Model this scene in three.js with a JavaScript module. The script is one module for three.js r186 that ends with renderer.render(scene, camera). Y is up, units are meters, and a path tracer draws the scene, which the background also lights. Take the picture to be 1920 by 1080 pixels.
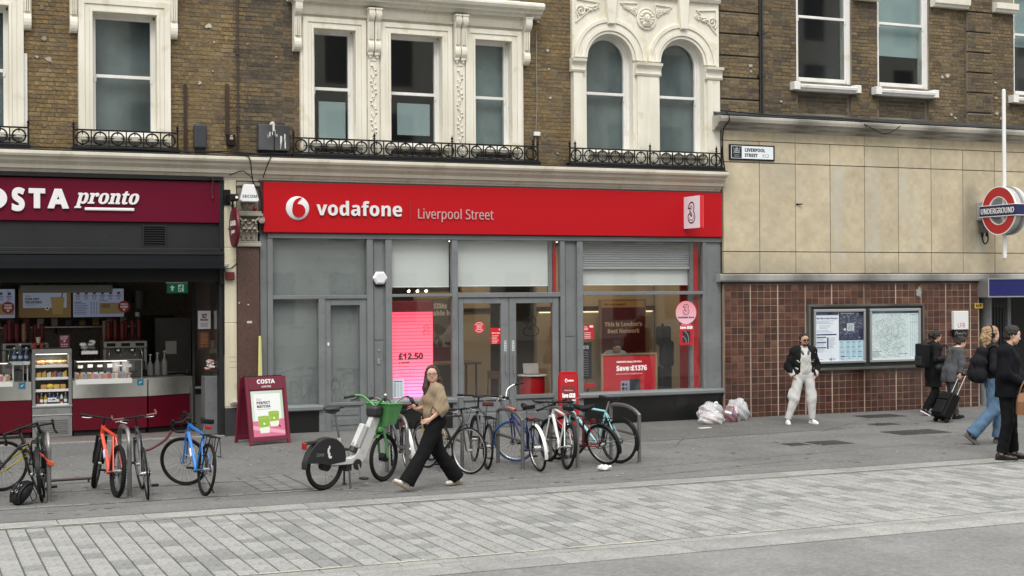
import * as THREE from 'three';
import { mergeGeometries } from 'three/addons/utils/BufferGeometryUtils.js';
import { RoundedBoxGeometry } from 'three/addons/geometries/RoundedBoxGeometry.js';
import { TextGeometry } from 'three/addons/geometries/TextGeometry.js';
import { FontLoader } from 'three/addons/loaders/FontLoader.js';
import { RectAreaLightUniformsLib } from 'three/addons/lights/RectAreaLightUniformsLib.js';

// ---------- camera, sky, sun, exposure ----------
const scene = new THREE.Scene();
const camera = new THREE.PerspectiveCamera(22.9, 16 / 9, 0.1, 400);
camera.rotation.order = 'YXZ';
camera.position.set(0, 2.65, 25.2);
camera.rotation.set(0.0019, -0.40387, -0.006);
const renderer = new THREE.WebGLRenderer({ antialias: true });
renderer.toneMapping = THREE.LinearToneMapping;
renderer.toneMappingExposure = 1.85;
renderer.shadowMap.enabled = true;
RectAreaLightUniformsLib.init();

// seeded random and tileable noise
function mulberry(a) { return () => { a |= 0; a = a + 0x6D2B79F5 | 0; let t = Math.imul(a ^ a >>> 15, 1 | a); t = t + Math.imul(t ^ t >>> 7, 61 | t) ^ t; return ((t ^ t >>> 14) >>> 0) / 4294967296; }; }
let rnd = mulberry(12345);
const rr = (a, b) => a + (b - a) * rnd();
const hash = (x, y, s) => { let h = Math.imul(x, 374761393) + Math.imul(y, 668265263) + Math.imul(s, 974634777); h = Math.imul(h ^ h >>> 13, 1274126177); return ((h ^ h >>> 16) >>> 0) / 4294967296; };
const sm = t => t * t * (3 - 2 * t);
function vnoise(x, y, px, py, s) {
  const xi = Math.floor(x), yi = Math.floor(y), fx = sm(x - xi), fy = sm(y - yi), m = (a, n) => ((a % n) + n) % n;
  const x0 = m(xi, px), x1 = m(xi + 1, px), y0 = m(yi, py), y1 = m(yi + 1, py);
  const a = hash(x0, y0, s), b = hash(x1, y0, s), c = hash(x0, y1, s), d = hash(x1, y1, s);
  return (a + (b - a) * fx) * (1 - fy) + (c + (d - c) * fx) * fy;
}
function fbm(u, v, p, oct, s, q = p) { let r = 0, a = .5, t = 0; for (let i = 0; i < oct; i++) { r += a * vnoise(u * p, v * q, p, q, s + i); t += a; a *= .5; p *= 2; q *= 2; } return r / t; }
const clamp = (x, a = 0, b = 1) => Math.min(b, Math.max(a, x));
const step = (a, b, x) => sm(clamp((x - a) / (b - a)));

// overcast sky
{
  const W = 256, H = 128, d = new Float32Array(W * H * 4);
  for (let j = 0; j < H; j++) for (let i = 0; i < W; i++) {
    const el = ((j + .5) / H - .5) * Math.PI, k = (j * W + i) * 4, s = Math.max(0, Math.sin(el));
    const c = fbm(i / W, j / H, 8, 4, 77, 4);
    let L = (.62 + .62 * s) * (.86 + .28 * c);
    if (el < 0) L = .2;
    d[k] = L; d[k + 1] = L; d[k + 2] = L * .99; d[k + 3] = 1;
  }
  const t = new THREE.DataTexture(d, W, H, THREE.RGBAFormat, THREE.FloatType);
  t.mapping = THREE.EquirectangularReflectionMapping; t.magFilter = t.minFilter = THREE.LinearFilter; t.wrapS = THREE.RepeatWrapping; t.needsUpdate = true;
  scene.background = t; scene.environment = t;
}
const sun = new THREE.DirectionalLight(new THREE.Color(1, .97, .92), 1.1);
sun.position.set(-2, 38, 30); sun.target.position.set(10, 0, 4);
sun.castShadow = true; sun.shadow.radius = 40; sun.shadow.mapSize.set(2048, 2048);
Object.assign(sun.shadow.camera, { left: -30, right: 30, top: 30, bottom: -30, near: 1, far: 120 });
scene.add(sun, sun.target);

// ---------- helpers ----------
const V = (x, y, z) => new THREE.Vector3(x, y, z);
const taken = {};
const numbered = n => { taken[n] = (taken[n] ?? -1) + 1; return taken[n] ? n + '_' + String(taken[n]).padStart(3, '0') : n; };
function mat(c, rough = .7, o = {}) {
  const m = new THREE.MeshStandardMaterial({ roughness: rough, ...o });
  Array.isArray(c) ? m.color.setRGB(...c) : m.color.set(c); return m;
}
function phys(c, rough, o) { const m = new THREE.MeshPhysicalMaterial({ roughness: rough, ...o }); Array.isArray(c) ? m.color.setRGB(...c) : m.color.set(c); return m; }
function boxUV(g) {
  const p = g.attributes.position, n = g.attributes.normal, uv = new Float32Array(p.count * 2);
  for (let i = 0; i < p.count; i++) {
    const ax = Math.abs(n.getX(i)), ay = Math.abs(n.getY(i)), az = Math.abs(n.getZ(i));
    if (az >= ax && az >= ay) { uv[2 * i] = p.getX(i); uv[2 * i + 1] = p.getY(i); }
    else if (ax >= ay) { uv[2 * i] = p.getZ(i); uv[2 * i + 1] = p.getY(i); }
    else { uv[2 * i] = p.getX(i); uv[2 * i + 1] = p.getZ(i); }
  }
  g.setAttribute('uv', new THREE.BufferAttribute(uv, 2)); return g;
}
const cloth = (c, rough = .9) => phys(c, rough, { map: T.cloth, specularIntensity: .25 });
const flat = g => { const h = g.index ? g.toNonIndexed() : g; for (const k of Object.keys(h.attributes)) if (!['position', 'normal', 'uv', 'color'].includes(k)) h.deleteAttribute(k); return h; };
function merge(list) { list = (Array.isArray(list) ? list : [list]).map(flat); return list.length > 1 ? mergeGeometries(list) : list[0]; }
function mesh(name, g, m, parent = scene, keepUV = false) {
  g = merge(g); if (!keepUV) boxUV(g);
  const o = new THREE.Mesh(g, m); o.name = parent === scene ? numbered(name) : name; o.castShadow = o.receiveShadow = true; parent.add(o); return o;
}
function share(name, g, m, parent) { const o = new THREE.Mesh(g, m); o.name = name; o.castShadow = o.receiveShadow = true; parent.add(o); return o; }
function tag(o, label, category, group) { o.userData.label = label; o.userData.category = category; if (group) o.userData.group = group; return o; }
function thing(name, label, category, p = [0, 0, 0], turn = 0, group) {
  const o = new THREE.Group(); o.name = numbered(name); scene.add(o); o.position.set(...p); o.rotation.y = turn; return tag(o, label, category, group);
}
function part(name, parent) { const o = new THREE.Group(); o.name = name; parent.add(o); return o; }
function struct(name, g, m) { const o = mesh(name, g, m); o.userData.kind = 'structure'; return o; }
// geometry makers
const bx = (x0, x1, y0, y1, z0, z1) => new THREE.BoxGeometry(x1 - x0, y1 - y0, z1 - z0).translate((x0 + x1) / 2, (y0 + y1) / 2, (z0 + z1) / 2);
const rb = (x0, x1, y0, y1, z0, z1, r = .01, s = 2) => new RoundedBoxGeometry(x1 - x0, y1 - y0, z1 - z0, s, Math.min(r, .49 * Math.min(x1 - x0, y1 - y0, z1 - z0))).translate((x0 + x1) / 2, (y0 + y1) / 2, (z0 + z1) / 2);
function cyl(a, b, r0, r1 = r0, n = 10, open = false) {
  a = Array.isArray(a) ? V(...a) : a; b = Array.isArray(b) ? V(...b) : b;
  const d = b.clone().sub(a), g = new THREE.CylinderGeometry(r1, r0, d.length(), n, 1, open);
  g.applyQuaternion(new THREE.Quaternion().setFromUnitVectors(V(0, 1, 0), d.normalize())); return g.translate((a.x + b.x) / 2, (a.y + b.y) / 2, (a.z + b.z) / 2);
}
function tube(pts, r, seg = 0, n = 8, closed = false, tens = .5) {
  const c = new THREE.CatmullRomCurve3(pts.map(p => Array.isArray(p) ? V(...p) : p), closed, 'catmullrom', tens);
  return new THREE.TubeGeometry(c, seg || pts.length * 5, r, n, closed);
}
const ball = (x, y, z, r, sx = 1, sy = 1, sz = 1, n = 12) => new THREE.SphereGeometry(r, n, Math.ceil(n * .7)).scale(sx, sy, sz).translate(x, y, z);
const ring = (x, y, z, R, r, n = 24, m = 6) => new THREE.TorusGeometry(R, r, m, n).translate(x, y, z);
function shape(pts) { const s = new THREE.Shape(); pts.forEach((p, i) => i ? s.lineTo(...p) : s.moveTo(...p)); s.closePath(); return s; }
function rectHole(x0, x1, y0, y1) { const h = new THREE.Path(); h.moveTo(x0, y0); h.lineTo(x0, y1); h.lineTo(x1, y1); h.lineTo(x1, y0); h.closePath(); return h; }
function extr(s, z0, z1, bevel = 0, cs = 12) {
  const g = new THREE.ExtrudeGeometry(s, { depth: z1 - z0 - 2 * bevel, bevelEnabled: bevel > 0, bevelThickness: bevel, bevelSize: bevel, bevelOffset: -bevel, bevelSegments: 1, curveSegments: cs }); return g.translate(0, 0, z0 + bevel);
}
// a moulding: profile of [z, y] points run along x
const profX = (pts, x0, x1) => new THREE.ExtrudeGeometry(shape(pts.map(([z, y]) => [-z, y])), { depth: x1 - x0, bevelEnabled: false }).rotateY(Math.PI / 2).translate(x0, 0, 0);
// a profile of [x, z] run upward
const profY = (pts, y0, y1) => new THREE.ExtrudeGeometry(shape(pts.map(([x, z]) => [x, -z])), { depth: y1 - y0, bevelEnabled: false }).rotateX(-Math.PI / 2).translate(0, y0, 0);
const lathe = (pts, n = 20) => new THREE.LatheGeometry(pts.map(p => new THREE.Vector2(...p)), n);

// ---------- textures ----------
function tex(w, h, fn, srgb = true, rep = 1, wrap = true) {
  const d = new Uint8Array(w * h * 4);
  for (let j = 0; j < h; j++) for (let i = 0; i < w; i++) {
    const c = fn((i + .5) / w, (j + .5) / h, i, j), k = (j * w + i) * 4;
    if (typeof c === 'number') d[k] = d[k + 1] = d[k + 2] = clamp(c) * 255; else { d[k] = clamp(c[0]) * 255; d[k + 1] = clamp(c[1]) * 255; d[k + 2] = clamp(c[2]) * 255; }
    d[k + 3] = 255;
  }
  const t = new THREE.DataTexture(d, w, h, THREE.RGBAFormat); t.magFilter = THREE.LinearFilter; t.minFilter = THREE.LinearMipmapLinearFilter; t.generateMipmaps = true;
  if (wrap) t.wrapS = t.wrapT = THREE.RepeatWrapping; if (srgb) t.colorSpace = THREE.SRGBColorSpace; t.repeat.set(rep, rep); t.needsUpdate = true; return t;
}
function canvasTex(w, h, draw) {
  const c = document.createElement('canvas'); c.width = w; c.height = h; const g = c.getContext('2d'), ft = g.fillText.bind(g); g.fillText = (s, x, y, m) => { ft(s, x, y, m); if (/bold/.test(g.font)) { g.save(); g.strokeStyle = g.fillStyle; g.lineWidth = parseFloat(g.font.match(/([\d.]+)px/)[1]) * .07; g.lineJoin = 'round'; g.strokeText(s, x, y, m); g.restore(); } }; draw(g, w, h);
  const t = new THREE.CanvasTexture(c); t.colorSpace = THREE.SRGBColorSpace; t.anisotropy = 8; return t;
}
const speck = (i, j, s) => hash(i, j, s);
const T = {
  asphalt: tex(1024, 1024, (u, v, i, j) => { const a = fbm(u, v, 6, 5, 1), b = fbm(u, v, 120, 2, 9), c = speck(i, j, 3); const dk = step(.62, .75, fbm(u, v, 14, 3, 21)) * .06; return .76 + (a - .5) * .17 + (b - .5) * .16 + (c - .5) * .12 + (c > .985 ? .12 : 0) - dk * .5; }, true, .25),
  asphaltB: tex(512, 512, (u, v, i, j) => .5 + (fbm(u, v, 90, 2, 4) - .5) * .8 + (speck(i, j, 8) - .5) * .4, false, .5),
  granite: tex(512, 512, (u, v, i, j) => { const c = speck(i, j, 5), b = fbm(u, v, 80, 2, 2), a = fbm(u, v, 5, 3, 6); return .84 + (c - .5) * .2 + (b - .5) * .25 + (a - .5) * .14 - (c > .97 ? .12 : 0); }, true, .8),
  paint: tex(512, 512, (u, v, i, j) => { const a = fbm(u, v, 4, 4, 31), s = fbm(u, v, 40, 3, 33, 3), d = step(.66, .8, fbm(u, v, 9, 4, 35)); return [.93 + (a - .5) * .1 - d * .05 - (s - .5) * .06, .92 + (a - .5) * .1 - d * .06 - (s - .5) * .06, .9 + (a - .5) * .12 - d * .09 - (s - .5) * .07]; }, true, .45),
  metal: tex(512, 512, (u, v, i, j) => .88 + (fbm(u, v, 5, 4, 41) - .5) * .14 + (speck(i, j, 7) - .5) * .04 - step(.68, .76, fbm(u, v, 22, 3, 47)) * .05, true, .5),
  brick: tex(256, 256, (u, v, i, j) => { const a = fbm(u, v, 6, 4, 51), b = fbm(u, v, 30, 2, 55); return .8 + (a - .5) * .36 + (b - .5) * .28 + (speck(i, j, 9) - .5) * .1; }),
  brickB: tex(256, 256, (u, v, i, j) => fbm(u, v, 12, 4, 57), false),
  brown: tex(512, 512, (u, v, i, j) => { const b = fbm(u, v, 90, 2, 61), c = speck(i >> 1, j >> 1, 12); return [.75 + (b - .5) * .5 + (c > .8 ? .15 : c < .2 ? -.2 : 0), .7 + (b - .5) * .5 + (c > .8 ? .12 : c < .2 ? -.18 : 0), .68 + (b - .5) * .5 + (c > .8 ? .1 : c < .2 ? -.15 : 0)]; }, true, 1.2),
  cloth: tex(256, 256, (u, v, i, j) => .85 + (((i + j) % 4) - 1.5) * .02 + (fbm(u, v, 5, 4, 71) - .5) * .12, true, 2),
  tile: tex(256, 256, (u, v, i, j) => .82 + (fbm(u, v, 3, 4, 81) - .5) * .4 + (speck(i, j, 13) - .5) * .06),
  dirt: tex(512, 512, (u, v, i, j) => .8 + (fbm(u, v, 3, 5, 91, 2) - .5) * .55 + (speck(i, j, 15) - .5) * .06, true, .6),
};
// ---------- materials ----------
const M = {
  cream: mat([.84, .82, .74], .6, { map: T.paint }),
  white: mat([.86, .87, .88], .45, { map: T.paint }),
  iron: phys([.008, .008, .009], .55, { specularIntensity: .4 }),
  mortar: mat([.25, .22, .17], .95, { map: T.dirt }),
  lead: mat([.06, .065, .07], .6, { map: T.dirt }),
  greyPaint: mat([.225, .24, .248], .45, { map: T.metal }),
  greyDark: mat([.045, .048, .05], .5, { map: T.metal }),
  red: phys([.44, .003, .008], .45, { specularIntensity: .5 }),
  maroon: phys([.115, .002, .018], .45, { specularIntensity: .4 }),
  maroonCounter: phys([.1, .003, .012], .4, { specularIntensity: .5 }),
  black: phys([.008, .008, .009], .5, { specularIntensity: .45 }),
  blackRubber: phys([.012, .012, .012], .75, { specularIntensity: .35 }),
  blackGloss: mat([.012, .012, .012], .18),
  steel: mat([.42, .42, .41], .38, { metalness: .9, map: T.metal }),
  chrome: mat([.62, .62, .62], .22, { metalness: 1 }),
  alu: mat([.5, .5, .51], .4, { metalness: .8 }),
  whitePl: mat([.78, .78, .77], .4),
  dark: phys([.02, .02, .021], .8, { specularIntensity: .3 }),
  glass: phys([1, 1, 1], .02, { transmission: 1, thickness: 0, ior: 1.5 }),
  winGlass: phys([.85, .885, .885], .03, { transmission: 1, thickness: 0, ior: 1.55 }),
  wood: mat([.32, .2, .1], .6, { map: T.dirt }),
  darkWood: mat([.05, .03, .022], .6),
  interior: mat([.4, .36, .3], .8),
  floorIn: mat([.11, .1, .09], .4),
};
const fonts = {}; for (const [k, f] of [['b', 'sans_bold'], ['r', 'sans_regular'], ['sb', 'serif_bold']]) fonts[k] = await new FontLoader().loadAsync('fonts/droid/droid_' + f + '.typeface.json');
// text fitted into x0..x1 and y0..y1 (fit of capitals and descenders as they are)
function text(str, font, x0, x1, y0, y1, z, depth, shear = 0, bevel = 0) {
  const g = new TextGeometry(str, { font: fonts[font], size: 1, depth: 1, curveSegments: 6, bevelEnabled: bevel > 0, bevelThickness: .05, bevelSize: bevel, bevelSegments: 1 });
  if (shear) g.applyMatrix4(new THREE.Matrix4().set(1, shear, 0, 0, 0, 1, 0, 0, 0, 0, 1, 0, 0, 0, 0, 1));
  g.computeBoundingBox(); const b = g.boundingBox;
  return g.translate(-b.min.x, -b.min.y, -b.min.z).scale((x1 - x0) / (b.max.x - b.min.x), (y1 - y0) / (b.max.y - b.min.y), depth / (b.max.z - b.min.z)).translate(x0, y0, z);
}
function print(name, t, x0, x1, y0, y1, z, parent, o = {}) {
  const g = new THREE.PlaneGeometry(x1 - x0, y1 - y0).translate((x0 + x1) / 2, (y0 + y1) / 2, z);
  const m = new THREE.MeshStandardMaterial({ map: t, roughness: o.rough ?? .5 });
  if (o.glow) { m.emissiveMap = t; m.emissive.setRGB(o.glow, o.glow, o.glow); }
  if (o.side) m.side = THREE.DoubleSide;
  const p = new THREE.Mesh(g, m); p.name = parent === scene ? numbered(name) : name; p.castShadow = p.receiveShadow = true; parent.add(p); return p;
}
// ---------- ground ----------
const gy = (x, z) => .1 * step(12.5, 7, x) * step(4.5, .3, z);
{
  // asphalt footway, gently rising to the thresholds on the left
  const nx = 90, nz = 30, g = new THREE.PlaneGeometry(1, 1, nx, nz), p = g.attributes.position;
  for (let i = 0; i < p.count; i++) {
    const u = p.getX(i) + .5, v = .5 - p.getY(i), x = -14 + 50 * u, z = .02 + (7.76 - .02) * v;
    p.setXYZ(i, x, gy(x, z), z);
  }
  g.computeVertexNormals();
  struct('pavement', g, mat([.232, .232, .222], .9, { map: T.asphalt, bumpMap: T.asphaltB, bumpScale: .004 }));
}
struct('road', bx(-60, 90, -.3, -.002, 12.74, 70), mat([.3, .3, .292], .9, { map: T.asphalt, bumpMap: T.asphaltB, bumpScale: .004 }));
struct('ground', [bx(-60, 90, -.5, -.03, -30, 12.74), bx(-60, -14, -.03, 0, -30, 12.74), bx(36, 90, -.03, 0, -30, 12.74)], mat([.17, .17, .165], .95, { map: T.asphalt }));
// dark repair patches and the long trench seams in the footway
{
  const seamM = mat([.06, .06, .06], .95), patch = mat([.19, .19, .183], .9, { map: T.asphalt });
  const q = (pts, y) => { const s = new THREE.ShapeGeometry(shape(pts.map(([x, z]) => [x, -z]))); s.rotateX(-Math.PI / 2); const p = s.attributes.position; for (let i = 0; i < p.count; i++) p.setY(i, y + gy(p.getX(i), p.getZ(i))); return s; };
  struct('pavement_patch', [q([[11, .15], [16.8, .15], [16.4, 2.9], [11.6, 3.3]], .004)], patch);
  const seam = (a, b, w = .012) => { const n = 10, o = [], d = Math.hypot(b[0] - a[0], b[1] - a[1]), nx = -(b[1] - a[1]) / d * w / 2, nz = (b[0] - a[0]) / d * w / 2; for (let i = 0; i < n; i++) { const f = t => { const j = (hash(Math.round(t * 10), Math.round(a[0] * 50), 5) - .5) * .05; return [a[0] + (b[0] - a[0]) * t + nx * j / w * 2, a[1] + (b[1] - a[1]) * t + nz * j / w * 2]; }; const A = f(i / n), B = f((i + 1) / n); o.push(q([[A[0] - nx, A[1] - nz], [B[0] - nx, B[1] - nz], [B[0] + nx, B[1] + nz], [A[0] + nx, A[1] + nz]], .006)); } return merge(o); };
  struct('pavement_seams', [seam([4.2, 5.9], [5.9, 7.3]), seam([6.9, 6.9], [16, 5.7]), seam([5.6, 7.4], [14, 7.1], .01), seam([11.9, 4.3], [13.4, 2.2]), seam([15.6, 3.2], [17.4, 1.9]), seam([9.2, 7.5], [12.6, 6.7]), seam([8.2, 6.7], [9.5, 7.7], .008), seam([7.3, 6.8], [8.9, 7.75], .008), seam([16.5, 2.2], [20, 2.6]), seam([-2, 7.2], [6, 6.95], .008), seam([17, 4.9], [23, 4.2], .01)], seamM);
}
// long kerb stones either side of the block paving, every stone a mesh
const stoneTones = [[.36, .36, .342], [.33, .33, .315], [.39, .39, .37], [.31, .31, .298]].map(c => mat(c, .85, { map: T.granite }));
function kerb(name, z0, z1, len, y, seed) {
  const r = mulberry(seed), o = struct(name, bx(-30, 45, -.2, y - .012, z0, z1), M.lead); const list = [];
  for (let x = -2; x < 20;) { const l = len * (.65 + .7 * r()); list.push([x, l, Math.floor(r() * 4), r()]); x += l; }
  const rest = [];
  for (const [x, l, t, k] of list) { const g = rb(x + .004, x + l - .004, y - .05, y + (k - .5) * .003, z0 + .004, z1 - .004, .006, 1); boxUV(flat(g)); const m = new THREE.Mesh(boxUV(flat(g)), stoneTones[t]); m.name = 'kerb_stone'; m.receiveShadow = m.castShadow = true; o.add(m); }
  return o;
}
kerb('kerb', 12.36, 12.72, 1.15, .004, 7); kerb('kerb_edging', 7.78, 8.16, .95, .002, 8);
kerb('kerb_channel', 12.0, 12.17, .62, .002, 9); kerb('kerb_drain', 12.18, 12.35, .75, .002, 10);
// block paving: columns running across the road, blocks of random length
{
  const base = struct('road_paving', bx(-30, 45, -.2, -.014, 8.3, 11.98), mat([.1, .1, .098], .95));
  const tones = []; for (const c of [[.385, .386, .37], [.365, .366, .352], [.405, .406, .388], [.35, .351, .338], [.285, .288, .279], [.262, .265, .258]]) tones.push(mat(c, .85, { map: T.granite, bumpMap: T.asphaltB, bumpScale: .0015 }));
  const r = mulberry(33), geos = new Map(), all = [];
  for (let x = -1.4, ci = 0; x < 19; x += .203, ci++) {
    let z = 8.32;
    while (z < 11.95) {
      let l = [.21, .25, .29, .33, .38, .25, .29][Math.floor(r() * 7)]; if (11.96 - z - l < .1) l = 11.96 - z;
      const dark = r() < .2, t = dark ? 4 + Math.floor(r() * 2) : Math.floor(r() * 4);
      all.push({ x: x + .1, z: z + l / 2, l: +l.toFixed(3), t, h: (r() - .5) * .004, tx: (r() - .5) * .004, tz: (r() - .5) * .006 }); z += l;
    }
  }
  // the nearest blocks in view are single meshes
  const key = b => { const u = (b.x * .92 - (b.z - 25.2) * 0 - 0), d = (25.2 - b.z); const s = b.x * Math.cos(.40387) + (b.z - 25.2) * Math.sin(.40387), t = b.x * Math.sin(.40387) - (b.z - 25.2) * Math.cos(.40387); return Math.abs(s / t) < .37 ? t : 99; };
  all.sort((a, b) => key(a) - key(b));
  const rest = [];
  all.forEach((b, i) => {
    const k = b.l; if (!geos.has(k)) geos.set(k, boxUV(flat(rb(-.0935, .0935, -.05, 0, -k / 2 + .003, k / 2 - .003, .005, 1))));
    if (i < 300) { const m = share('paver', geos.get(k), tones[b.t], base); m.position.set(b.x, b.h, b.z); m.rotation.set(b.tx, 0, b.tz); }
    else { const g = geos.get(k).clone(); g.rotateX(b.tx).rotateZ(b.tz).translate(b.x, b.h, b.z); const c = tones[b.t].color, n = g.attributes.position.count, a = new Float32Array(n * 3); for (let q = 0; q < n; q++) a.set([c.r, c.g, c.b], q * 3); g.setAttribute('color', new THREE.BufferAttribute(a, 3)); rest.push(g); }
  });
  const m = new THREE.Mesh(boxUV(mergeGeometries(rest)), mat([1, 1, 1], .85, { map: T.granite, vertexColors: true, bumpMap: T.asphaltB, bumpScale: .0015 })); m.name = 'pavers'; m.userData.kind = 'stuff'; m.castShadow = m.receiveShadow = true; base.add(m);
  // worn pale yellow lines, broken up
  const ys = []; const r2 = mulberry(5);
  for (const [z, dens] of [[8.235, .75], [11.99, .5]]) for (let x = -1; x < 18;) { const l = .15 + r2() * .9; if (r2() < dens) { const w = .018 + r2() * .016; const n = 6, s = []; for (let i = 0; i <= n; i++) s.push([x + l * i / n, -(z - w + r2() * .012)]); for (let i = n; i >= 0; i--) s.push([x + l * i / n, -(z + w - r2() * .012)]); ys.push(new THREE.ShapeGeometry(shape(s)).rotateX(-Math.PI / 2).translate(0, .009, 0)); } x += l + r2() * .35; }
  struct('road_line_markings', ys, mat([.55, .52, .41], .85, { map: T.granite }));
  struct('road_edge_fill', bx(-30, 45, -.2, .001, 8.165, 8.3), mat([.32, .32, .31], .9, { map: T.asphalt }));
}
// rows of small setts set flush into the footway by the bicycle stands
{
  const r = mulberry(44), tones = [[.2, .2, .197], [.24, .24, .235], [.17, .17, .168]].map(c => mat(c, .9, { map: T.granite })), g = boxUV(flat(rb(-.105, .105, -.03, 0, -.05, .05, .008, 1)));
  const o = struct('pavement_setts_bed', [bx(.2, 5.4, -.03, .0045, 6.63, 6.75), bx(1.4, 4.9, -.03, .0045, 5.28, 5.4)], M.lead);
  const row = (x0, x1, z) => { for (let x = x0; x < x1; x += .216) { const m = share('sett', g, tones[Math.floor(r() * 3)], o); m.position.set(x, .007 + r() * .004, z + (r() - .5) * .008); m.rotation.y = (r() - .5) * .05; } };
  row(.3, 5.35, 6.69); row(1.5, 4.85, 5.34);
  const o2 = struct('pavement_sett_block', bx(4.35, 5.05, -.03, .0045, 4.95, 6.55), M.lead);
  for (let i = 0; i < 3; i++) for (let j = 0; j < 14; j++) { const m = share('sett', g, tones[Math.floor(r() * 3)], o2); m.position.set(4.46 + i * .225, .007 + r() * .004, 5.01 + j * .111); }
}
// cast covers in the footway
function cover(x, z, w, d, label, turn = 0) {
  const t = thing('manhole_cover', label, 'manhole cover', [x, gy(x, z), z], turn, 'covers set in the footway');
  mesh('frame', [bx(-w / 2 - .03, w / 2 + .03, -.02, .007, -d / 2 - .03, d / 2 + .03)], mat([.09, .09, .088], .8, { map: T.dirt }), t);
  const l = [bx(-w / 2, w / 2, 0, .011, -d / 2, d / 2)]; const n = Math.max(3, Math.round(w / .09)); for (let i = 0; i < n; i++) for (let j = 0; j < 3; j++) l.push(rb(-w / 2 + (i + .15) * w / n, -w / 2 + (i + .85) * w / n, .01, .015, -d / 2 + (j + .2) * d / 3, -d / 2 + (j + .8) * d / 3, .002, 1));
  mesh('plate', l, mat([.042, .042, .041], .7, { map: T.dirt }), t);
}
cover(13.95, 4.8, .32, .3, 'small dark cover in the footway, leftmost of the row before the tiled wall');
cover(14.6, 4.85, .6, .5, 'square dark iron cover next to the smallest cover in the footway');
cover(17.1, 4.05, 1.05, .6, 'long grey iron cover in the footway before the wheeled suitcase');
cover(17.55, 2.55, .5, .3, 'small dark cover in the footway below the left map poster');
cover(18.6, 1.05, .9, .5, 'worn concrete filled cover close to the tiled wall under the maps');
// ---------- brick terrace above the shops ----------
const brickGeo = boxUV(flat(new THREE.BoxGeometry(1, 1, 1))); { const u = brickGeo.attributes.uv; for (let i = 0; i < u.count; i++) u.setXY(i, (u.getX(i) + .5) * .9 + .05, (u.getY(i) + .5) * .35 + .3); }
const brickUV = [0, 1, 2, 3, 4, 5].map(k => { const g = brickGeo.clone(), u = g.attributes.uv; for (let i = 0; i < u.count; i++) u.setXY(i, u.getX(i) + k * .37, u.getY(i) + k * .21); return g; });
function brickTones(list) { return list.map(c => mat(c, .92, { map: T.brick, bumpMap: T.brickB, bumpScale: .004 })); }
// rows of bricks over x0..x1, y0..y1, skipping the holes; the first `single` along x become meshes of their own
function bricks(o, x0, x1, y0, y1, z, holes, tones, pick, seed, single, zone) {
  const r = mulberry(seed), all = [], ch = .075, L = .2225;
  let row = 0;
  for (let y = y0; y < y1 - .02; y += ch, row++) {
    const hh = Math.min(ch, y1 - y) - .011; let x = x0 - (row % 2 ? L / 2 : 0) - (row % 4 > 1 ? .03 : 0), k = 0;
    while (x < x1) {
      const l = (row % 2 && k % 3 === 1) ? L / 2 + .005 : L; k++;
      let a = Math.max(x, x0), b = Math.min(x + l, x1);
      let segs = [[a, b]];
      for (const [hx0, hx1, hy0, hy1] of holes) if (y + hh > hy0 && y < hy1) segs = segs.flatMap(([p, q]) => q <= hx0 || p >= hx1 ? [[p, q]] : [[p, Math.min(q, hx0)], [Math.max(p, hx1), q]].filter(([m, n]) => n - m > .025));
      for (const [p, q] of segs) if (q - p > .03) all.push({ x: (p + q) / 2, y: y + hh / 2, w: q - p - .01, h: hh - r() * .004, d: .02 + r() * .007, t: pick((p + q) / 2, y, r), g: Math.floor(r() * 6), rz: (r() - .5) * .012 });
      x += l;
    }
  }
  all.sort((a, b) => a.x - b.x); const rest = [];
  all.forEach((b, i) => {
    if (i < single && b.x > .9) { const m = share('brick', brickUV[b.g], tones[b.t], o); m.position.set(b.x, b.y, z + b.d / 2 - .0155); m.scale.set(b.w, b.h, b.d); m.rotation.z = b.rz; }
    else { const g = brickUV[b.g].clone(); g.scale(b.w, b.h, b.d).rotateZ(b.rz).translate(b.x, b.y, z + b.d / 2 - .0155); const c = tones[b.t].color, n = g.attributes.position.count, a = new Float32Array(n * 3); for (let q = 0; q < n; q++) a.set([c.r, c.g, c.b], q * 3); g.setAttribute('color', new THREE.BufferAttribute(a, 3)); rest.push(g); }
  });
  if (rest.length) { const m = share('brickwork', mergeGeometries(rest), mat([1, 1, 1], .92, { map: T.brick, bumpMap: T.brickB, bumpScale: .004, vertexColors: true }), o); m.userData.kind = 'stuff'; }
}
const terrace = thing('brick_building', 'brown brick terrace building with white window surrounds above the two shopfronts', 'building');
const bt = brickTones([[.27, .185, .085], [.24, .165, .082], [.305, .212, .095], [.2, .145, .082], [.158, .118, .074], [.122, .096, .066], [.1, .081, .06], [.225, .17, .1], [.35, .25, .12]]);
const winHoles = [[.42, 1.72, 5.1, 7.62], [2.82, 4.22, 5.1, 7.62], [6.66, 11.02, 5.1, 8.6], [12.12, 15.42, 5.1, 9]];
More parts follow.
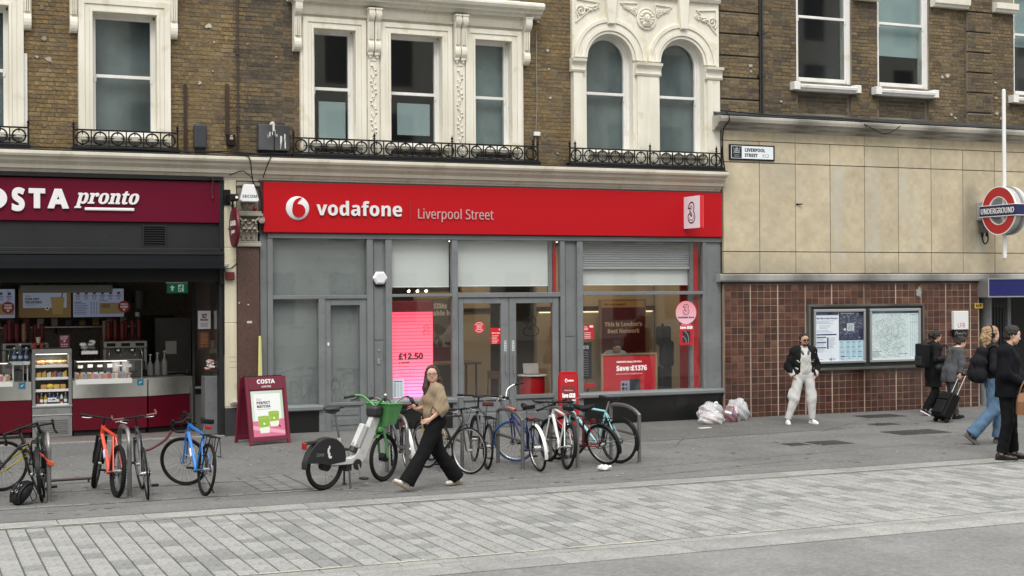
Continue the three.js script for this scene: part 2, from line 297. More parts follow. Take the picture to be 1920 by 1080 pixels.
{
  const s = shape([[-6, 5], [15.47, 5], [15.47, 12], [-6, 12]]); for (const h of [[.62 - .1, 1.66, 5.3, 7.55], [2.95, 4.1, 5.3, 7.55], [6.8, 10.9, 5.3, 7.6], [12.3, 15.2, 5.3, 7.85]]) s.holes.push(rectHole(...h));
  mesh('wall', extr(s, -.45, -.115), M.mortar, terrace);
  mesh('upper_room', [bx(-6, 15.4, 4.9, 5.0, -5, -.12), bx(-6, 15.4, 8.8, 8.9, -5, -.45), bx(-6, 15.4, 5, 8.8, -5.1, -5), bx(5.9, 6, 5, 8.8, -5, -.45), bx(11.4, 11.5, 5, 8.8, -5, -.45), bx(-6.1, -6, 5, 12, -5.1, -.12), bx(15.37, 15.46, 5, 12, -5.1, -.46)], mat([.48, .45, .4], .9), terrace);
  mesh('back_wall', [bx(-6, 15.46, 0, 12, -9, -8.9), bx(-6.12, -6, 0, 12, -9, -.1), bx(15.455, 15.468, 0, 5, -8.9, -.13), bx(-6, 5.3, 3.1, 4.65, -.3, -.16), bx(5.3, 15.45, 3.82, 4.65, -.3, -.16)], mat([.2, .17, .13], .9), terrace);
  mesh('roof', bx(-6.2, 15.47, 12, 12.2, -9, -.05), M.lead, terrace);
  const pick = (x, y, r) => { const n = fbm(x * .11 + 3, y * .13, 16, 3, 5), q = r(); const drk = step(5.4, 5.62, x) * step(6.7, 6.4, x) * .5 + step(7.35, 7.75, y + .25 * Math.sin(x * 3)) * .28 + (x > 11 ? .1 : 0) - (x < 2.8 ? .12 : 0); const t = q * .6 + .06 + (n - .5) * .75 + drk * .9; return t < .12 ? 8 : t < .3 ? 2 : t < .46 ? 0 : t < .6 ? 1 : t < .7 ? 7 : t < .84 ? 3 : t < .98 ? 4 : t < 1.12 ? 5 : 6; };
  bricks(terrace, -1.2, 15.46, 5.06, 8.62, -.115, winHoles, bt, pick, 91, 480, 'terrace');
}
// the long string cornice over both shops
const cornM = mat([.72, .69, .6], .7, { map: T.paint });
mesh('cornice', profX([[-.1, 4.70], [.06, 4.70], [.08, 4.745], [.14, 4.76], [.15, 4.82], [.24, 4.88], [.26, 4.93], [.33, 4.95], [.35, 4.985], [.35, 5.03], [.30, 5.052], [-.1, 5.075]], -6, 15.43), cornM, terrace);
mesh('cornice_flashing', profX([[-.1, 5.079], [.3, 5.056], [.34, 5.05], [.34, 5.062], [-.1, 5.09]], -6, 15.42), M.lead, terrace);
mesh('fascia_soffit', bx(-6, 15.43, 4.64, 4.70, -.4, .03), cornM, terrace);

// scrolled bracket (console) hanging at x (width w), from y top down to y bottom, on plane z
function consoleG(x, w, yt, yb, z, dp = .16) {
  const h = yt - yb, l = [];
  const side = new THREE.Shape(); side.moveTo(0, yt); side.lineTo(dp, yt);
  side.bezierCurveTo(dp * 1.15, yt - h * .12, dp * 1.05, yt - h * .26, dp * .62, yt - h * .3); side.lineTo(dp * .5, yt - h * .72);
  side.bezierCurveTo(dp * .8, yt - h * .8, dp * .7, yt - h * .97, dp * .3, yb); side.lineTo(0, yb); side.closePath();
  const g = new THREE.ExtrudeGeometry(side, { depth: w, bevelEnabled: false, curveSegments: 6 }).rotateY(-Math.PI / 2).scale(1, 1, 1); // shape x -> z, depth -> -x
  l.push(g.translate(x + w, 0, z));
  for (const s of [.06, .94]) { l.push(cyl([x + w * s - .006, yt - h * .15, z + dp * .72], [x + w * s + .006, yt - h * .15, z + dp * .72], h * .1, h * .1, 12)); }
  for (let i = 0; i < 3; i++) l.push(bx(x + w * (.16 + i * .26), x + w * (.3 + i * .26), yt - h * .7, yt - h * .32, z + dp * .5, z + dp * .72));
  l.push(ball(x + w / 2, yb + h * .1, z + dp * .52, w * .26, 1, 1.3, .8, 8), ball(x + w * .2, yb + h * .06, z + dp * .42, w * .16, 1, 1.2, .8, 6), ball(x + w * .8, yb + h * .06, z + dp * .42, w * .16, 1, 1.2, .8, 6));
  l.push(bx(x - .015, x + w + .015, yt - .03, yt, z, z + dp + .02));
  return l;
}
// a moulded frame round a rectangular opening
function architrave(x0, x1, y0, y1, w, z) {
  const l = []; for (const [o, i, zz] of [[w, w * .55, .055], [w * .55, w * .2, .035], [w * .2, 0, .05]]) {
    const s = shape([[x0 - o, y0], [x0 - i, y0], [x0 - i, y1 + i], [x1 + i, y1 + i], [x1 + i, y0], [x1 + o, y0], [x1 + o, y1 + o], [x0 - o, y1 + o]]); l.push(extr(s, z - .3, z + zz, .006));
  } return l;
}
const blindM = mat([.25, .28, .282], .75, { map: T.dirt }), blindM2 = mat([.35, .41, .41], .75, { map: T.cloth });
// sliding sash: x0..x1 is the sash box, y0..y1, meeting rail at ym
function sash(w, x0, x1, y0, y1, ym, z, o = {}) {
  const f = .045;
  mesh('sash_frame', [bx(x0, x0 + f, y0, y1, z - .06, z + .02), bx(x1 - f, x1, y0, y1, z - .06, z + .02), bx(x0 + f, x1 - f, y1 - f, y1, z - .06, z + .02), bx(x0 + f, x1 - f, y0, y0 + f * 1.9, z - .03, z + .04)], M.white, w);
  mesh('meeting_rail', [rb(x0 + f, x1 - f, ym - .028, ym + .028, z - .04, z + .035, .006, 1), rb(x1 - f - .01, x1 - f + .03, ym - .1, ym - .02, z + .02, z + .035, .008, 1), rb(x0 + f - .03, x0 + f + .01, ym - .1, ym - .02, z + .02, z + .035, .008, 1)], M.white, w);
  mesh('pane', bx(x0 + f, x1 - f, ym + .028, y1 - f, z - .026, z - .02), M.winGlass, w);
  mesh('pane', bx(x0 + f, x1 - f, y0 + f * 1.9, ym - .028, z + .003, z + .009), M.winGlass, w);
  if (o.blind) mesh('blind', bx(x0 - .02, x1 + .02, o.blindTo ?? y0 - .02, y1 + .02, z - .16, z - .145), o.blindM ?? blindM, w);
}
function sillRail(x0, x1, y, z) { return [profX([[z - .3, y - .1], [z + .02, y - .1], [z + .09, y - .07], [z + .1, y - .02], [z - .3, y + .03]], x0, x1)]; }
// two single windows over the coffee shop
for (const [cx, lbl] of [[1.09, 'tall sash window cut by the photo edge'], [3.525, 'tall sash window with plain architrave over the coffee sign']]) {
  const w = part('window', terrace); w.userData.label = lbl;
  const x0 = cx - .54, x1 = cx + .54;
  mesh('surround', [...architrave(x0, x1, 5.1, 7.48, .235, -.03), bx(x0 - .02, x0 + .03, 5.1, 7.48, -.33, -.2), bx(x1 - .03, x1 + .02, 5.1, 7.48, -.33, -.2), bx(x0, x1, 5.08, 5.34, -.35, -.02), bx(x0 + .002, x1 - .002, 7.43, 7.5, -.33, -.2)], M.cream, w);
  mesh('lintel_panel', [bx(x0 - .235, x1 + .235, 7.72, 8.1, -.3, -.005), profX([[-.3, 8.1], [.05, 8.1], [.22, 8.2], [.26, 8.32], [-.3, 8.36]], x0 - .42, x1 + .42)], M.cream, w);
  for (const bxx of [x0 - .37, x1 + .235]) { mesh('bracket', consoleG(bxx, .125, 8.1, 7.1, -.1, .2), M.cream, w); }
  mesh('window_sill', sillRail(x0 - .2, x1 + .2, 5.34, 0), M.cream, w);
  sash(w, x0 + .03, x1 - .03, 5.37, 7.44, 6.41, -.24, { blind: 1, blindM: blindM });
}
mesh('white_batten', rb(1.862, 1.925, 5.1, 6.7, -.1, -.04, .008, 1), M.white, terrace);
// the grouped window with scrolled brackets and carved pilasters
{
  const w = part('window', terrace); w.userData.label = 'triple sash window with carved pilasters and scrolled brackets';
  const ops = [[6.87, 7.66], [8.34, 9.36], [10.03, 10.79]];
  const s = shape([[6.63, 5.06], [11.04, 5.06], [11.04, 7.92], [6.63, 7.92]]); for (const [a, b] of ops) s.holes.push(rectHole(a - .03, b + .03, 5.2, 7.48));
  mesh('surround', [extr(s, -.32, -.02)], M.cream, w);
  for (const [a, b] of ops) {
    mesh('architrave', [...architrave(a, b, 5.12, 7.45, .2, -.02)], M.cream, w);
    mesh('window_sill', sillRail(a - .12, b + .12, 5.37, 0), M.cream, w);
    mesh('frieze_moulding', [profX([[-.02, 7.7], [.05, 7.7], [.07, 7.735], [-.02, 7.75]], a - .22, b + .22)], M.cream, w);
  }
  mesh('window_jamb', ops.flatMap(([a, b]) => [bx(a - .02, a + .032, 5.3, 7.45, -.34, -.19), bx(b - .032, b + .02, 5.3, 7.45, -.34, -.19), bx(a, b, 7.43, 7.47, -.34, -.19)]), M.white, w);
  sash(w, 6.9, 7.63, 5.36, 7.43, 6.385, -.24); sash(w, 8.37, 9.33, 5.36, 7.43, 6.37, -.24); sash(w, 10.06, 10.76, 5.36, 7.43, 6.37, -.24, { blind: 1, blindM: blindM2 });
  mesh('paper_notice', bx(7.03, 7.54, 5.49, 6.16, -.262, -.256), mat([.4, .46, .465], .8), w);
  mesh('paper_notice', bx(8.55, 9.2, 5.6, 6.2, -.262, -.256), mat([.38, .445, .45], .8), w);
  for (const px of [7.89, 9.6]) {
    mesh('pilaster', [bx(px, px + .215, 5.06, 7.1, -.02, .015), bx(px + .03, px + .045, 5.1, 6.92, .015, .028), bx(px + .17, px + .185, 5.1, 6.92, .015, .028), bx(px + .03, px + .185, 6.92, 6.95, .015, .03)], M.cream, w);
    // carved leaf trail
    const l = [], r = mulberry(Math.round(px * 100)); const pts = []; for (let i = 0; i < 24; i++) { const y = 5.15 + i * .072, sx = Math.sin(i * 1.25) * .026; pts.push([px + .107 + sx, y, .03]); l.push(ball(px + .107 + sx * 2.1, y + .02, .026, .026, 1, .75, .7, 6)); if (i % 2) l.push(ball(px + .107 - sx * 1.4, y - .012, .025, .018, .8, 1.3, .7, 6)); }
    l.push(tube(pts, .009, 90, 5)); mesh('carved_trail', l, M.cream, w);
    for (const k of [-.012, .117]) mesh('bracket', [...consoleG(px + k, .11, 7.87, 7.06, .01, .17), ball(px + k + .035, 7.04, .06, .035, 1, 1.2, .6, 8), ball(px + k + .075, 7.05, .06, .035, 1, 1.2, .6, 8), ball(px + k + .055, 6.99, .05, .025, 1, 1.3, .6, 8)], M.cream, w);
  }
  mesh('bracket', consoleG(6.5, .13, 7.92, 7.02, -.1, .26), M.cream, w); mesh('bracket', consoleG(11.03, .13, 7.92, 7.02, -.1, .26), M.cream, w);
  mesh('hood_cornice', [profX([[-.3, 7.92], [.1, 7.92], [.14, 7.97], [.2, 7.98], [.22, 8.03], [.3, 8.05], [.33, 8.1], [.33, 8.14], [.28, 8.18], [-.3, 8.25]], 6.4, 11.36)], M.cream, w);
  const ped = shape([[7.7, 8.2], [10.1, 8.2], [8.9, 8.75]]); mesh('pediment', [extr(ped, -.3, .12), extr(shape([[7.55, 8.2], [7.75, 8.2], [8.9, 8.68], [10.05, 8.2], [10.25, 8.2], [8.9, 8.82]]), -.3, .28)], M.cream, w);
  { const l = []; for (let i = 0; i < 14; i++) { const x = 8.1 + i * .12; l.push(ring(x, 8.27 + .05 * Math.sin(i), .125, .045, .014, 12, 5)); } mesh('carved_scrolls', l, M.cream, w); }
}
// the paired round arched windows
{
  const w = part('window', terrace); w.userData.label = 'pair of round arched sash windows with keystones';
  const cs = [[12.92, .5], [14.565, .5]], sp = 7.24;
  const arch = (c, R, y0 = 5.3) => { const p = new THREE.Path(); p.moveTo(c - R, y0); p.lineTo(c - R, sp); p.absarc(c, sp, R, Math.PI, 0, true); p.lineTo(c + R, y0); p.closePath(); return p; };
  const s = shape([[12.1, 5.06], [15.44, 5.06], [15.44, 9], [12.1, 9]]); for (const [c] of cs) s.holes.push(arch(c, .52));
  mesh('surround', [extr(s, -.35, -.02, 0, 40)], M.cream, w);
  for (const [c] of cs) {
    const half = (R0, R1, z0, z1) => { const q = new THREE.Shape(); q.absarc(c, sp, R1, 0, Math.PI, false); q.absarc(c, sp, R0, Math.PI, 0, true); q.closePath(); return extr(q, z0, z1, .006, 40); };
    mesh('arch_moulding', [half(.72, .8, -.03, .05), half(.645, .72, -.03, .025), half(.56, .645, -.03, .045), half(.5, .56, -.03, .015)], M.cream, w);
    const k = shape([[c - .075, 7.93], [c + .075, 7.93], [c + .135, 8.75], [c - .135, 8.75]]); mesh('keystone', extr(k, -.05, .11, .012), M.cream, w);
    mesh('window_sill', sillRail(c - .5, c + .5, 5.4, 0), M.cream, w);
    // inner reveal lining
    const rv = new THREE.Shape(); rv.moveTo(c - .52, 5.3); rv.lineTo(c - .52, sp); rv.absarc(c, sp, .52, Math.PI, 0, true); rv.lineTo(c + .52, 5.3); rv.closePath(); rv.holes.push(arch(c, .46, 5.3));
    mesh('sash_frame', [extr(rv, -.33, -.2, 0, 40), (() => { const q = new THREE.Shape(); q.moveTo(c - .465, 5.3); q.lineTo(c - .465, sp); q.absarc(c, sp, .465, Math.PI, 0, true); q.lineTo(c + .465, 5.3); q.closePath(); q.holes.push(arch(c, .415, 5.46)); return extr(q, -.3, -.225, 0, 40); })()], M.white, w);
    mesh('meeting_rail', [rb(c - .43, c + .43, 6.545, 6.6, -.28, -.205, .006, 1), rb(c + .4, c + .43, 6.44, 6.55, -.23, -.205, .006, 1)], M.white, w);
    const pg = new THREE.Shape(); pg.moveTo(c - .42, 5.44); pg.lineTo(c - .42, sp); pg.absarc(c, sp, .42, Math.PI, 0, true); pg.lineTo(c + .42, 5.44); pg.closePath(); mesh('pane', extr(pg, -.268, -.262, 0, 30), M.winGlass, w);
    mesh('blind', bx(c - .47, c + .47, 5.3, 7.75, -.37, -.36), blindM, w);
  }
  // pilasters with capitals
  for (const [a, b] of [[12.1, 12.3], [13.52, 14.0], [15.14, 15.43]]) {
    mesh('pilaster', [bx(a, b, 5.06, 6.96, -.02, .03)], M.cream, w);
    mesh('capital', [profX([[-.05, 6.95], [.05, 6.95], [.07, 6.99], [.045, 7.0], [.045, 7.08], [.08, 7.13], [.12, 7.15], [.13, 7.2], [-.05, 7.22]], a - .05, b + .05)], M.cream, w);
  }
  // medallion and spandrel carving
  const l = [ring(13.745, 8.1, 0, .205, .022, 32, 8), ball(13.745, 8.1, -.01, .2, 1, 1, .16, 20)];
  for (let i = 0; i < 14; i++) { const a = i / 14 * 6.283; l.push(ball(13.745 + Math.cos(a) * .13, 8.1 + Math.sin(a) * .13, .025, .042, 1 - .4 * Math.abs(Math.sin(a)), 1 - .4 * Math.abs(Math.cos(a)), .7, 8)); }
  l.push(ball(13.745, 8.11, .03, .075, .8, 1.05, .8, 12), ball(13.745, 8.085, .085, .018, .8, 1.4, 1, 6), ball(13.72, 8.13, .075, .016, 1.3, .7, 1, 6), ball(13.77, 8.13, .075, .016, 1.3, .7, 1, 6), ball(13.745, 8.045, .075, .016, 1.8, .7, 1, 6));
  for (let i = 0; i < 7; i++) l.push(tube([[13.7 + i * .015, 8.03, .06], [13.67 + i * .025, 7.98, .05], [13.66 + i * .028, 7.94, .03]], .011, 8, 5));
  mesh('carved_medallion', l, M.cream, w);
  const scroll = (cx, cy, sx, sc) => { const o = [], pts = []; for (let i = 0; i < 26; i++) { const a = i * .42, R = .015 + i * .0043; pts.push([cx + sx * Math.cos(a) * R * sc, cy + Math.sin(a) * R * sc, .012]); } o.push(tube(pts, .016 * sc, 80, 5)); for (let i = 0; i < 8; i++) { const t = i / 7; o.push(ball(cx + sx * (.13 + .26 * t) * sc, cy + (.05 + .06 * t + .04 * Math.sin(i * 2.2)) * sc, .01, .033 * sc * (1.1 - t * .6), 1.5, .7, .7, 7)); if (i % 2) o.push(ring(cx + sx * (.13 + .24 * t) * sc, cy + (.02 + .09 * t) * sc, .012, .03 * sc, .009 * sc, 12, 5)); } return o; };
  const tri = (a, b, c2) => { const q = shape([a, b, c2]); const m = [0, 1].map(i => (a[i] + b[i] + c2[i]) / 3), sh = p => [m[0] + (p[0] - m[0]) * .86, m[1] + (p[1] - m[1]) * .86]; q.holes.push((() => { const h = new THREE.Path(), ps = [a, b, c2].map(sh).reverse(); ps.forEach((p, i) => i ? h.lineTo(...p) : h.moveTo(...p)); h.closePath(); return h; })()); return extr(q, -.03, .012, .003); };
  mesh('spandrel_carving', [...scroll(12.28, 8.16, 1, 1), tri([12.16, 7.92], [12.16, 8.4], [12.7, 8.36])], M.cream, w);
  mesh('spandrel_carving', [...scroll(15.27, 8.12, -1, 1), tri([15.38, 7.88], [14.9, 8.36], [15.38, 8.4])], M.cream, w);
  mesh('spandrel_carving', [...scroll(13.46, 8.24, -1, .6), tri([13.15, 8.38], [13.5, 8.14], [13.56, 8.4])], M.cream, w);
  mesh('spandrel_carving', [...scroll(14.03, 8.24, 1, .6), tri([14.34, 8.38], [13.93, 8.4], [13.99, 8.14])], M.cream, w);
  mesh('top_band', [profX([[-.05, 8.52], [.04, 8.52], [.08, 8.58], [-.05, 8.62]], 12.08, 15.45)], M.cream, w);
}
// little fixings on the brick: battens, cable boxes, junction pipe
mesh('rusty_batten', rb(4.54, 4.592, 5.12, 6.32, -.1, -.055, .004, 1), mat([.06, .032, .024], .9, { map: T.dirt }), terrace);
mesh('rusty_batten', rb(5.272, 5.335, 5.46, 6.36, -.1, -.05, .004, 1), mat([.07, .042, .03], .9, { map: T.dirt }), terrace);
mesh('junction_pipe', [cyl([5.5, 5.1, -.075], [5.5, 8.7, -.075], .016), ...[5.6, 6.9, 8.2].map(y => bx(5.47, 5.53, y, y + .03, -.1, -.05))], M.darkWood, terrace);
mesh('cable_box', rb(11.28, 11.41, 5.66, 5.74, -.1, -.04, .01), M.white, terrace);
mesh('wall_cable', [tube([[11.36, 7.7, -.085], [11.35, 7.1, -.085], [11.36, 6.4, -.085], [11.33, 5.75, -.08], [11.3, 5.12, -.06]], .007, 40, 5)], mat([.3, .28, .24], .7), terrace);

// ---------- iron window guards on the cornice ----------
function guard(x0, x1, n, label, posts) {
  const t = thing('iron_railing', label, 'railing', [x0, 5.07, .14], 0, 'cast iron window guards'), L = x1 - x0, p = L / n;
  mesh('base_tray', rb(-.03, L + .03, -.0, .075, -.1, .08, .01, 1), M.iron, t);
  mesh('rail', rb(0, L, .345, .372, -.014, .014, .004, 1), M.iron, t); mesh('rail', rb(0, L, .085, .105, -.012, .012, .004, 1), M.iron, t);
  const ringG = merge([ring(0, .222, 0, .105, .014, 26, 6), ...[0, 1, 2, 3].map(i => new THREE.ConeGeometry(.016, .05, 6).translate(0, -.075, 0).rotateZ(i * Math.PI / 2).translate(0, .222, 0)), ...[0, 1, 2, 3].map(i => bx(-.0055, .0055, -.1, -.055, -.0055, .0055).rotateZ(i * Math.PI / 2).translate(0, .222, 0)), ...[1, 3].map(i => bx(-.006, .006, -p / 2, -.1, -.006, .006).rotateZ(i * Math.PI / 2).translate(0, .222, 0)), bx(-.006, .006, .32, .35, -.006, .006), bx(-.006, .006, .1, .125, -.006, .006)].map(flat)), barG = flat(bx(-.0095, .0095, .07, .36, -.0095, .0095)); boxUV(ringG);
  for (let i = 0; i < n; i++) { const m = share('ring_panel', ringG, M.iron, t); m.position.x = (i + .5) * p; }
  for (let i = 0; i <= n; i++) { const m = share('bar', barG, M.iron, t); m.position.x = i * p; }
  for (const x of posts) mesh('post', [cyl([x, 0, 0], [x, .43, 0], .017, .015, 8), ball(x, .45, 0, .026, 1, 1.1, 1, 8), new THREE.ConeGeometry(.012, .06, 6).translate(x, .5, 0), ring(0, 0, 0, .022, .008, 10, 5).rotateX(Math.PI / 2).translate(x, .4, 0)], M.iron, t);
  return t;
}
guard(.16, 1.92, 6, 'short black ring railing below the sash window cut by the edge', [0, 1.76]);
guard(2.65, 4.39, 6, 'short black ring railing below the sash window over the coffee sign', [0, 1.74]);
guard(6.45, 11.27, 17, 'long black ring railing below the triple window', [0, 1.52, 3.05, 4.72, 4.82]);
guard(11.95, 15.39, 12, 'black ring railing below the two arched windows', [0, .12, 1.78, 3.32, 3.44]);
// boxes standing on the cornice
{
  let t = thing('utility_box', 'tall dark grey rounded box on the cornice over the coffee sign', 'box', [4.81, 5.085, -.02]); mesh('shell', [rb(-.115, .115, .1, .54, -.05, .05, .04, 3)], mat([.03, .034, .042], .5), t); mesh('foot', bx(-.08, .08, 0, .1, -.04, .04), M.iron, t);
  t = thing('junction_box', 'small black cable box with paper stickers on the brick', 'box', [5.36, 5.26, -.04]); mesh('shell', rb(-.075, .075, 0, .2, -.05, .05, .012), M.black, t); mesh('sticker', [bx(-.03, .03, .11, .15, .05, .0525), bx(-.02, .02, .16, .185, .05, .0525)], mat([.45, .3, .2], .8), t);
  mesh('cable', [tube([[0, 0, 0], [.0, -.05, .02], [.02, -.06, .02], [.02, 0, .02]], .006, 16, 5), tube([[.09, -.1, .06], [.12, .1, .02], [.1, .38, 0]], .007, 16, 5)], M.black, t);
  t = thing('floodlight_box', 'pair of bird stained grey metal boxes on the cornice ledge', 'box', [5.83, 5.09, -.02]);
  for (const k of [0, 1]) mesh('casing', rb(k * .29, k * .29 + .275, .1, .56, -.08, .12, .012), mat([.1, .102, .105], .5, { map: T.dirt, metalness: .3 }), t);
  mesh('stand', [bx(.05, .52, 0, .1, -.05, .08)], M.iron, t);
  const r = mulberry(3), l = []; for (let i = 0; i < 11; i++) { const x = .03 + r() * .5, y = .22 + r() * .3, h = .04 + r() * .14; l.push(rb(x, x + .008 + r() * .02, y - h, y, .119, .1225, .003, 1)); } for (let i = 0; i < 8; i++) l.push(ball(.27 + (r() - .5) * .06, .55 + r() * .05, .05 * r(), .02 + r() * .02, 1.2, .8, 1, 7)); l.push(rb(.25, .29, .44, .56, .1, .126, .01, 1)); mesh('bird_droppings', l, mat([.6, .6, .57], .9), t);
}
// loose cables along the cornice and hanging down
tag(mesh('cable', [tube([[1.5, 5.11, .2], [2.6, 5.1, .22], [3.6, 5.12, .24], [4.5, 5.1, .22], [5.2, 5.13, .2], [5.75, 5.11, .2], [6.4, 5.12, .2]], .012, 80, 5), tube([[4.4, 5.12, .2], [4.65, 5.06, .32], [5.0, 5.1, .3], [5.5, 5.07, .34], [6.1, 5.12, .3]], .01, 60, 5)], M.black), 'loose black cables lying along the cornice over the coffee sign', 'cable');
tag(mesh('cable', [tube([[5.5, 5.1, .3], [5.6, 5.0, .38], [5.68, 4.72, .2], [5.74, 4.55, .13], [5.86, 4.4, .11], [5.86, 3.9, .11], [5.9, 3.72, .1]], .011, 60, 5), tube([[5.3, 4.72, .1], [5.5, 4.8, .18], [5.62, 4.74, .16], [5.72, 4.66, .12]], .008, 40, 5), tube([[6.0, 5.08, .36], [5.92, 4.9, .36], [5.9, 4.7, .12]], .01, 30, 5)], M.black), 'black cables looping down from the cornice beside the carved capital', 'cable');

// pale plaster scars and droppings on the brick, each a thin irregular chip
{
  const r = mulberry(61), cm = mat([.5, .46, .4], .95, { map: T.dirt });
  for (const [x, y, s] of [[2.16, 7.5, .05], [2.2, 6.98, .05], [2.27, 6.62, .06], [2.08, 6.66, .035], [4.98, 7.38, .07], [5.08, 7.1, .025], [4.83, 6.36, .04], [2.2, 5.5, .025], [5.05, 6.58, .02], [11.6, 7.35, .04], [11.62, 6.98, .03], [11.65, 6.42, .04], [11.4, 7.9, .03], [11.8, 5.34, .03], [5.68, 7.1, .02], [6.2, 6.9, .025], [17.0, 6.6, .03], [16.2, 7.3, .05], [21.4, 7.38, .06], [21.25, 7.35, .05], [21.5, 6.52, .05], [21.6, 6.45, .035], [22.75, 7.3, .04], [22.8, 6.6, .06], [22.9, 6.5, .05], [22.78, 6.95, .05], [16.22, 7.18, .03]]) {
    const n = 9, p = []; for (let i = 0; i < n; i++) { const a = i / n * 6.283, k = s * (.35 + .65 * r()); p.push([x + Math.cos(a) * k * 1.2, y + Math.sin(a) * k]); }
    mesh('plaster_scar', extr(shape(p), -.115, -.088 + (x > 15 && (x < 16.43 || x > 21.9 && x < 22.63) ? .07 : 0)), cm, terrace);
  }
}
// ---------- station building: stone cladding, glazed tiles, brick above ----------
const station = thing('station_building', 'station building with tan stone cladding over brown glazed tiles and brick above', 'building');
{
  const holes = [[17.4, 18.82, 7.05, 9.6], [19.5, 20.9, 7.05, 9.6], [23.3, 24.7, 7.05, 9.6]];
  const s = shape([[15.47, 5.9], [30, 5.9], [30, 12.5], [15.47, 12.5]]); for (const h of [...holes, [17.42, 18.8, 6.36, 6.82], [19.52, 20.88, 6.36, 6.82]]) s.holes.push(rectHole(...h));
  mesh('wall', extr(s, -.6, -.115), M.mortar, station);
  mesh('upper_room', [bx(15.5, 30, 5.8, 5.9, -5, -.2), bx(15.5, 30, 10, 10.1, -5, -.6), bx(15.5, 30, 5.9, 10, -5.1, -5), bx(19.1, 19.2, 5.9, 10, -5, -.6), bx(21.4, 21.5, 5.9, 10, -5, -.6)], mat([.24, .24, .245], .9), station);
  mesh('roof', bx(15.47, 30, 12.5, 12.7, -9, -.05), M.lead, station);
  const tones = brickTones([[.215, .152, .08], [.185, .132, .073], [.245, .177, .092], [.16, .12, .071], [.13, .1, .066], [.105, .083, .06], [.275, .203, .11]]);
  const pick = (x, y, r) => { const n = fbm(x * .1, y * .12 + 2, 16, 3, 15), t = r() * .8 + (n - .5) * .8 + (y > 8.4 ? .12 : 0) + (y < 6.85 ? .1 : 0); return t < .1 ? 6 : t < .24 ? 2 : t < .42 ? 0 : t < .58 ? 1 : t < .75 ? 3 : t < .92 ? 4 : 5; };
  bricks(station, 15.48, 24.6, 6.25, 9.12, -.115, [...holes, [15.49, 16.42, 6.2, 9.2], [21.92, 22.62, 6.2, 9.2], [17.42, 18.8, 6.36, 6.82], [19.52, 20.88, 6.36, 6.82]], tones, pick, 17, 296, 'station');
  // recessed aprons under the windows
  for (const [a, b] of [[17.42, 18.8], [19.52, 20.88]]) { const g = part('apron', station); bricks(g, a + .06, b - .06, 6.4, 6.78, -.17, [], tones, (x, y, r) => 3 + Math.floor(r() * 3), 5 + Math.round(a), 0); mesh('apron_back', bx(a, b, 6.3, 6.85, -.3, -.17), M.mortar, g); }
  // rusticated brick piers, in blocks with deep channels
  for (const [a, b] of [[15.49, 16.42], [21.92, 22.62]]) for (let k = 0; k < 7; k++) {
    const y0 = 6.25 + k * .452 - (k ? .1 : 0), y1 = 6.25 + (k + 1) * .452 - .1 - .035, g = part('pier_block', station);
    mesh('block_core', bx(a, b, y0, y1, -.2, -.045), M.mortar, g); bricks(g, a, b, y0, y1, -.047, [], tones, pick, 200 + k + Math.round(a), 0);
  }
  mesh('channel_shade_back', bx(15.49, 16.42, 6.2, 9.4, -.2, -.11), M.mortar, station);
  mesh('pier_core', bx(21.92, 22.62, 6.2, 9.4, -.2, -.11), M.mortar, station);
  // sash windows
  for (const [a, b, o, l] of [[17.4, 18.82, {}, 'sash window with dark room behind over the stone wall'], [19.5, 20.9, { blind: 1, blindTo: 7.77, blindM: mat([.42, .5, .5], .75) }, 'sash window with pale roller blind half drawn'], [23.3, 24.7, { blind: 1, blindTo: 8.2, blindM: mat([.42, .5, .5], .75) }, 'sash window cut by the photo edge']]) {
    const w = part('window', station); w.userData.label = l;
    mesh('window_frame', [bx(a, a + .07, 7.05, 9.6, -.4, -.17), bx(b - .09, b, 7.05, 9.6, -.4, -.17)], M.white, w);
    sash(w, a + .06, b - .08, 7.07, 9.58, 8.45, -.22, o);
    mesh('window_sill', [profX([[-.3, 6.84], [.03, 6.84], [.06, 6.88], [.09, 6.9], [.1, 6.95], [-.3, 7.06]], a - .03, b - .0), rb(a - .17, a - .02, 6.85, 7.02, -.12, .07, .01, 1), rb(b - .03, b + .12, 6.85, 7.02, -.12, .07, .01, 1)], M.white, w);
  }
  mesh('impost_band', [profX([[-.12, 8.88], [.02, 8.88], [.05, 8.93], [.09, 8.95], [.1, 9.08], [-.12, 9.12]], 20.93, 21.9)], M.cream, station);
  mesh('impost_band', [profX([[-.12, 8.88], [.02, 8.88], [.05, 8.93], [.09, 8.95], [.1, 9.08], [-.12, 9.12]], 18.85, 19.47)], M.cream, station);
  mesh('impost_band', [profX([[-.12, 8.88], [.02, 8.88], [.05, 8.93], [.09, 8.95], [.1, 9.08], [-.12, 9.12]], 22.64, 23.28)], M.cream, station);
  mesh('drain_pipe', [cyl([16.465, 6.2, -.03], [16.465, 9.4, -.03], .052, .052, 14), ...[7.05, 7.95, 8.85].flatMap(y => [cyl([16.465, y, -.03], [16.465, y + .09, -.03], .064, .064, 14), bx(16.37, 16.56, y + .03, y + .06, -.1, -.01)])], M.blackGloss, station);
}
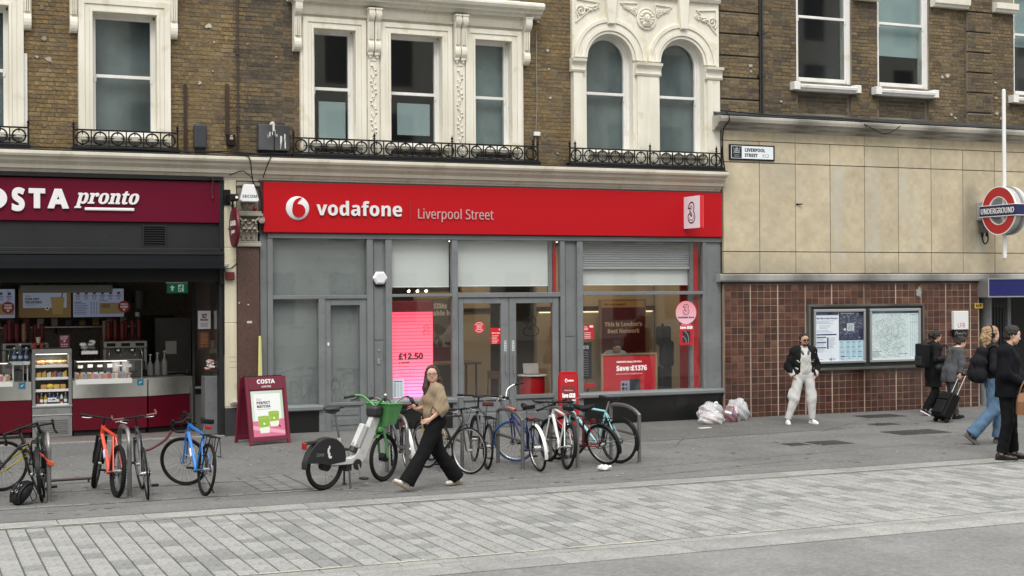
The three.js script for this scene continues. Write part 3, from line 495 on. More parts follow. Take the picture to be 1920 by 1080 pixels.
// stone cladding slabs
{
  const stoneT = tex(1024, 512, (u, v, i, j) => {
    const x = u * 10, y = v * 3.5; // metres from (15, 2.9)
    const a = fbm(u, v, 24, 5, 101, 8), b = fbm(u, v, 90, 3, 105, 32), c = fbm(u, v, 6, 4, 109, 3), f = speck(i, j, 31);
    let r = .86 + (a - .5) * .12 + (b - .5) * .1 + (f - .5) * .04, g = .807 + (a - .5) * .12 + (b - .5) * .1 + (f - .5) * .04, bl = .695 + (a - .5) * .1 + (b - .5) * .1 + (f - .5) * .04;
    const grey = step(.55, .72, c) * .35 * step(.3, .75, a); r += (.68 - r) * grey; g += (.67 - g) * grey; bl += (.62 - bl) * grey;
    // pale washed streaks running down in the middle slabs and beside the lamp bracket
    for (const [sx, w, y0, y1, k] of [[3.25, .22, .1, 2.6, .55], [4.2, .25, .2, 2.7, .5], [5.0, .2, .9, 2.5, .45], [5.3, .14, .2, 2.2, .35], [7.2, .16, .2, 1.5, .6], [7.05, .07, .3, 1.1, .5], [2.35, .12, 1.1, 2.4, .25]]) {
      const d = Math.abs(x - sx - (fbm(u, v, 8, 2, 120, 16) - .5) * .25) / w; if (d < 1) { const q = (1 - d * d) * k * step(y0, y0 + .5, y) * step(y1, y1 - .4, y) * (.3 + 1.1 * fbm(u, v, 64, 3, 121, 5)); r += (.86 - r) * q; g += (.86 - g) * q; bl += (.83 - bl) * q; }
    }
    // dark soot spots near the lamp and along the bottom slabs
    const dk = (step(.45, .0, Math.abs(x - 6.85)) * step(1.2, .3, Math.abs(y - 1.3)) * .5 + step(.5, .02, y) * .3 + step(.35, 0, Math.abs(x - .55)) * step(.7, .1, Math.abs(y - 2.0)) * .2) * step(.38, .7, a + b * .3); r -= r * dk * .45; g -= g * dk * .43; bl -= bl * dk * .38;
    return [r, g, bl];
  }, true, 1, true);
  stoneT.repeat.set(.1, 1 / 3.5); stoneT.offset.set(-1.5, -2.9 / 3.5);
  const sM = [.8, .76, .83].map(k => mat([k * .86, k * .85, k * .83], .88, { map: stoneT, bumpMap: T.brickB, bumpScale: .002 }));
  const X = [15.447, 16.324, 17.211, 18.086, 18.976, 19.869, 20.755, 21.632, 22.529, 23.42, 24.3, 25.2], Y = [2.975, 3.428, 5.27, 5.715];
  mesh('cladding_back', [bx(15.46, 30, 2.8, 6.2, -.4, .045), bx(25.2, 30, 2.97, 5.92, -.4, .1), bx(15.455, 15.5, 0, 2.85, -.4, .02)], mat([.07, .06, .045], .95), station);
  const r = mulberry(8);
  for (let i = 0; i < X.length - 1; i++) for (let j = 0; j < 3; j++) mesh('stone_slab', rb(X[i] + .008, X[i + 1] - .008, Y[j] + .008, Y[j + 1] - .008, .03, .1 + r() * .003, .004, 1), sM[Math.floor(r() * 3)], station);
  for (let i = 0; i < X.length - 1; i += 2) mesh('frieze_slab', rb(X[i] + .003, X[Math.min(i + 2, 11)] - .003, 5.72, 5.93, .05, .106, .004, 1), sM[1], station);
  mesh('stone_cornice', profX([[.02, 5.92], [.12, 5.92], [.15, 5.96], [.24, 6.0], [.27, 6.05], [.36, 6.07], [.38, 6.13], [.38, 6.17], [.3, 6.2], [.02, 6.21]], 15.24, 30), mat([.5, .47, .41], .85, { map: T.dirt }), station);
  mesh('cornice_flashing', [profX([[-.12, 6.215], [.34, 6.203], [.345, 6.215], [.1, 6.27], [-.03, 6.33], [-.12, 6.33]], 15.27, 30)], mat([.045, .05, .053], .65, { map: T.dirt }), station);
  mesh('stone_ledge', [profX([[.0, 2.81], [.16, 2.81], [.17, 2.84], [.17, 2.94], [.15, 2.965], [0, 2.97]], 15.33, 30)], mat([.38, .37, .35], .8, { map: T.dirt }), station);
  mesh('ledge_bed', bx(15.46, 30, 2.755, 2.81, -.2, .02), mat([.2, .17, .14], .95), station);
  mesh('wall_hook', [cyl([17.24, 4.43, .1], [17.34, 4.43, .16], .014), ball(17.24, 4.43, .11, .02)], M.iron, station);
}
// glazed tiles
{
  const strips = [15.47, 16.10, 16.768, 17.454, 18.124, 18.959, 19.795, 20.484, 21.155, 21.838, 22.07], rows = 19, rh = .1475, top = 2.752;
  const tones = [[.125, .043, .027], [.1, .035, .023], [.155, .06, .037], [.078, .029, .02], [.19, .085, .053], [.115, .048, .034]].map(c => phys(c, .22, { map: T.tile, clearcoat: .7, clearcoatRoughness: .15 }));
  mesh('grout_bed', bx(15.46, 22.09, -.02, 2.756, -.3, .074), mat([.36, .27, .2], .9, { map: T.dirt }), station);
  const tileV = [0, 1, 2, 3].map(k => { const g = flat(rb(-.5, .5, -.5, .5, -.5, .5, .02, 1)); boxUV(g); const u = g.attributes.uv; for (let i = 0; i < u.count; i++) u.setXY(i, u.getX(i) * .4 + k * .31, u.getY(i) * .4 + k * .17); return g; });
  const r = mulberry(19), list = [];
  for (let s = 0; s < strips.length - 1; s++) {
    const a = strips[s] + .012, b = strips[s + 1] - .012, n = Math.max(1, Math.round((b - a) / .165)), w = (b - a) / n;
    for (let k = 0; k < n; k++) for (let j = 0; j < rows; j++) {
      let y1 = top - j * rh, y0 = Math.max(y1 - rh, 0), x = a + (k + .5) * w;
      if (y1 - y0 < .03 || (x > 17.52 && x < 20.46 && y0 > 1.0 && y1 < 2.25)) continue;
      const q = r(), lowDark = y0 < .75; const t = lowDark ? (q < .35 ? 3 : q < .6 ? 1 : q < .85 ? 5 : 0) : q < .3 ? 0 : q < .52 ? 1 : q < .7 ? 2 : q < .82 ? 3 : q < .9 ? 5 : 4;
      list.push({ x, y: (y0 + y1) / 2, w: w - .011, h: y1 - y0 - .011, t, g: Math.floor(r() * 4), rx: (r() - .5) * .008, ry: (r() - .5) * .01 });
    }
  }
  list.sort((a, b) => a.x - b.x); const rest = new Map();
  list.forEach((b, i) => {
    if (i < 300) { const m = share('tile', tileV[b.g], tones[b.t], station); m.position.set(b.x, b.y, .071); m.scale.set(b.w, b.h, .012); m.rotation.set(b.rx, b.ry, 0); }
    else { const g = tileV[b.g].clone().scale(b.w, b.h, .012).rotateX(b.rx).rotateY(b.ry).translate(b.x, b.y, .071); if (!rest.has(b.t)) rest.set(b.t, []); rest.get(b.t).push(g); }
  });
  const tw = part('tilework', station); tw.userData.kind = 'stuff';
  for (const [t, gs] of rest) { const m = share('tiles', mergeGeometries(gs), tones[t], tw); m.userData.kind = 'stuff'; }
  const stripM = mat([.52, .43, .34], .75, { map: T.dirt });
  strips.forEach((x, i) => { if (i && i < strips.length) mesh('cover_strip', rb(x - .011, x + .011, .02, 2.75, .06, .083, .004, 1), stripM, station); });
  { const g = ball(20.42, 2.56, .08, .1, .75, 1.05, .06, 14), p = g.attributes.position; for (let i = 0; i < p.count; i++) { const a = Math.atan2(p.getY(i) - 2.56, p.getX(i) - 20.42), k = 1 + .25 * Math.sin(a * 5 + 1) + .18 * Math.sin(a * 9); p.setX(i, 20.42 + (p.getX(i) - 20.42) * k); p.setY(i, 2.56 + (p.getY(i) - 2.56) * k); } mesh('filler_patch', g, mat([.3, .29, .27], .9), station); }
  // entrance beyond the tiles
  mesh('entrance_wall', [bx(22.09, 30, 0, 2.8, -3.1, -3), bx(22.0, 22.1, 0, 2.8, -3, -.02), bx(22.09, 30, 2.8, 2.9, -3, .05)], mat([.05, .05, .05], .7), station);
  mesh('entrance_floor', bx(22.09, 30, -.02, .006, -3, .1), mat([.12, .12, .12], .6), station);
  mesh('entrance_column', cyl([22.55, 0, -.25], [22.55, 2.8, -.25], .14, .14, 24), mat([.3, .31, .31], .45, { map: T.metal }), station);
  mesh('entrance_gate', [...[...Array(14)].map((_, i) => bx(22.75 + i * .09, 22.78 + i * .09, .05, 2.2, -1.02, -1)), bx(22.72, 24, 2.2, 2.26, -1.03, -.99), bx(22.72, 24, .03, .08, -1.03, -.99)], M.greyDark, station);
  mesh('entrance_post', bx(23.15, 23.25, 0, 2.8, -.3, -.2), M.greyPaint, station);
}
// ---------- signs and cases on the station wall ----------
{
  const t = thing('canopy_sign', 'blank dark blue illuminated fascia over the station entrance', 'sign', [22.07, 2.46, .1]);
  mesh('casing', [bx(0, 5, -.02, .0, -.05, .32), bx(0, 5, .38, .4, -.05, .32), bx(-.03, 0, -.02, .4, -.05, .32), bx(0, 5, 0, .38, -.05, .28)], M.alu, t);
  mesh('face', rb(.005, 5, .008, .372, .26, .3, .004, 1), mat([.008, .011, .12], .3), t);
}
{
  const t = thing('street_name_sign', 'white street name plate with black crest and frame on the stone wall', 'sign', [15.58, 5.315, .103]);
  mesh('frame', [rb(0, 1.1, 0, .32, 0, .035, .008, 1)], M.black, t);
  print('plate', canvasTex(880, 256, (g, w, h) => {
    g.fillStyle = '#dfe6ea'; g.fillRect(0, 0, w, h); g.fillStyle = '#15181c'; g.fillRect(10, 8, 210, 240); g.strokeStyle = '#cfd6da'; g.lineWidth = 7;
    g.strokeRect(88, 60, 54, 80); g.beginPath(); g.moveTo(115, 60); g.lineTo(115, 140); g.moveTo(88, 95); g.lineTo(142, 95); g.stroke();
    g.lineWidth = 5; for (const s of [-1, 1]) { g.beginPath(); g.moveTo(115 + s * 32, 140); g.quadraticCurveTo(115 + s * 75, 110, 115 + s * 45, 70); g.quadraticCurveTo(115 + s * 80, 60, 115 + s * 60, 35); g.moveTo(115 + s * 35, 120); g.lineTo(115 + s * 70, 150); g.stroke(); } g.beginPath(); g.arc(115, 40, 16, 0, 7); g.stroke(); g.fillStyle = '#cfd6da'; g.font = '26px serif'; g.textAlign = 'center'; g.fillText('CITY OF', 115, 190); g.fillText('LONDON', 115, 222);
    g.textAlign = 'left'; g.fillStyle = '#1a1e24'; g.font = 'bold 92px sans-serif'; g.fillText('LIVERPOOL', 280, 112, 430); g.fillText('STREET', 280, 218, 270); g.font = '84px sans-serif'; g.fillText('EC2', 650, 218, 150);
  }), .04, 1.06, .03, .29, .037, t);
}
{
  // poster case with two framed posters
  const t = thing('poster_case', 'dark green double poster case with city maps on the tiled wall', 'poster case', [17.49, .94, .085]);
  const gm = mat([.022, .03, .026], .5, { map: T.metal });
  mesh('backboard', [bx(0, 3, 0, 1.36, -.03, .05)], gm, t); mesh('outer_frame', [rb(-.01, 3.01, 1.325, 1.38, -.02, .085, .01, 1), rb(-.01, 3.01, -.02, .035, -.02, .085, .01, 1), rb(-.01, .04, .035, 1.325, -.02, .085, .01, 1), rb(2.96, 3.01, .035, 1.325, -.02, .085, .01, 1)], mat([.1, .1, .085], .6, { map: T.dirt }), t);
  const r = mulberry(71);
  const lines = (g, x, y, w, n, lh, c) => { g.fillStyle = c; for (let i = 0; i < n; i++) g.fillRect(x, y + i * lh, w * (.55 + .45 * r()), lh * .35); };
  const p1 = canvasTex(768, 640, (g, w, h) => {
    g.fillStyle = '#e3ebf3'; g.fillRect(0, 0, w, h); g.fillStyle = '#1f4468'; g.fillRect(0, 0, 368, 40); g.fillStyle = '#cfe0ee'; g.font = '17px sans-serif'; g.fillText('Tell us what you think', 20, 26);
    g.fillStyle = '#1c2a4a'; g.font = 'bold 30px sans-serif'; g.fillText("We'd like to hear from you", 20, 92, 330); lines(g, 20, 112, 320, 3, 17, '#7d8ca0'); lines(g, 60, 175, 220, 3, 17, '#8794a6'); lines(g, 20, 238, 300, 2, 17, '#8f9bad');
    g.fillStyle = '#22346b'; g.fillRect(20, 285, 316, 18); g.fillRect(20, 322, 150, 14); g.fillRect(20, 388, 150, 14); g.fillRect(20, 456, 150, 14); g.fillRect(184, 332, 24, 150); lines(g, 20, 342, 145, 3, 14, '#93a0b4'); lines(g, 20, 408, 145, 3, 14, '#93a0b4'); lines(g, 20, 476, 140, 4, 14, '#9aa6b8'); lines(g, 216, 336, 120, 9, 16, '#8d9aae');
    g.strokeStyle = '#2b3a55'; g.lineWidth = 6; g.beginPath(); g.arc(245, 618, 15, 0, 7); g.stroke(); g.fillStyle = '#2b3a55'; g.fillRect(222, 614, 46, 8); lines(g, 276, 606, 60, 2, 14, '#55637d'); lines(g, 20, 616, 110, 1, 14, '#55637d');
    g.fillStyle = '#1f2848'; g.fillRect(374, 0, w - 374, 376); g.strokeStyle = '#8d96ad'; g.lineWidth = 2; for (let i = 0; i < 26; i++) { g.beginPath(); let x = 560 + (r() - .5) * 60, y = 200 + (r() - .5) * 60; g.moveTo(x, y); const a = r() * 6.28; for (let k = 0; k < 5; k++) { x += Math.cos(a) * 45 + (r() - .5) * 30; y += Math.sin(a) * 38 + (r() - .5) * 30; x = clamp(x, 385, 755); y = clamp(y, 20, 368); g.lineTo(x, y); } g.stroke(); }
    for (let i = 0; i < 60; i++) { g.fillStyle = r() < .5 ? '#c9d2e4' : '#8f9abb'; g.fillRect(388 + r() * 350, 20 + r() * 345, 8 + r() * 34, 4); }
    g.fillStyle = '#b9cbd4'; g.fillRect(505, 148, 118, 104); g.fillStyle = '#e2a93c'; g.fillRect(565, 170, 30, 44); g.fillStyle = '#8fb0c8'; g.fillRect(520, 190, 34, 40); g.strokeStyle = '#6f8794'; for (let i = 0; i < 8; i++) { g.beginPath(); g.moveTo(505 + r() * 118, 148); g.lineTo(505 + r() * 118, 252); g.stroke(); } g.fillStyle = '#dfe6ee'; g.fillRect(455, 218, 30, 26); g.font = 'bold 17px sans-serif'; g.fillText('Night buses from this area', 405, 24);
    g.fillStyle = '#bfdce9'; g.fillRect(374, 376, w - 374, h - 376); for (let c = 0; c < 4; c++) for (let i = 0; i < 16; i++) { g.fillStyle = i % 5 === 0 ? '#4b6b86' : '#7f9db3'; g.fillRect(392 + c * 92 + (c ? 8 : 0), 392 + i * 13, 40 + r() * 36, i % 5 === 0 ? 8 : 4); } g.fillStyle = '#25415c'; g.fillRect(404, 580, 70, 12); lines(g, 400, 610, 70, 2, 13, '#3f5c76'); lines(g, 520, 610, 70, 1, 13, '#3f5c76'); g.strokeStyle = '#2b3a55'; g.beginPath(); g.arc(678, 616, 12, 0, 7); g.stroke();
  });
  const p2 = canvasTex(1024, 832, (g, w, h) => {
    g.fillStyle = '#d3e0e1'; g.fillRect(0, 0, w, h); g.fillStyle = '#1d5f86'; g.fillRect(0, 0, w, 34); g.fillStyle = '#bfe0f0'; g.font = '22px sans-serif'; g.fillText('Bus services across the city', 20, 25);
    const cols = ['#8aa5a4', '#93b0ad', '#7f999c', '#a3bab6', '#88a79a', '#94a4ac', '#9db7c6']; for (let i = 0; i < 260; i++) { g.strokeStyle = cols[Math.floor(r() * 7)]; g.lineWidth = 1.5 + r() * 3; let x = 40 + r() * 700, y = 60 + r() * 720, a = r() * 6.28; g.beginPath(); g.moveTo(x, y); for (let k = 0; k < 7; k++) { a += (r() - .5) * 1.5; x = clamp(x + Math.cos(a) * 36, 15, 800); y = clamp(y + Math.sin(a) * 36, 45, 800); g.lineTo(x, y); } g.stroke(); }
    g.strokeStyle = '#dcecee'; g.lineWidth = 13; g.beginPath(); g.moveTo(10, 560); g.bezierCurveTo(180, 600, 150, 720, 300, 770); g.bezierCurveTo(420, 700, 360, 560, 520, 520); g.bezierCurveTo(640, 540, 700, 440, 810, 470); g.stroke();
    for (let i = 0; i < 420; i++) { g.fillStyle = '#5d7277'; g.fillRect(30 + r() * 760, 50 + r() * 740, 8 + r() * 24, 3); }
    g.fillStyle = '#d5e7ea'; g.fillRect(830, 44, 190, 770); for (let c = 0; c < 4; c++) for (let i = 0; i < 62; i++) { g.fillStyle = '#6d868c'; g.fillRect(842 + c * 46, 56 + i * 12, 18 + r() * 20, 4); } g.fillStyle = '#33474c'; g.fillRect(842, 56, 170, 7); g.fillRect(842, 190, 170, 6); g.fillRect(20, 690, 200, 8); lines(g, 20, 710, 190, 6, 15, '#5e757b'); g.fillStyle = '#2b3d42'; g.fillRect(590, 738, 110, 9); g.fillRect(720, 734, 60, 14);
  });
  for (const [x0, x1, tx] of [[.115, 1.44, p1], [1.55, 2.9, p2]]) {
    mesh('poster_frame', [rb(x0, x1, 1.215, 1.275, .04, .1, .012, 1), rb(x0, x1, .125, .18, .04, .1, .012, 1), rb(x0, x0 + .05, .18, 1.215, .04, .1, .012, 1), rb(x1 - .05, x1, .18, 1.215, .04, .1, .012, 1)], M.alu, t);
    print('poster', tx, x0 + .05, x1 - .05, .18, 1.215, .062, t, { rough: .7 });
    mesh('glazing', bx(x0 + .05, x1 - .05, .18, 1.215, .078, .081), M.glass, t);
  }
}
{
  const t = thing('notice_box', 'white metal box lettered in red with a dark base on the tiles', 'sign', [21.3, 1.57, .083]);
  mesh('box', rb(0, .4, .16, .57, 0, .1, .012), M.whitePl, t); mesh('base', rb(.01, .39, 0, .165, 0, .08, .01), M.black, t);
  print('lettering', canvasTex(256, 256, (g, w, h) => { g.fillStyle = '#d8d9da'; g.fillRect(0, 0, w, h); g.fillStyle = '#a3182a'; g.font = '92px sans-serif'; g.fillText('LFB', 50, 232, 180); }), .012, .388, .17, .56, .1012, t);
  print('scrawl', canvasTex(256, 96, (g, w, h) => { g.fillStyle = '#121315'; g.fillRect(0, 0, w, h); g.strokeStyle = '#b9bcc0'; g.lineWidth = 5; const r = mulberry(4); for (let i = 0; i < 9; i++) { g.beginPath(); g.moveTo(20 + i * 24, 20 + r() * 50); g.quadraticCurveTo(20 + i * 24 + r() * 30, r() * 90, 45 + i * 22, 30 + r() * 40); g.stroke(); } }), .015, .385, .01, .155, .0815, t);
  const u = thing('rendezvous_sign', 'small yellow plate with black letters on the tiles', 'sign', [21.95, 2.19, .083]); mesh('plate', rb(0, .24, 0, .12, 0, .012, .004, 1), mat([.5, .35, .03], .5), u);
  print('lettering', canvasTex(256, 128, (g, w, h) => { g.fillStyle = '#c79f2c'; g.fillRect(0, 0, w, h); g.fillStyle = '#191712'; g.font = 'bold 100px sans-serif'; g.fillText('RVP', 24, 100, 210); }), .006, .234, .006, .114, .0135, u);
}
// tiny painted scrawl on the tiles
print('wall_scrawl', canvasTex(256, 128, (g, w, h) => { g.fillStyle = '#3a1d16'; g.fillRect(0, 0, w, h); g.strokeStyle = '#b8b3ad'; g.lineWidth = 8; g.beginPath(); g.moveTo(20, 90); g.quadraticCurveTo(60, 10, 90, 80); g.quadraticCurveTo(120, 20, 150, 60); g.lineTo(230, 50); g.moveTo(110, 100); g.lineTo(220, 80); g.stroke(); }), 20.9, 21.12, 1.28, 1.4, .0845, station);
// ---------- hanging roundel ----------
{
  // hangs square to the wall, so its discs face along the street
  const t = thing('roundel_sign', 'red ring station sign with blue name bar hung from a white pole', 'sign', [22.1, 0, .88]);
  const cy = 4.33, R = .53, W = .3; // drum axis along x
  const drum = g => g.rotateY(Math.PI / 2);
  const annulus = (r0, r1, d) => { const s = new THREE.Shape(); s.absarc(0, 0, r1, 0, Math.PI * 2); const h = new THREE.Path(); h.absarc(0, 0, r0, 0, Math.PI * 2, true); s.holes.push(h); return new THREE.ExtrudeGeometry(s, { depth: d, bevelEnabled: false, curveSegments: 40 }).translate(0, 0, -d / 2); };
  mesh('drum', drum(annulus(.3, R - .012, W)).translate(0, cy, 0), mat([.55, .55, .54], .45, { map: T.metal }), t);
  for (const s of [-1, 1]) { mesh('red_ring', drum(annulus(.31, R - .02, .02)).translate(s * (W / 2 + .008), cy, 0), mat([.42, .016, .022], .35), t); mesh('ring_edge', [drum(annulus(R - .02, R, .034)).translate(s * (W / 2 + .004), cy, 0), drum(annulus(.295, .31, .034)).translate(s * (W / 2 + .004), cy, 0)], M.whitePl, t); }
  mesh('drum_band', drum(annulus(R - .012, R + .004, .06)).translate(.04, cy, 0), mat([.2, .2, .2], .5), t);
  mesh('name_bar', rb(-W / 2 - .05, W / 2 + .05, cy - .115, cy + .115, -.56, .56, .01, 1), mat([.012, .016, .085], .35), t);
  mesh('bar_edge', [rb(-W / 2 - .055, W / 2 + .055, cy + .112, cy + .127, -.568, .568, .004, 1), rb(-W / 2 - .055, W / 2 + .055, cy - .127, cy - .112, -.568, .568, .004, 1)], M.whitePl, t);
  const txt = text('UNDERGROUND', 'r', -.51, .51, cy - .062, cy + .062, 0, .008, 0, .012).rotateY(-Math.PI / 2).translate(-W / 2 - .05, 0, 0); mesh('lettering', txt, M.whitePl, t);
  mesh('lettering', text('UNDERGROUND', 'r', -.51, .51, cy - .062, cy + .062, 0, .008, 0, .012).rotateY(Math.PI / 2).translate(W / 2 + .05, 0, 0), M.whitePl, t);
  mesh('pole', [cyl([0, cy - 1.02, 0], [0, 6.95, 0], .042, .042, 16), ball(0, cy - 1.02, 0, .042), ball(0, 6.95, 0, .042)], M.whitePl, t);
  mesh('wall_arm', [bx(-.05, .05, cy - .02, cy + .06, -.92, -.5)], M.whitePl, t);
  const b = thing('bracket_lamp', 'grey bracket floodlight with cables fixed to the stone wall', 'lamp', [22.02, 3.6, .103]);
  mesh('casing', [rb(-.02, .28, .55, .96, 0, .35, .02)], mat([.4, .4, .39], .6, { map: T.dirt }), b); mesh('ballast', [rb(.05, .22, .28, .56, 0, .14, .015), rb(.02, .26, .5, .56, 0, .12, .01)], mat([.12, .12, .115], .7, { map: T.dirt }), b);
  mesh('cable', [tube([[.08, .3, .08], [.07, .12, .1], [.14, .03, .1], [.22, .12, .1], [.22, .32, .08]], .016, 40, 6), cyl([.08, .18, .08], [.08, .32, .08], .028), cyl([.21, .2, .08], [.21, .32, .08], .028)], M.iron, b);
}
tag(mesh('cable', [tube([[18.6, 6.24, .3], [18.85, 6.1, .4], [19.2, 5.96, .42], [19.5, 6.02, .41], [19.75, 6.16, .36], [20, 6.22, .25]], .011, 60, 5), tube([[15.4, 6.32, .1], [16.5, 6.26, .2], [17.6, 6.27, .15], [18.6, 6.24, .3], [20, 6.23, .2], [21.5, 6.26, .12], [22.8, 6.24, .2], [24.5, 6.25, .15]], .012, 90, 5)], M.black), 'black cable drooping over the stone cornice of the station wall', 'cable');
tag(mesh('cable', [tube([[15.46, 6.3, .2], [15.42, 6.1, .41], [15.4, 5.9, .2], [15.41, 5.4, .16], [15.43, 5.1, .2], [15.42, 5.0, .2]], .014, 40, 5)], M.black), 'black cable running down between the arched windows and the street name plate', 'cable');
// ---------- buildings across the street (behind the camera; their reflections show in the shop glass) ----------
{
  const t = thing('office_building', 'stone office block across the street seen mirrored in the shop windows', 'building', [0, 0, 44]);
  const s = shape([[-40, 0], [70, 0], [70, 21], [-40, 21]]); const wins = []; for (let x = -38; x < 68; x += 3.2) for (const y of [1, 5.2, 9.2, 13.2, 17.2]) { s.holes.push(rectHole(x, x + 1.5, y, y + 2.6)); wins.push(bx(x, x + 1.5, y, y + 2.6, .2, .25)); }
  mesh('wall', extr(s, 0, .5), mat([.5, .48, .43], .9), t); mesh('glazing', wins, mat([.04, .045, .05], .15), t); mesh('cornice', [bx(-40, 70, 21, 21.6, -.5, .5), bx(-40, 70, 4.3, 4.6, -.25, .1)], mat([.34, .32, .28], .9), t); mesh('roof_body', bx(-40, 70, 0, 21, .5, 8), mat([.1, .1, .1], .9), t);
}
// ---------- phone shop: grey glazed front, red fascia ----------
const red = M.red, G3 = M.greyPaint;
// outlined swirl numeral drawn on prints
function numeral(g, cx, cy, h, col, lw) {
  g.save(); g.translate(cx, cy); g.scale(h / 100, h / 100); g.strokeStyle = col; g.lineWidth = lw; g.lineJoin = 'round';
  g.beginPath(); g.moveTo(-32, -22); g.bezierCurveTo(-22, -50, 14, -62, 24, -36); g.bezierCurveTo(28, -22, 20, -12, 18, -6); g.bezierCurveTo(40, 10, 38, 48, 2, 50); g.bezierCurveTo(-36, 50, -42, 10, -20, 4); g.bezierCurveTo(-10, 4, -8, 14, -2, 18); g.bezierCurveTo(6, 14, 4, 2, -16, -6); g.bezierCurveTo(-16, -12, -10, -18, -8, -22); g.closePath(); g.stroke();
  g.lineWidth = lw * .5; g.beginPath(); g.moveTo(-14, -26); g.lineTo(-2, -34); g.lineTo(8, -28); g.lineTo(2, -14); g.moveTo(-24, 22); g.lineTo(-18, 36); g.lineTo(-6, 32); g.lineTo(6, 40); g.lineTo(20, 24); g.lineTo(16, 10); g.stroke(); g.restore();
}
function speechMark(g, cx, cy, r, ringC, dropC) {
  g.fillStyle = ringC; g.beginPath(); g.arc(cx, cy, r, 0, 7); g.fill(); g.fillStyle = dropC; g.beginPath(); g.arc(cx + r * .06, cy + r * .2, r * .56, 0, 7); g.fill();
  g.beginPath(); g.moveTo(cx - r * .5, cy + r * .2); g.quadraticCurveTo(cx - r * .45, cy - r * .75, cx + r * .3, cy - r * .9); g.quadraticCurveTo(cx - r * .05, cy - r * .5, cx + r * .15, cy - r * .25); g.fill();
}
const shop = thing('phone_shopfront', 'grey framed glass shopfront with double doors under the bright red fascia', 'shopfront');
{
  const F = (x0, x1, y0, y1, z0 = -.09, z1 = .03) => rb(x0, x1, y0, y1, z0, z1, .008, 1);
  const fr = (name, ...g) => mesh(name, g, G3, shop);
  fr('pilaster', rb(5.86, 5.99, 0, 3.7, -.12, .0, .006, 1)); fr('pilaster', rb(15.08, 15.44, .55, 3.7, -.12, .0, .006, 1), F(15.0, 15.08, .6, 3.7));
  fr('head_rail', F(5.99, 15.44, 3.62, 3.71, -.12, .045)); fr('frame', F(5.99, 6.09, .08, 3.62)); fr('frame', F(7.85, 7.97, .0, 3.62)); fr('frame', F(8.21, 8.335, .0, 3.62)); fr('frame', F(9.53, 9.645, 0, 3.62)); fr('frame', F(11.79, 11.89, 0, 3.62)); fr('frame', F(12.15, 12.28, 0, 3.62));
  fr('transom', F(6.09, 7.85, 2.52, 2.59)); fr('transom', F(8.335, 9.53, 2.545, 2.6)); fr('transom', F(9.645, 11.79, 2.525, 2.615)); fr('transom', F(12.28, 15.0, 2.55, 2.62)); fr('mullion', F(6.93, 7.05, .1, 2.52));
  for (const [a, b] of [[7.97, 8.21], [11.89, 12.15]]) fr('panelled_column', bx(a, b, 0, 3.62, -.12, -.035), rb(a + .03, b - .03, .2, 1.7, -.05, -.025, .006, 1), rb(a + .03, b - .03, 1.75, 3.58, -.05, -.025, .006, 1));
  for (const [a, b, y] of [[6.02, 7.0, .59], [8.24, 9.6, .63], [12.17, 15.475, .62]]) fr('window_sill', profX([[-.1, y - .1], [.06, y - .1], [.085, y - .08], [.085, y - .03], [.03, y + .005], [-.1, y + .02]], a, b));
  fr('pilaster_base', rb(15.08, 15.44, .1, .52, -.1, -.01, .004, 1));
  mesh('plinth', [bx(5.99, 6.95, 0, .5, -.1, .0)], M.blackGloss, shop); mesh('plinth', [bx(8.21, 9.58, 0, .54, -.1, .0)], M.blackGloss, shop); mesh('plinth', [bx(12.15, 15.46, -.02, .53, -.1, .02), bx(14.35, 14.36, 0, .53, .02, .024)], mat([.012, .012, .012], .28, { map: T.metal }), shop);
  // blanked panels and side door on the left
  const obsc = mat([.23, .262, .258], .5, { map: T.metal });
  mesh('back_panel', bx(6.05, 7.9, .1, 3.65, -.2, -.13), obsc, shop);
  mesh('pane', bx(6.09, 7.85, 2.59, 3.62, -.05, -.042), M.glass, shop); mesh('pane', bx(6.09, 6.93, .6, 2.52, -.05, -.042), M.glass, shop);
  const d = part('door', shop);
  mesh('door_leaf', [F(7.05, 7.165, .1, 2.52, -.1, .0), F(7.72, 7.85, .1, 2.52, -.1, .0), F(7.165, 7.72, 2.4, 2.52, -.1, .0), F(7.165, 7.72, .1, .62, -.1, -.02), rb(7.2, 7.69, .2, .33, -.03, -.008, .008, 1), rb(7.2, 7.69, .38, .5, -.03, -.008, .008, 1), rb(7.12, 7.78, .56, .62, -.03, .012, .008, 1)], G3, d);
  mesh('pane', bx(7.165, 7.72, .62, 2.4, -.06, -.052), M.glass, d); mesh('lock', [rb(7.095, 7.13, 1.66, 1.72, 0, .02, .006, 1)], M.whitePl, d);
  mesh('entry_panel', [rb(8.055, 8.105, 1.3, 1.4, -.03, -.008, .006, 1), cyl([8.085, 1.56, -.03], [8.085, 1.56, -.01], .022, .022, 12)], M.alu, shop);
  mesh('doorstep', bx(7.0, 7.97, 0, .1, -.1, .05), mat([.2, .2, .195], .9, { map: T.granite }), shop);
  mesh('doorstep', bx(9.6, 11.85, -.02, .035, -.1, .06), mat([.22, .22, .215], .9, { map: T.granite }), shop);
  // shop window glass
  for (const [a, b, y0, y1] of [[8.335, 9.53, .64, 2.545], [8.335, 9.53, 2.6, 3.62], [9.645, 11.79, 2.615, 3.62], [12.28, 15.0, .63, 2.55], [12.28, 15.0, 2.62, 3.62]]) mesh('pane', bx(a, b, y0, y1, -.04, -.032), M.glass, shop);
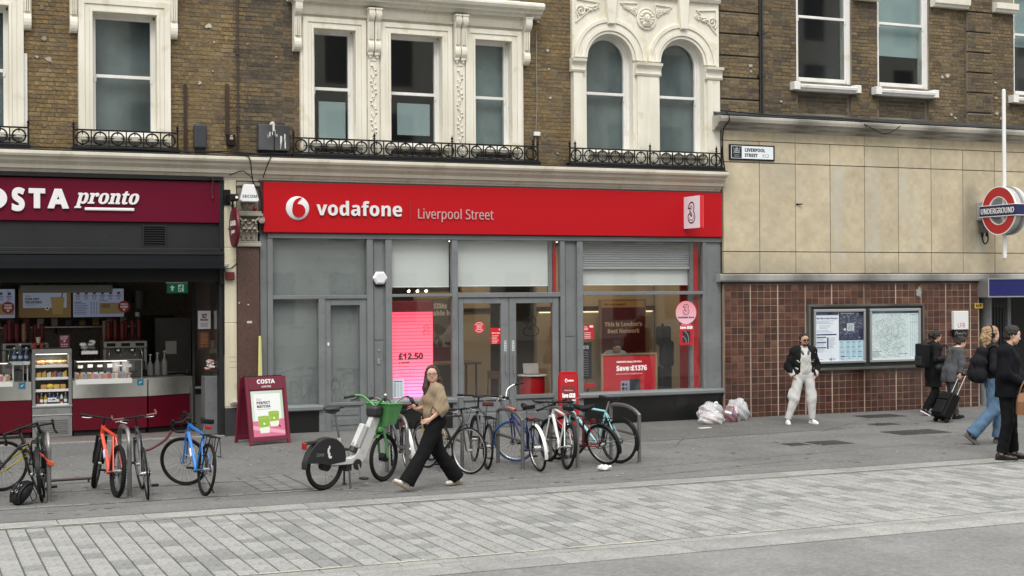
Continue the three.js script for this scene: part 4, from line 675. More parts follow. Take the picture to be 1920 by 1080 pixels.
  for (const [a, b, ga, gb, lbl] of [[9.66, 10.7, 9.765, 10.535, 'left door leaf'], [10.708, 11.76, 10.855, 11.63, 'right door leaf']]) {
    const l = part('door', shop); l.userData.label = lbl + ' of the glazed shop entrance';
    mesh('door_leaf', [F(a, ga, .04, 2.525, -.08, .0), F(gb, b, .04, 2.525, -.08, .0), F(ga, gb, 2.405, 2.525, -.08, .0), F(ga, gb, .04, .62, -.08, -.015), rb(ga - .02, gb + .02, .56, .64, -.02, .02, .01, 1), rb(ga + .02, gb - .02, .12, .3, -.025, -.005, .008, 1), rb(ga + .02, gb - .02, .34, .52, -.025, -.005, .008, 1)], G3, l);
    mesh('pane', bx(ga, gb, .64, 2.405, -.045, -.037), M.glass, l);
    const hx = lbl[0] === 'l' ? 10.62 : 10.785; mesh('handle', [cyl([hx, 1.06, .05], [hx, 1.42, .05], .014), cyl([hx, 1.1, 0], [hx, 1.1, .05], .01), cyl([hx, 1.38, 0], [hx, 1.38, .05], .01)], M.chrome, l);
    print('push_plate', canvasTex(64, 256, (g, w, h) => { g.fillStyle = '#c9d2d4'; g.fillRect(0, 0, w, h); g.fillStyle = '#222'; g.font = 'bold 50px sans-serif'; ['P', 'U', 'S', 'H'].forEach((c, i) => g.fillText(c, 16, 56 + i * 60)); }), hx - .024, hx + .024, 1.49, 1.69, .0045, l);
  }
  mesh('door_gap', bx(10.7, 10.708, .05, 2.52, -.07, -.03), M.dark, shop);
  // roller blinds and shutter behind the upper lights
  const bl = mat([.55, .59, .57], .8);
  mesh('roller_blind', [bx(8.36, 9.53, 2.735, 3.66, -.16, -.155), cyl([8.36, 2.73, -.157], [9.53, 2.73, -.157], .012)], bl, shop);
  mesh('roller_blind', [bx(9.62, 11.6, 2.745, 3.66, -.16, -.155), cyl([9.62, 2.74, -.157], [11.6, 2.74, -.157], .012)], bl, shop);
  mesh('roller_blind', [bx(12.25, 14.78, 2.755, 3.2, -.22, -.215), cyl([12.25, 2.75, -.217], [14.78, 2.75, -.217], .012)], bl, shop);
  for (let i = 0; i < 12; i++) mesh('shutter_slat', [profX([[-.17, 3.12 + i * .046], [-.145, 3.125 + i * .046], [-.14, 3.143 + i * .046], [-.15, 3.162 + i * .046], [-.17, 3.164 + i * .046]], 12.26, 14.78)], mat([.3, .32, .33], .45, { metalness: .4 }), shop);
  mesh('shutter_bar', rb(12.26, 14.78, 3.07, 3.118, -.18, -.13, .008, 1), mat([.45, .48, .49], .4, { metalness: .4 }), shop);
  mesh('shutter_guide', [bx(14.78, 14.86, .6, 3.66, -.2, -.12)], G3, shop); mesh('shutter_guide', [bx(11.6, 11.68, 2.6, 3.66, -.2, -.12)], G3, shop);
  mesh('red_post', bx(14.87, 14.98, .6, 3.66, -.2, -.13), red, shop); mesh('red_post', bx(11.7, 11.76, 2.6, 3.66, -.2, -.12), red, shop); mesh('red_post', bx(11.72, 11.8, .05, 2.5, -.3, -.2), red, shop);
  // ---- interior shell ----
  mesh('interior_floor', bx(8, 15.44, -.05, .04, -7, -.1), M.floorIn, shop);
  mesh('interior_ceiling', bx(5.99, 15.44, 3.7, 3.8, -7, -.1), mat([.32, .29, .24], .9), shop);
  mesh('interior_wall', [bx(8, 15.44, 0, 3.75, -7.1, -7), bx(15.34, 15.46, 0, 3.75, -7, -.12), bx(7.9, 8.0, 0, 3.75, -7, -.12)], mat([.5, .42, .29], .85), shop);
  mesh('interior_wall', [bx(12.45, 15.3, .04, 3.6, -2.75, -2.6)], mat([.46, .38, .25], .85), shop);
  mesh('interior_wall', [bx(10.85, 11.5, .04, 3.6, -3.0, -2.9)], mat([.5, .41, .27], .85), shop);
  mesh('picture_rail', [bx(12.45, 15.3, 2.2, 2.3, -2.6, -2.55), bx(10.85, 11.5, 2.2, 2.28, -2.9, -2.86)], M.darkWood, shop);
  // pale cove light strip under the rail: a lit lamp in the shop
  const cove = mat([.9, .8, .6], .6, { emissive: new THREE.Color(1, .8, .5), emissiveIntensity: .8 });
  mesh('cove_lamp', bx(12.5, 15.25, 2.17, 2.19, -2.585, -2.56), cove, shop);
  mesh('red_panel', bx(14.98, 15.3, .04, 3.5, -.9, -.85), red, shop);
}
for (const [x0, z0, w, I] of [[12.5, -1.6, 2.2, 2.6], [9.2, -1.8, 2.2, 2.0]]) {
  const t = thing('ceiling_lamp', x0 > 12 ? 'warm ceiling light panel inside the shop behind the shutter window' : 'warm ceiling light panel inside the shop behind the double doors', 'lamp', [x0 + w / 2, 3.66, z0], 0, 'ceiling panels in the phone shop');
  mesh('casing', bx(-w / 2, w / 2, .005, .04, -.2, .2), M.whitePl, t); mesh('diffuser', bx(-w / 2 + .02, w / 2 - .02, -.005, .005, -.18, .18), mat([.9, .85, .75], .7, { emissive: new THREE.Color(1, .82, .58), emissiveIntensity: 1.5 }), t);
  const l = new THREE.RectAreaLight(new THREE.Color(1, .8, .55), I, w, .36); l.position.set(0, -.012, 0); l.rotation.x = -Math.PI / 2; l.castShadow = true; t.add(l);
}
// track spots hanging in the left window
for (let i = 0; i < 3; i++) {
  const t = thing('spot_lamp', ['first', 'second', 'third'][i] + ' small black track spotlight behind the pink advert window', 'lamp', [8.92 + i * .2, 2.75, -.9], -.4, 'track spotlights');
  mesh('body', cyl([0, 0, 0], [.06 - i * .02, -.09, .1], .028, .04, 12), M.black, t); mesh('stem', cyl([0, 0, 0], [0, .9, -.02], .008), M.black, t); mesh('bulb', ball(.061 - i * .02, -.093, .104, .03, 1, 1, .5), mat([.9, .8, .6], .5, { emissive: new THREE.Color(1, .85, .6), emissiveIntensity: 3 }), t);
}
// ---- red fascia sign ----
{
  const t = thing('shop_sign', 'long bright red fascia with white lettering over the grey shopfront', 'sign');
  mesh('surround', [bx(5.84, 15.45, 4.625, 4.66, -.1, .06), bx(5.84, 5.905, 3.7, 4.66, -.1, .04), bx(15.41, 15.46, 3.7, 4.66, -.1, .04), bx(5.84, 15.45, 3.7, 3.72, -.1, .05)], mat([.06, .05, .05], .6), t);
  mesh('panel', rb(5.905, 15.41, 3.722, 4.622, -.05, .11, .01, 1), red, t);
  const wl = mat([.72, .72, .72], .35);
  mesh('letters', text('vodafone', 'b', 6.87, 8.5, 4.035, 4.31, .112, .035, 0, .004), wl, t);
  mesh('letters', text('Liverpool Street', 'r', 8.82, 10.34, 3.945, 4.2, .112, .02), mat([.52, .33, .33], .4), t);
  mesh('divider', bx(8.66, 8.668, 3.95, 4.32, .11, .125), mat([.25, .06, .05], .5), t);
  // speech mark emblem: white dome, red drop
  mesh('emblem_dome', [new THREE.SphereGeometry(.216, 32, 16).scale(1, 1, .22).translate(6.525, 4.16, .115)], mat([.72, .72, .73], .25), t);
  const q = new THREE.Shape(); q.absarc(.012, -.045, .12, Math.PI * 1.0, Math.PI * 2.55, false); q.quadraticCurveTo(-.02, .1, .075, .195); q.quadraticCurveTo(-.11, .19, -.108, -.045); q.closePath();
  mesh('emblem_drop', [extr(q, .15, .168, .004, 20).translate(6.525, 4.16, 0)], red, t);
  const s = thing('projecting_sign', 'white square flag sign with outlined numeral three on the red fascia', 'sign', [14.55, 3.9, .12]);
  mesh('box', [rb(-.04, .04, -.02, .62, -.0, .63, .006, 1)], mat([.6, .02, .03], .4), s);
  const tx = canvasTex(256, 256, (g, w, h) => { g.fillStyle = '#efe9f2'; g.fillRect(0, 0, w, h); numeral(g, 122, 132, 165, '#141018', 7); });
  for (const k of [-1, 1]) { const m = print('face', tx, -.315, .315, -.32, .32, 0, s); m.rotation.y = k * Math.PI / 2; m.position.set(k * .0415, .3, .315); }
}
// alarm sounder
{ const t = thing('alarm_box', 'white hexagonal alarm box on the grey column', 'alarm', [8.1, 2.9, -.03]); const hex = R => shape([0, 1, 2, 3, 4, 5].map(i => [Math.cos(i * Math.PI / 3) * R, Math.sin(i * Math.PI / 3) * R * .92])); mesh('shell', [extr(hex(.145), 0, .09, .02)], M.whitePl, t); mesh('cover', [extr(hex(.11), .085, .1, .005)], mat([.7, .71, .75], .4), t); mesh('bracket', bx(-.08, .08, -.16, -.115, 0, .04), M.black, t); }
// ---- window dressing ----
{
  const t = thing('advert_screen', 'glowing pink advert totem with a price behind the shop window', 'screen', [8.4, .5, -.22]);
  mesh('cabinet', [rb(-.05, .84, -.4, 1.97, -.12, .0, .01, 1)], mat([.2, .008, .012], .5), t);
  print('screen', canvasTex(384, 800, (g, w, h) => {
    const q = g.createLinearGradient(0, 0, 0, h); q.addColorStop(0, '#f5566a'); q.addColorStop(.55, '#f86a80'); q.addColorStop(1, '#e39ad8'); g.fillStyle = q; g.fillRect(0, 0, w, h); g.fillStyle = 'rgba(190,20,60,.75)'; for (let y = 20; y < h; y += 31) g.fillRect(0, y, w, 5);
    numeral(g, 322, 165, 90, '#5a1522', 5); g.fillStyle = '#3a1420'; g.font = 'bold 76px sans-serif'; g.fillText('£12.50', 62, 425, 265); g.font = 'bold 25px sans-serif'; g.fillText('a month', 64, 462); g.font = '17px sans-serif'; ['Increasing to', '£14.30 on 1 Apr 26', '£16.10 on 1 Apr 27', '£18.00 on 1 Apr 28'].forEach((s, i) => g.fillText(s, 64, 492 + i * 28));
  }), .0, .82, .08, 1.76, .002, t, { glow: .55, rough: .4 });
  const l = new THREE.RectAreaLight(new THREE.Color(1, .36, .45), .35, .8, 1.65); l.position.set(.41, .92, .012); l.rotation.y = Math.PI; l.castShadow = true; t.add(l);
}
{
  const t = thing('framed_poster', 'wood framed red poster offering a saving low in the shop window', 'poster', [12.85, .3, -.35]);
  mesh('frame', [rb(0, 1.28, 1.03, 1.07, -.03, .02, .006, 1), rb(0, .045, .0, 1.03, -.03, .02, .006, 1), rb(1.235, 1.28, 0, 1.03, -.03, .02, .006, 1), rb(.045, 1.235, 0, .04, -.03, .02, .006, 1)], M.wood, t); mesh('legs', [bx(.1, .15, -.25, 0, -.05, 0), bx(1.12, 1.17, -.25, 0, -.05, 0)], M.wood, t);
  print('poster', canvasTex(640, 512, (g, w, h) => { g.fillStyle = '#b3101f'; g.fillRect(0, 0, w, h); g.fillStyle = '#fff'; g.textAlign = 'center'; g.font = 'bold 24px sans-serif'; g.fillText('SAMSUNG Galaxy S26 Ultra', 320, 76); g.font = 'bold 70px sans-serif'; g.fillText('Save', 240, 160); g.fillText('£1376', 442, 160); g.font = 'bold 20px sans-serif'; g.fillText('up', 336, 132); g.fillText('to', 336, 156); g.font = '20px sans-serif'; g.fillText('when you trade in an eligible phone', 320, 200); g.fillStyle = '#8d93a8'; g.fillRect(215, 265, 110, 240); g.fillStyle = '#32363c'; g.fillRect(325, 250, 130, 255); g.fillStyle = '#14161c'; for (const y of [305, 348, 392]) { g.beginPath(); g.arc(245, y, 17, 0, 7); g.fill(); } for (const y of [305, 348]) { g.beginPath(); g.arc(282, y, 11, 0, 7); g.fill(); } }), .045, 1.235, .04, 1.03, .0, t);
}
{
  const t = thing('wall_panel', 'large dark red display panel about a network inside the shop', 'poster', [13.85, .9, -2.35]);
  mesh('board', [rb(0, 1.12, 0, 1.55, -.1, 0, .01, 1)], M.wood, t);
  print('poster', canvasTex(512, 700, (g, w, h) => { g.fillStyle = '#5c0f14'; g.fillRect(0, 0, w, h); g.fillStyle = '#b08a55'; g.fillRect(0, 0, w, 66); g.fillStyle = '#4a3018'; g.font = 'bold 28px sans-serif'; g.fillText('This is our network', 24, 44); g.fillStyle = '#e6cdb0'; g.textAlign = 'center'; g.font = 'bold 58px sans-serif'; g.fillText("This is London's", 256, 260, 440); g.fillText('Best Network', 256, 330, 380); }), .03, 1.09, .04, 1.51, .002, t);
  const c = thing('round_podium', 'red drum podium with a white top carrying a laptop', 'podium', [11.8, .04, -1.4]);
  mesh('drum', lathe([[0, 0], [.25, 0], [.26, .02], [.26, .86], [0, .86]], 32), red, c); mesh('top', lathe([[0, .86], [.3, .86], [.31, .875], [.3, .89], [0, .89]], 32), M.whitePl, c);
  { const m = print('emblem', canvasTex(128, 128, (g, w, h) => { g.fillStyle = '#8a0a10'; g.fillRect(0, 0, w, h); speechMark(g, 64, 64, 56, '#d8d8d8', '#8a0a10'); }), -.11, .11, -.11, .11, 0, c); m.position.set(-.1, .33, .245); m.rotation.y = -.35; }
  const lp = thing('laptop', 'open pale grey laptop on the red podium', 'laptop', [11.8, .935, -1.4], -.25); mesh('base', rb(-.16, .16, 0, .018, -.1, .12, .006, 1), M.alu, lp); mesh('lid', rb(-.16, .16, 0, .22, -.006, .006, .005, 1).rotateX(-.4).translate(0, .015, -.1), mat([.6, .6, .6], .5), lp); 
}
{
  // table, chairs
  const tb = thing('high_table', 'long pale wood high table inside the phone shop', 'table', [9.9, .04, -2.0]); mesh('top', rb(-.6, .9, 1.12, 1.17, -.35, .35, .01, 1), M.wood, tb); for (const x of [-.5, .8]) for (const z of [-.28, .28]) mesh('leg', cyl([x, 0, z], [x, 1.12, z], .02), M.darkWood, tb);
  function chair(x, z, turn, lbl) { const c = thing('wooden_chair', lbl, 'chair', [x, .04, z], turn, 'chairs inside the phone shop'); mesh('seat', rb(-.2, .2, .44, .475, -.2, .2, .015), M.wood, c); mesh('backrest', [rb(-.2, .2, .8, .96, -.215, -.19, .01)], M.wood, c); for (const a of [-.17, .17]) { mesh('leg', cyl([a, 0, .19], [a * .9, .45, .16], .017), M.wood, c); mesh('leg', tube([[a, 0, -.22], [a, .45, -.18], [a, .95, -.21]], .017, 16, 8), M.wood, c); } }
  chair(10.95, -1.75, -1.2, 'wooden chair seen through the left door leaf'); chair(14.75, -1.25, .6, 'wooden chair beside the framed red poster');
  const cb = thing('chalk_board', 'black chalk price board inside the shutter window', 'board', [12.38, .62, -.5]); mesh('board', rb(0, .34, .25, .98, -.02, .0, .006, 1), M.black, cb); mesh('shelf', [rb(-.05, .4, .06, .16, -.1, .06, .01, 1)], red, cb); mesh('stand', [bx(.05, .09, -.58, .25, -.06, -.03), bx(.25, .29, -.58, .25, -.06, -.03)], M.wood, cb);
  print('chalk', canvasTex(256, 512, (g, w, h) => { g.fillStyle = '#101214'; g.fillRect(0, 0, w, h); g.strokeStyle = '#c8ccd0'; g.fillStyle = '#c8ccd0'; g.font = 'bold 62px sans-serif'; g.fillText('£15', 110, 84); const r = mulberry(6); g.lineWidth = 4; for (let y = 130; y < 480; y += 34) { g.beginPath(); g.moveTo(60, y); for (let x = 70; x < 210; x += 12) g.lineTo(x, y + (r() - .5) * 14); g.stroke(); } }), .01, .33, .26, .97, .002, cb);
  const wp = thing('wall_poster', 'big pale wall poster about phones behind the pink advert', 'poster', [9.75, 1.15, -2.9]); mesh('board', rb(0, 1.15, 0, 1.5, -.06, 0, .01, 1), M.darkWood, wp);
  print('poster', canvasTex(512, 640, (g, w, h) => { g.fillStyle = '#6d6a68'; g.fillRect(0, 0, w, h); g.fillStyle = '#a8894f'; g.fillRect(0, 0, w, 60); g.fillStyle = '#3a2413'; g.font = 'bold 26px sans-serif'; g.fillText('Come in and enjoy', 20, 40); g.fillStyle = '#d5d2ca'; g.font = 'bold 60px sans-serif'; g.fillText('Free SIMs', 60, 150); g.fillText('available here', 60, 215, 420); const r = mulberry(9); for (let i = 0; i < 40; i++) { g.fillStyle = ['#33302e', '#8d8a86', '#5a4038', '#a39d95'][i % 4]; g.beginPath(); g.ellipse(40 + r() * 440, 330 + r() * 160, 20 + r() * 50, 14 + r() * 40, r() * 3, 0, 7); g.fill(); } g.fillStyle = '#6e1418'; g.fillRect(0, 510, w, 130); }), .02, 1.13, .02, 1.48, .002, wp);
  // dark coat on a stand
  const st = thing('display_stand', 'dark draped accessory stand near the red post', 'stand', [14.6, .04, -.95]); mesh('pole', cyl([0, 0, 0], [0, 1.9, 0], .025), M.iron, st); mesh('foot', lathe([[0, 0], [.22, 0], [.22, .02], [.03, .05]], 20), M.iron, st); mesh('display_case', [rb(-.13, .17, 1.45, 1.85, -.1, .1, .06, 3), rb(-.05, .24, 1.0, 1.55, -.12, .1, .07, 3), rb(-.1, .2, .35, 1.05, -.1, .08, .08, 3)], M.black, st);
}
// stickers on the glass (flat prints just outside the panes)
function sticker(name, label, x0, x1, y0, y1, z, draw, w, h, round) {
  const t = canvasTex(w, h, draw); const g = round ? new THREE.CircleGeometry((x1 - x0) / 2, 40) : new THREE.PlaneGeometry(x1 - x0, y1 - y0); if (round) g.scale(1, (y1 - y0) / (x1 - x0), 1); g.translate((x0 + x1) / 2, (y0 + y1) / 2, z);
  const m = new THREE.Mesh(g, new THREE.MeshStandardMaterial({ map: t, roughness: .5, side: THREE.DoubleSide })); m.name = numbered(name); m.castShadow = m.receiveShadow = true; scene.add(m); return tag(m, label, 'sticker');
}
sticker('window_sticker', 'round pink sticker with an outlined numeral three in the window', 14.39, 14.87, 1.95, 2.42, -.026, (g, w, h) => { const q = g.createLinearGradient(0, 0, 0, h); q.addColorStop(0, '#e58d96'); q.addColorStop(1, '#e7bfd0'); g.fillStyle = q; g.fillRect(0, 0, w, h); numeral(g, 128, 96, 118, '#201018', 5); g.fillStyle = '#201018'; g.textAlign = 'center'; g.font = 'bold 29px sans-serif'; g.fillText('Available here', 128, 192); }, 256, 256, true);
sticker('window_sticker', 'small red offer sticker below the round pink sticker', 14.48, 14.79, 1.52, 1.96, -.027, (g, w, h) => { g.fillStyle = '#b51a2b'; g.fillRect(0, 0, w, h); g.fillStyle = '#fff'; g.textAlign = 'center'; g.font = '18px sans-serif'; g.fillText('Phones from us', 90, 22); g.font = 'bold 42px sans-serif'; g.fillText('Save £828', 90, 62, 170); g.fillStyle = '#2b2b2e'; g.fillRect(38, 86, 106, 140); g.strokeStyle = '#8a8d90'; g.lineWidth = 9; g.beginPath(); g.moveTo(60, 86); g.quadraticCurveTo(130, 120, 120, 226); g.moveTo(38, 150); g.quadraticCurveTo(80, 160, 90, 226); g.stroke(); }, 180, 256);
sticker('window_sticker', 'red square notice on the left door leaf', 10.33, 10.55, 1.63, 1.94, -.03, (g, w, h) => { g.fillStyle = '#c8141f'; g.fillRect(0, 0, w, h); g.fillStyle = '#f3d8d8'; g.font = 'bold 24px sans-serif'; g.fillText("We're Open", 18, 80); for (let i = 0; i < 6; i++) g.fillRect(20, 104 + i * 20, 100 - (i % 3) * 14, 6); g.beginPath(); g.arc(136, 24, 12, 0, 7); g.fill(); }, 160, 220);
sticker('window_sticker', 'round red badge sticker on the left door leaf', 9.98, 10.21, 1.84, 2.07, -.03, (g, w, h) => { g.fillStyle = '#c22b33'; g.fillRect(0, 0, w, h); g.strokeStyle = '#f0d5d5'; g.lineWidth = 6; g.strokeRect(42, 40, 44, 48); g.beginPath(); g.arc(64, 64, 50, 3.6, 5.8); g.stroke(); g.beginPath(); g.arc(64, 64, 50, .5, 2.6); g.stroke(); g.beginPath(); g.moveTo(52, 78); g.lineTo(62, 52); g.lineTo(76, 76); g.stroke(); }, 128, 128, true);
sticker('window_sticker', 'small red notice at the left edge of the shutter window', 12.3, 12.54, 1.68, 1.97, -.03, (g, w, h) => { g.fillStyle = '#b7202b'; g.fillRect(0, 0, w, h); g.fillStyle = '#f0e4e2'; g.fillRect(96, 12, 52, 26); g.fillRect(16, 24, 40, 8); g.fillRect(16, 44, 60, 8); g.fillRect(16, 64, 56, 8); for (let i = 0; i < 4; i++) g.fillRect(16, 106 + i * 24, 96, 7); }, 160, 200);
sticker('window_sticker', 'white price list low in the pink advert window', 8.35, 8.57, .66, 1.0, -.028, (g, w, h) => { g.fillStyle = '#cdd6da'; g.fillRect(0, 0, w, h); g.fillStyle = '#49555c'; g.fillRect(14, 14, 100, 12); for (let r = 0; r < 14; r++) for (let c = 0; c < 3; c++) { g.fillStyle = c ? '#8ba3b4' : '#6b757c'; g.fillRect(14 + c * 36, 40 + r * 12, 28, 6); } }, 128, 220);
{
  // outlined numeral on the right door glass: thin dark tube
  const P = (x, y) => [11.17 + x * .0045, 1.955 - y * .0037, -.03];
  tag(mesh('window_numeral', [tube([P(-32, -22), P(-14, -46), P(12, -50), P(24, -36), P(24, -20), P(18, -6), P(36, 14), P(32, 40), P(2, 50), P(-28, 42), P(-33, 22), P(-20, 5), P(-8, 10), P(-2, 18), P(3, 10), P(-2, 0), P(-16, -6), P(-8, -22)], .0075, 120, 5, true)], M.black), 'dark outlined numeral three on the right door leaf', 'sticker');
}
// red pavement sign beside the shop door
{
  const t = thing('pavement_sign', 'small rounded red pavement sign by the shop doors', 'sign', [11.66, 0, .62], -.3); t.scale.set(.7, 1, .8);
  const leaf = (k) => { const s = new THREE.Shape(); s.moveTo(-.27, .02); s.lineTo(-.27, .98); s.quadraticCurveTo(-.27, 1.1, -.15, 1.1); s.lineTo(.15, 1.1); s.quadraticCurveTo(.27, 1.1, .27, .98); s.lineTo(.27, .02); s.closePath(); return extr(s, -.02, .02, .006, 6).rotateX(k * -.1).translate(0, 0, k * .13); };
  mesh('front_leaf', leaf(1), red, t); mesh('rear_leaf', leaf(-1), red, t);
  const m = print('poster', canvasTex(256, 512, (g, w, h) => { g.fillStyle = '#a80f1a'; g.fillRect(0, 0, w, h); speechMark(g, 92, 62, 20, '#fff', '#a80f1a'); g.fillStyle = '#fff'; g.font = 'bold 26px sans-serif'; g.fillText('vodafone', 118, 72, 90); g.fillStyle = 'rgba(120,40,40,1)'; g.fillRect(20, 120, 216, 380); g.fillStyle = '#fff'; g.textAlign = 'center'; g.font = '19px sans-serif'; g.fillText('Phones from us', 128, 170); g.font = 'bold 58px sans-serif'; g.fillText('Save £828', 128, 236, 205); g.fillStyle = '#232427'; g.fillRect(56, 280, 140, 210); g.strokeStyle = '#777'; g.lineWidth = 10; g.beginPath(); g.moveTo(90, 285); g.quadraticCurveTo(150, 340, 150, 490); g.stroke(); }), -.225, .225, .1, 1.05, 0, t); m.rotation.x = -.1; m.position.set(0, 0, .1555); mesh('feet', [bx(-.27, .27, 0, .03, .1, .18), bx(-.27, .27, 0, .03, -.18, -.1)], M.black, t);
}
// ---------- pilaster between the two shops ----------
{
  const t = thing('stone_pilaster', 'brown granite pilaster with a carved stone capital between the shops', 'pilaster', [0, 0, 0]);
  mesh('shaft', [rb(5.435, 5.83, 0, 3.46, -.1, .1, .01, 1)], mat([.15, .095, .078], .5, { map: T.brown }), t);
  mesh('sticker', [bx(5.6, 5.69, 2.1, 2.14, .1, .102), bx(5.61, 5.64, 2.42, 2.44, .1, .102), bx(5.45, 5.47, 2.45, 2.48, .1, .102)], mat([.5, .48, .45], .8), t);
  const st = mat([.5, .46, .38], .85, { map: T.dirt });
  mesh('necking', [rb(5.4, 5.86, 3.46, 3.53, -.1, .15, .015), rb(5.41, 5.85, 3.53, 3.56, -.1, .12, .01, 1)], st, t);
  const l = [rb(5.46, 5.8, 3.56, 4.0, -.1, .1, .01, 1)]; const r = mulberry(21);
  // acanthus leaves: curled tongues in two tiers, corner volutes
  for (const [y, n, s] of [[3.58, 3, 1], [3.74, 2, .9]]) for (let i = 0; i < n; i++) { const x = 5.49 + (i + .5) * .28 / n; l.push(tube([[x, y, .1], [x, y + .14 * s, .14], [x, y + .2 * s, .19], [x, y + .17 * s, .215]], .034 * s, 14, 6)); for (const k of [-1, 1]) l.push(tube([[x, y + .02, .1], [x + k * .045, y + .09 * s, .135], [x + k * .05, y + .14 * s, .165]], .02, 10, 5), ball(x + k * .052, y + .145 * s, .17, .022, 1, 1, 1, 7)); }
  for (const k of [-1, 1]) { const cx = 5.63 + k * .2, pts = []; for (let i = 0; i < 22; i++) { const a = i * .45, R = .012 + i * .0028; pts.push([cx + k * .02 + Math.cos(a) * R * k, 3.93 + Math.sin(a) * R, .16]); } l.push(tube(pts, .018, 60, 5), ball(cx + k * .03, 3.93, .15, .05, 1, 1, .7, 10)); l.push(tube([[5.63 + k * .03, 3.78, .15], [5.63 + k * .1, 3.9, .17], [cx, 3.98, .16]], .02, 16, 6)); }
  l.push(rb(5.4, 5.88, 4.0, 4.05, -.1, .2, .012), rb(5.43, 5.86, 4.05, 4.09, -.1, .17, .01, 1)); mesh('capital', l, st, t);
  const u = [bx(5.45, 5.82, 4.09, 4.62, -.1, .08), rb(5.43, 5.84, 4.54, 4.6, -.1, .13, .01, 1)]; for (let i = 0; i < 6; i++) u.push(ball(5.5 + r() * .22, 4.13 + r() * .16, .09, .035 + r() * .02, 1, 1.2, .8, 7)); for (let i = 0; i < 4; i++) u.push(bx(5.47 + i * .09, 5.52 + i * .09, 4.12, 4.5, .08, .1)); mesh('entablature_block', u, st, t);
  const c = thing('cream_pilaster', 'narrow cream painted pier beside the coffee shop opening', 'pilaster', [0, 0, 0]);
  const cm = mat([.68, .64, .5], .6, { map: T.paint });
  mesh('shaft', [rb(5.215, 5.43, .62, 2.1, -.3, .06, .012, 1), rb(5.215, 5.43, 2.11, 3.44, -.3, .06, .012, 1), rb(5.215, 5.43, 3.45, 4.65, -.3, .06, .012, 1), bx(5.22, 5.42, .6, 4.65, -.3, .05)], cm, c); mesh('worn_groove', [1.32, 1.42, 1.5].map(y => rb(5.29, 5.42, y, y + .012, .055, .064, .004, 1)), mat([.4, .36, .26], .8), c);
  mesh('base', [bx(5.21, 5.43, 0, .6, -.3, .04)], mat([.045, .048, .05], .5, { map: T.metal }), c); mesh('latch', [rb(5.33, 5.5, .66, .72, .06, .12, .01, 1), cyl([5.3, .69, .09], [5.4, .69, .09], .015)], M.alu, c);
}
{
  let t = thing('alarm_box', 'white tapered alarm box with blue lettering on the capital', 'alarm', [5.46, 4.25, .14]);
  mesh('shell', extr(shape([[0, .03], [.03, 0], [.31, 0], [.34, .03], [.25, .31], [.07, .31]]), 0, .1, .015), M.whitePl, t);
  mesh('lettering', text('SECOM', 'b', .04, .3, .075, .125, .1, .003), mat([.02, .05, .16], .5), t);
  t = thing('alarm_lamp', 'small red alarm light below the white alarm box', 'lamp', [5.75, 4.15, .1]); mesh('dome', ball(0, 0, .03, .04, 1, 1, .8), mat([.25, .01, .015], .35), t); mesh('base', cyl([0, 0, -.02], [0, 0, .012], .042), M.black, t);
  t = thing('security_camera', 'black box camera on a stalk above the oval coffee sign', 'camera', [5.3, 4.05, .3]);
  mesh('backplate', bx(-.1, .02, .14, .42, -.25, -.22), M.black, t); mesh('housing', [rb(-.08, .08, .2, .32, -.15, .2, .02)], M.black, t); mesh('lens', cyl([.04, .26, .2], [.04, .26, .215], .025, .025, 14), M.whitePl, t); mesh('stalk', [cyl([0, .02, .05], [0, .2, .05], .018), ball(0, .12, .05, .03), bx(-.05, -.01, .24, .28, -.24, -.1)], M.iron, t);
  // oval projecting sign, square to the wall
  t = thing('projecting_sign', 'maroon oval flag sign edge on to the street beside the capital', 'sign', [5.3, 3.78, .5]);
  mesh('disc', [new THREE.CylinderGeometry(.33, .33, .05, 40).rotateZ(Math.PI / 2)], mat([.13, .01, .02], .35), t); mesh('rim', [new THREE.TorusGeometry(.33, .028, 8, 40).rotateY(Math.PI / 2)], mat([.1, .008, .016], .3), t);
  const l2 = text('COSTA', 'b', -.2, .2, .03, .12, 0, .006).rotateY(-Math.PI / 2).translate(-.027, 0, 0), l3 = text('pronto', 'sb', -.13, .13, -.12, -.04, 0, .006, .25).rotateY(-Math.PI / 2).translate(-.027, 0, 0); mesh('lettering', [l2, l3], M.whitePl, t); mesh('arm', bx(-.015, .015, -.02, .02, -.5, -.3), M.iron, t);
  t = thing('call_point', 'small dark red box with a cable on the cream pier', 'box', [5.3, 2.94, .06]); mesh('shell', rb(-.08, .08, -.075, .075, 0, .08, .02), mat([.12, .012, .015], .5), t); mesh('cable', tube([[-.06, .07, .03], [-.1, .12, .03], [.02, .14, .02], [.13, .22, .0]], .008, 20, 5), M.black, t);
  t = thing('yellow_pipe', 'pale yellow plastic tubes standing against the granite pilaster', 'pipe', [5.85, .12, .16]); mesh('tube', [tube([[-.06, 0, .02], [-.05, .9, 0], [-.03, 1.75, -.02]], .024, 20, 8)], mat([.62, .58, .22], .5), t); mesh('tube', [tube([[.02, 0, .02], [-.01, .9, .0], [-.02, 1.7, -.03]], .02, 20, 8)], mat([.6, .56, .24], .5), t);
}
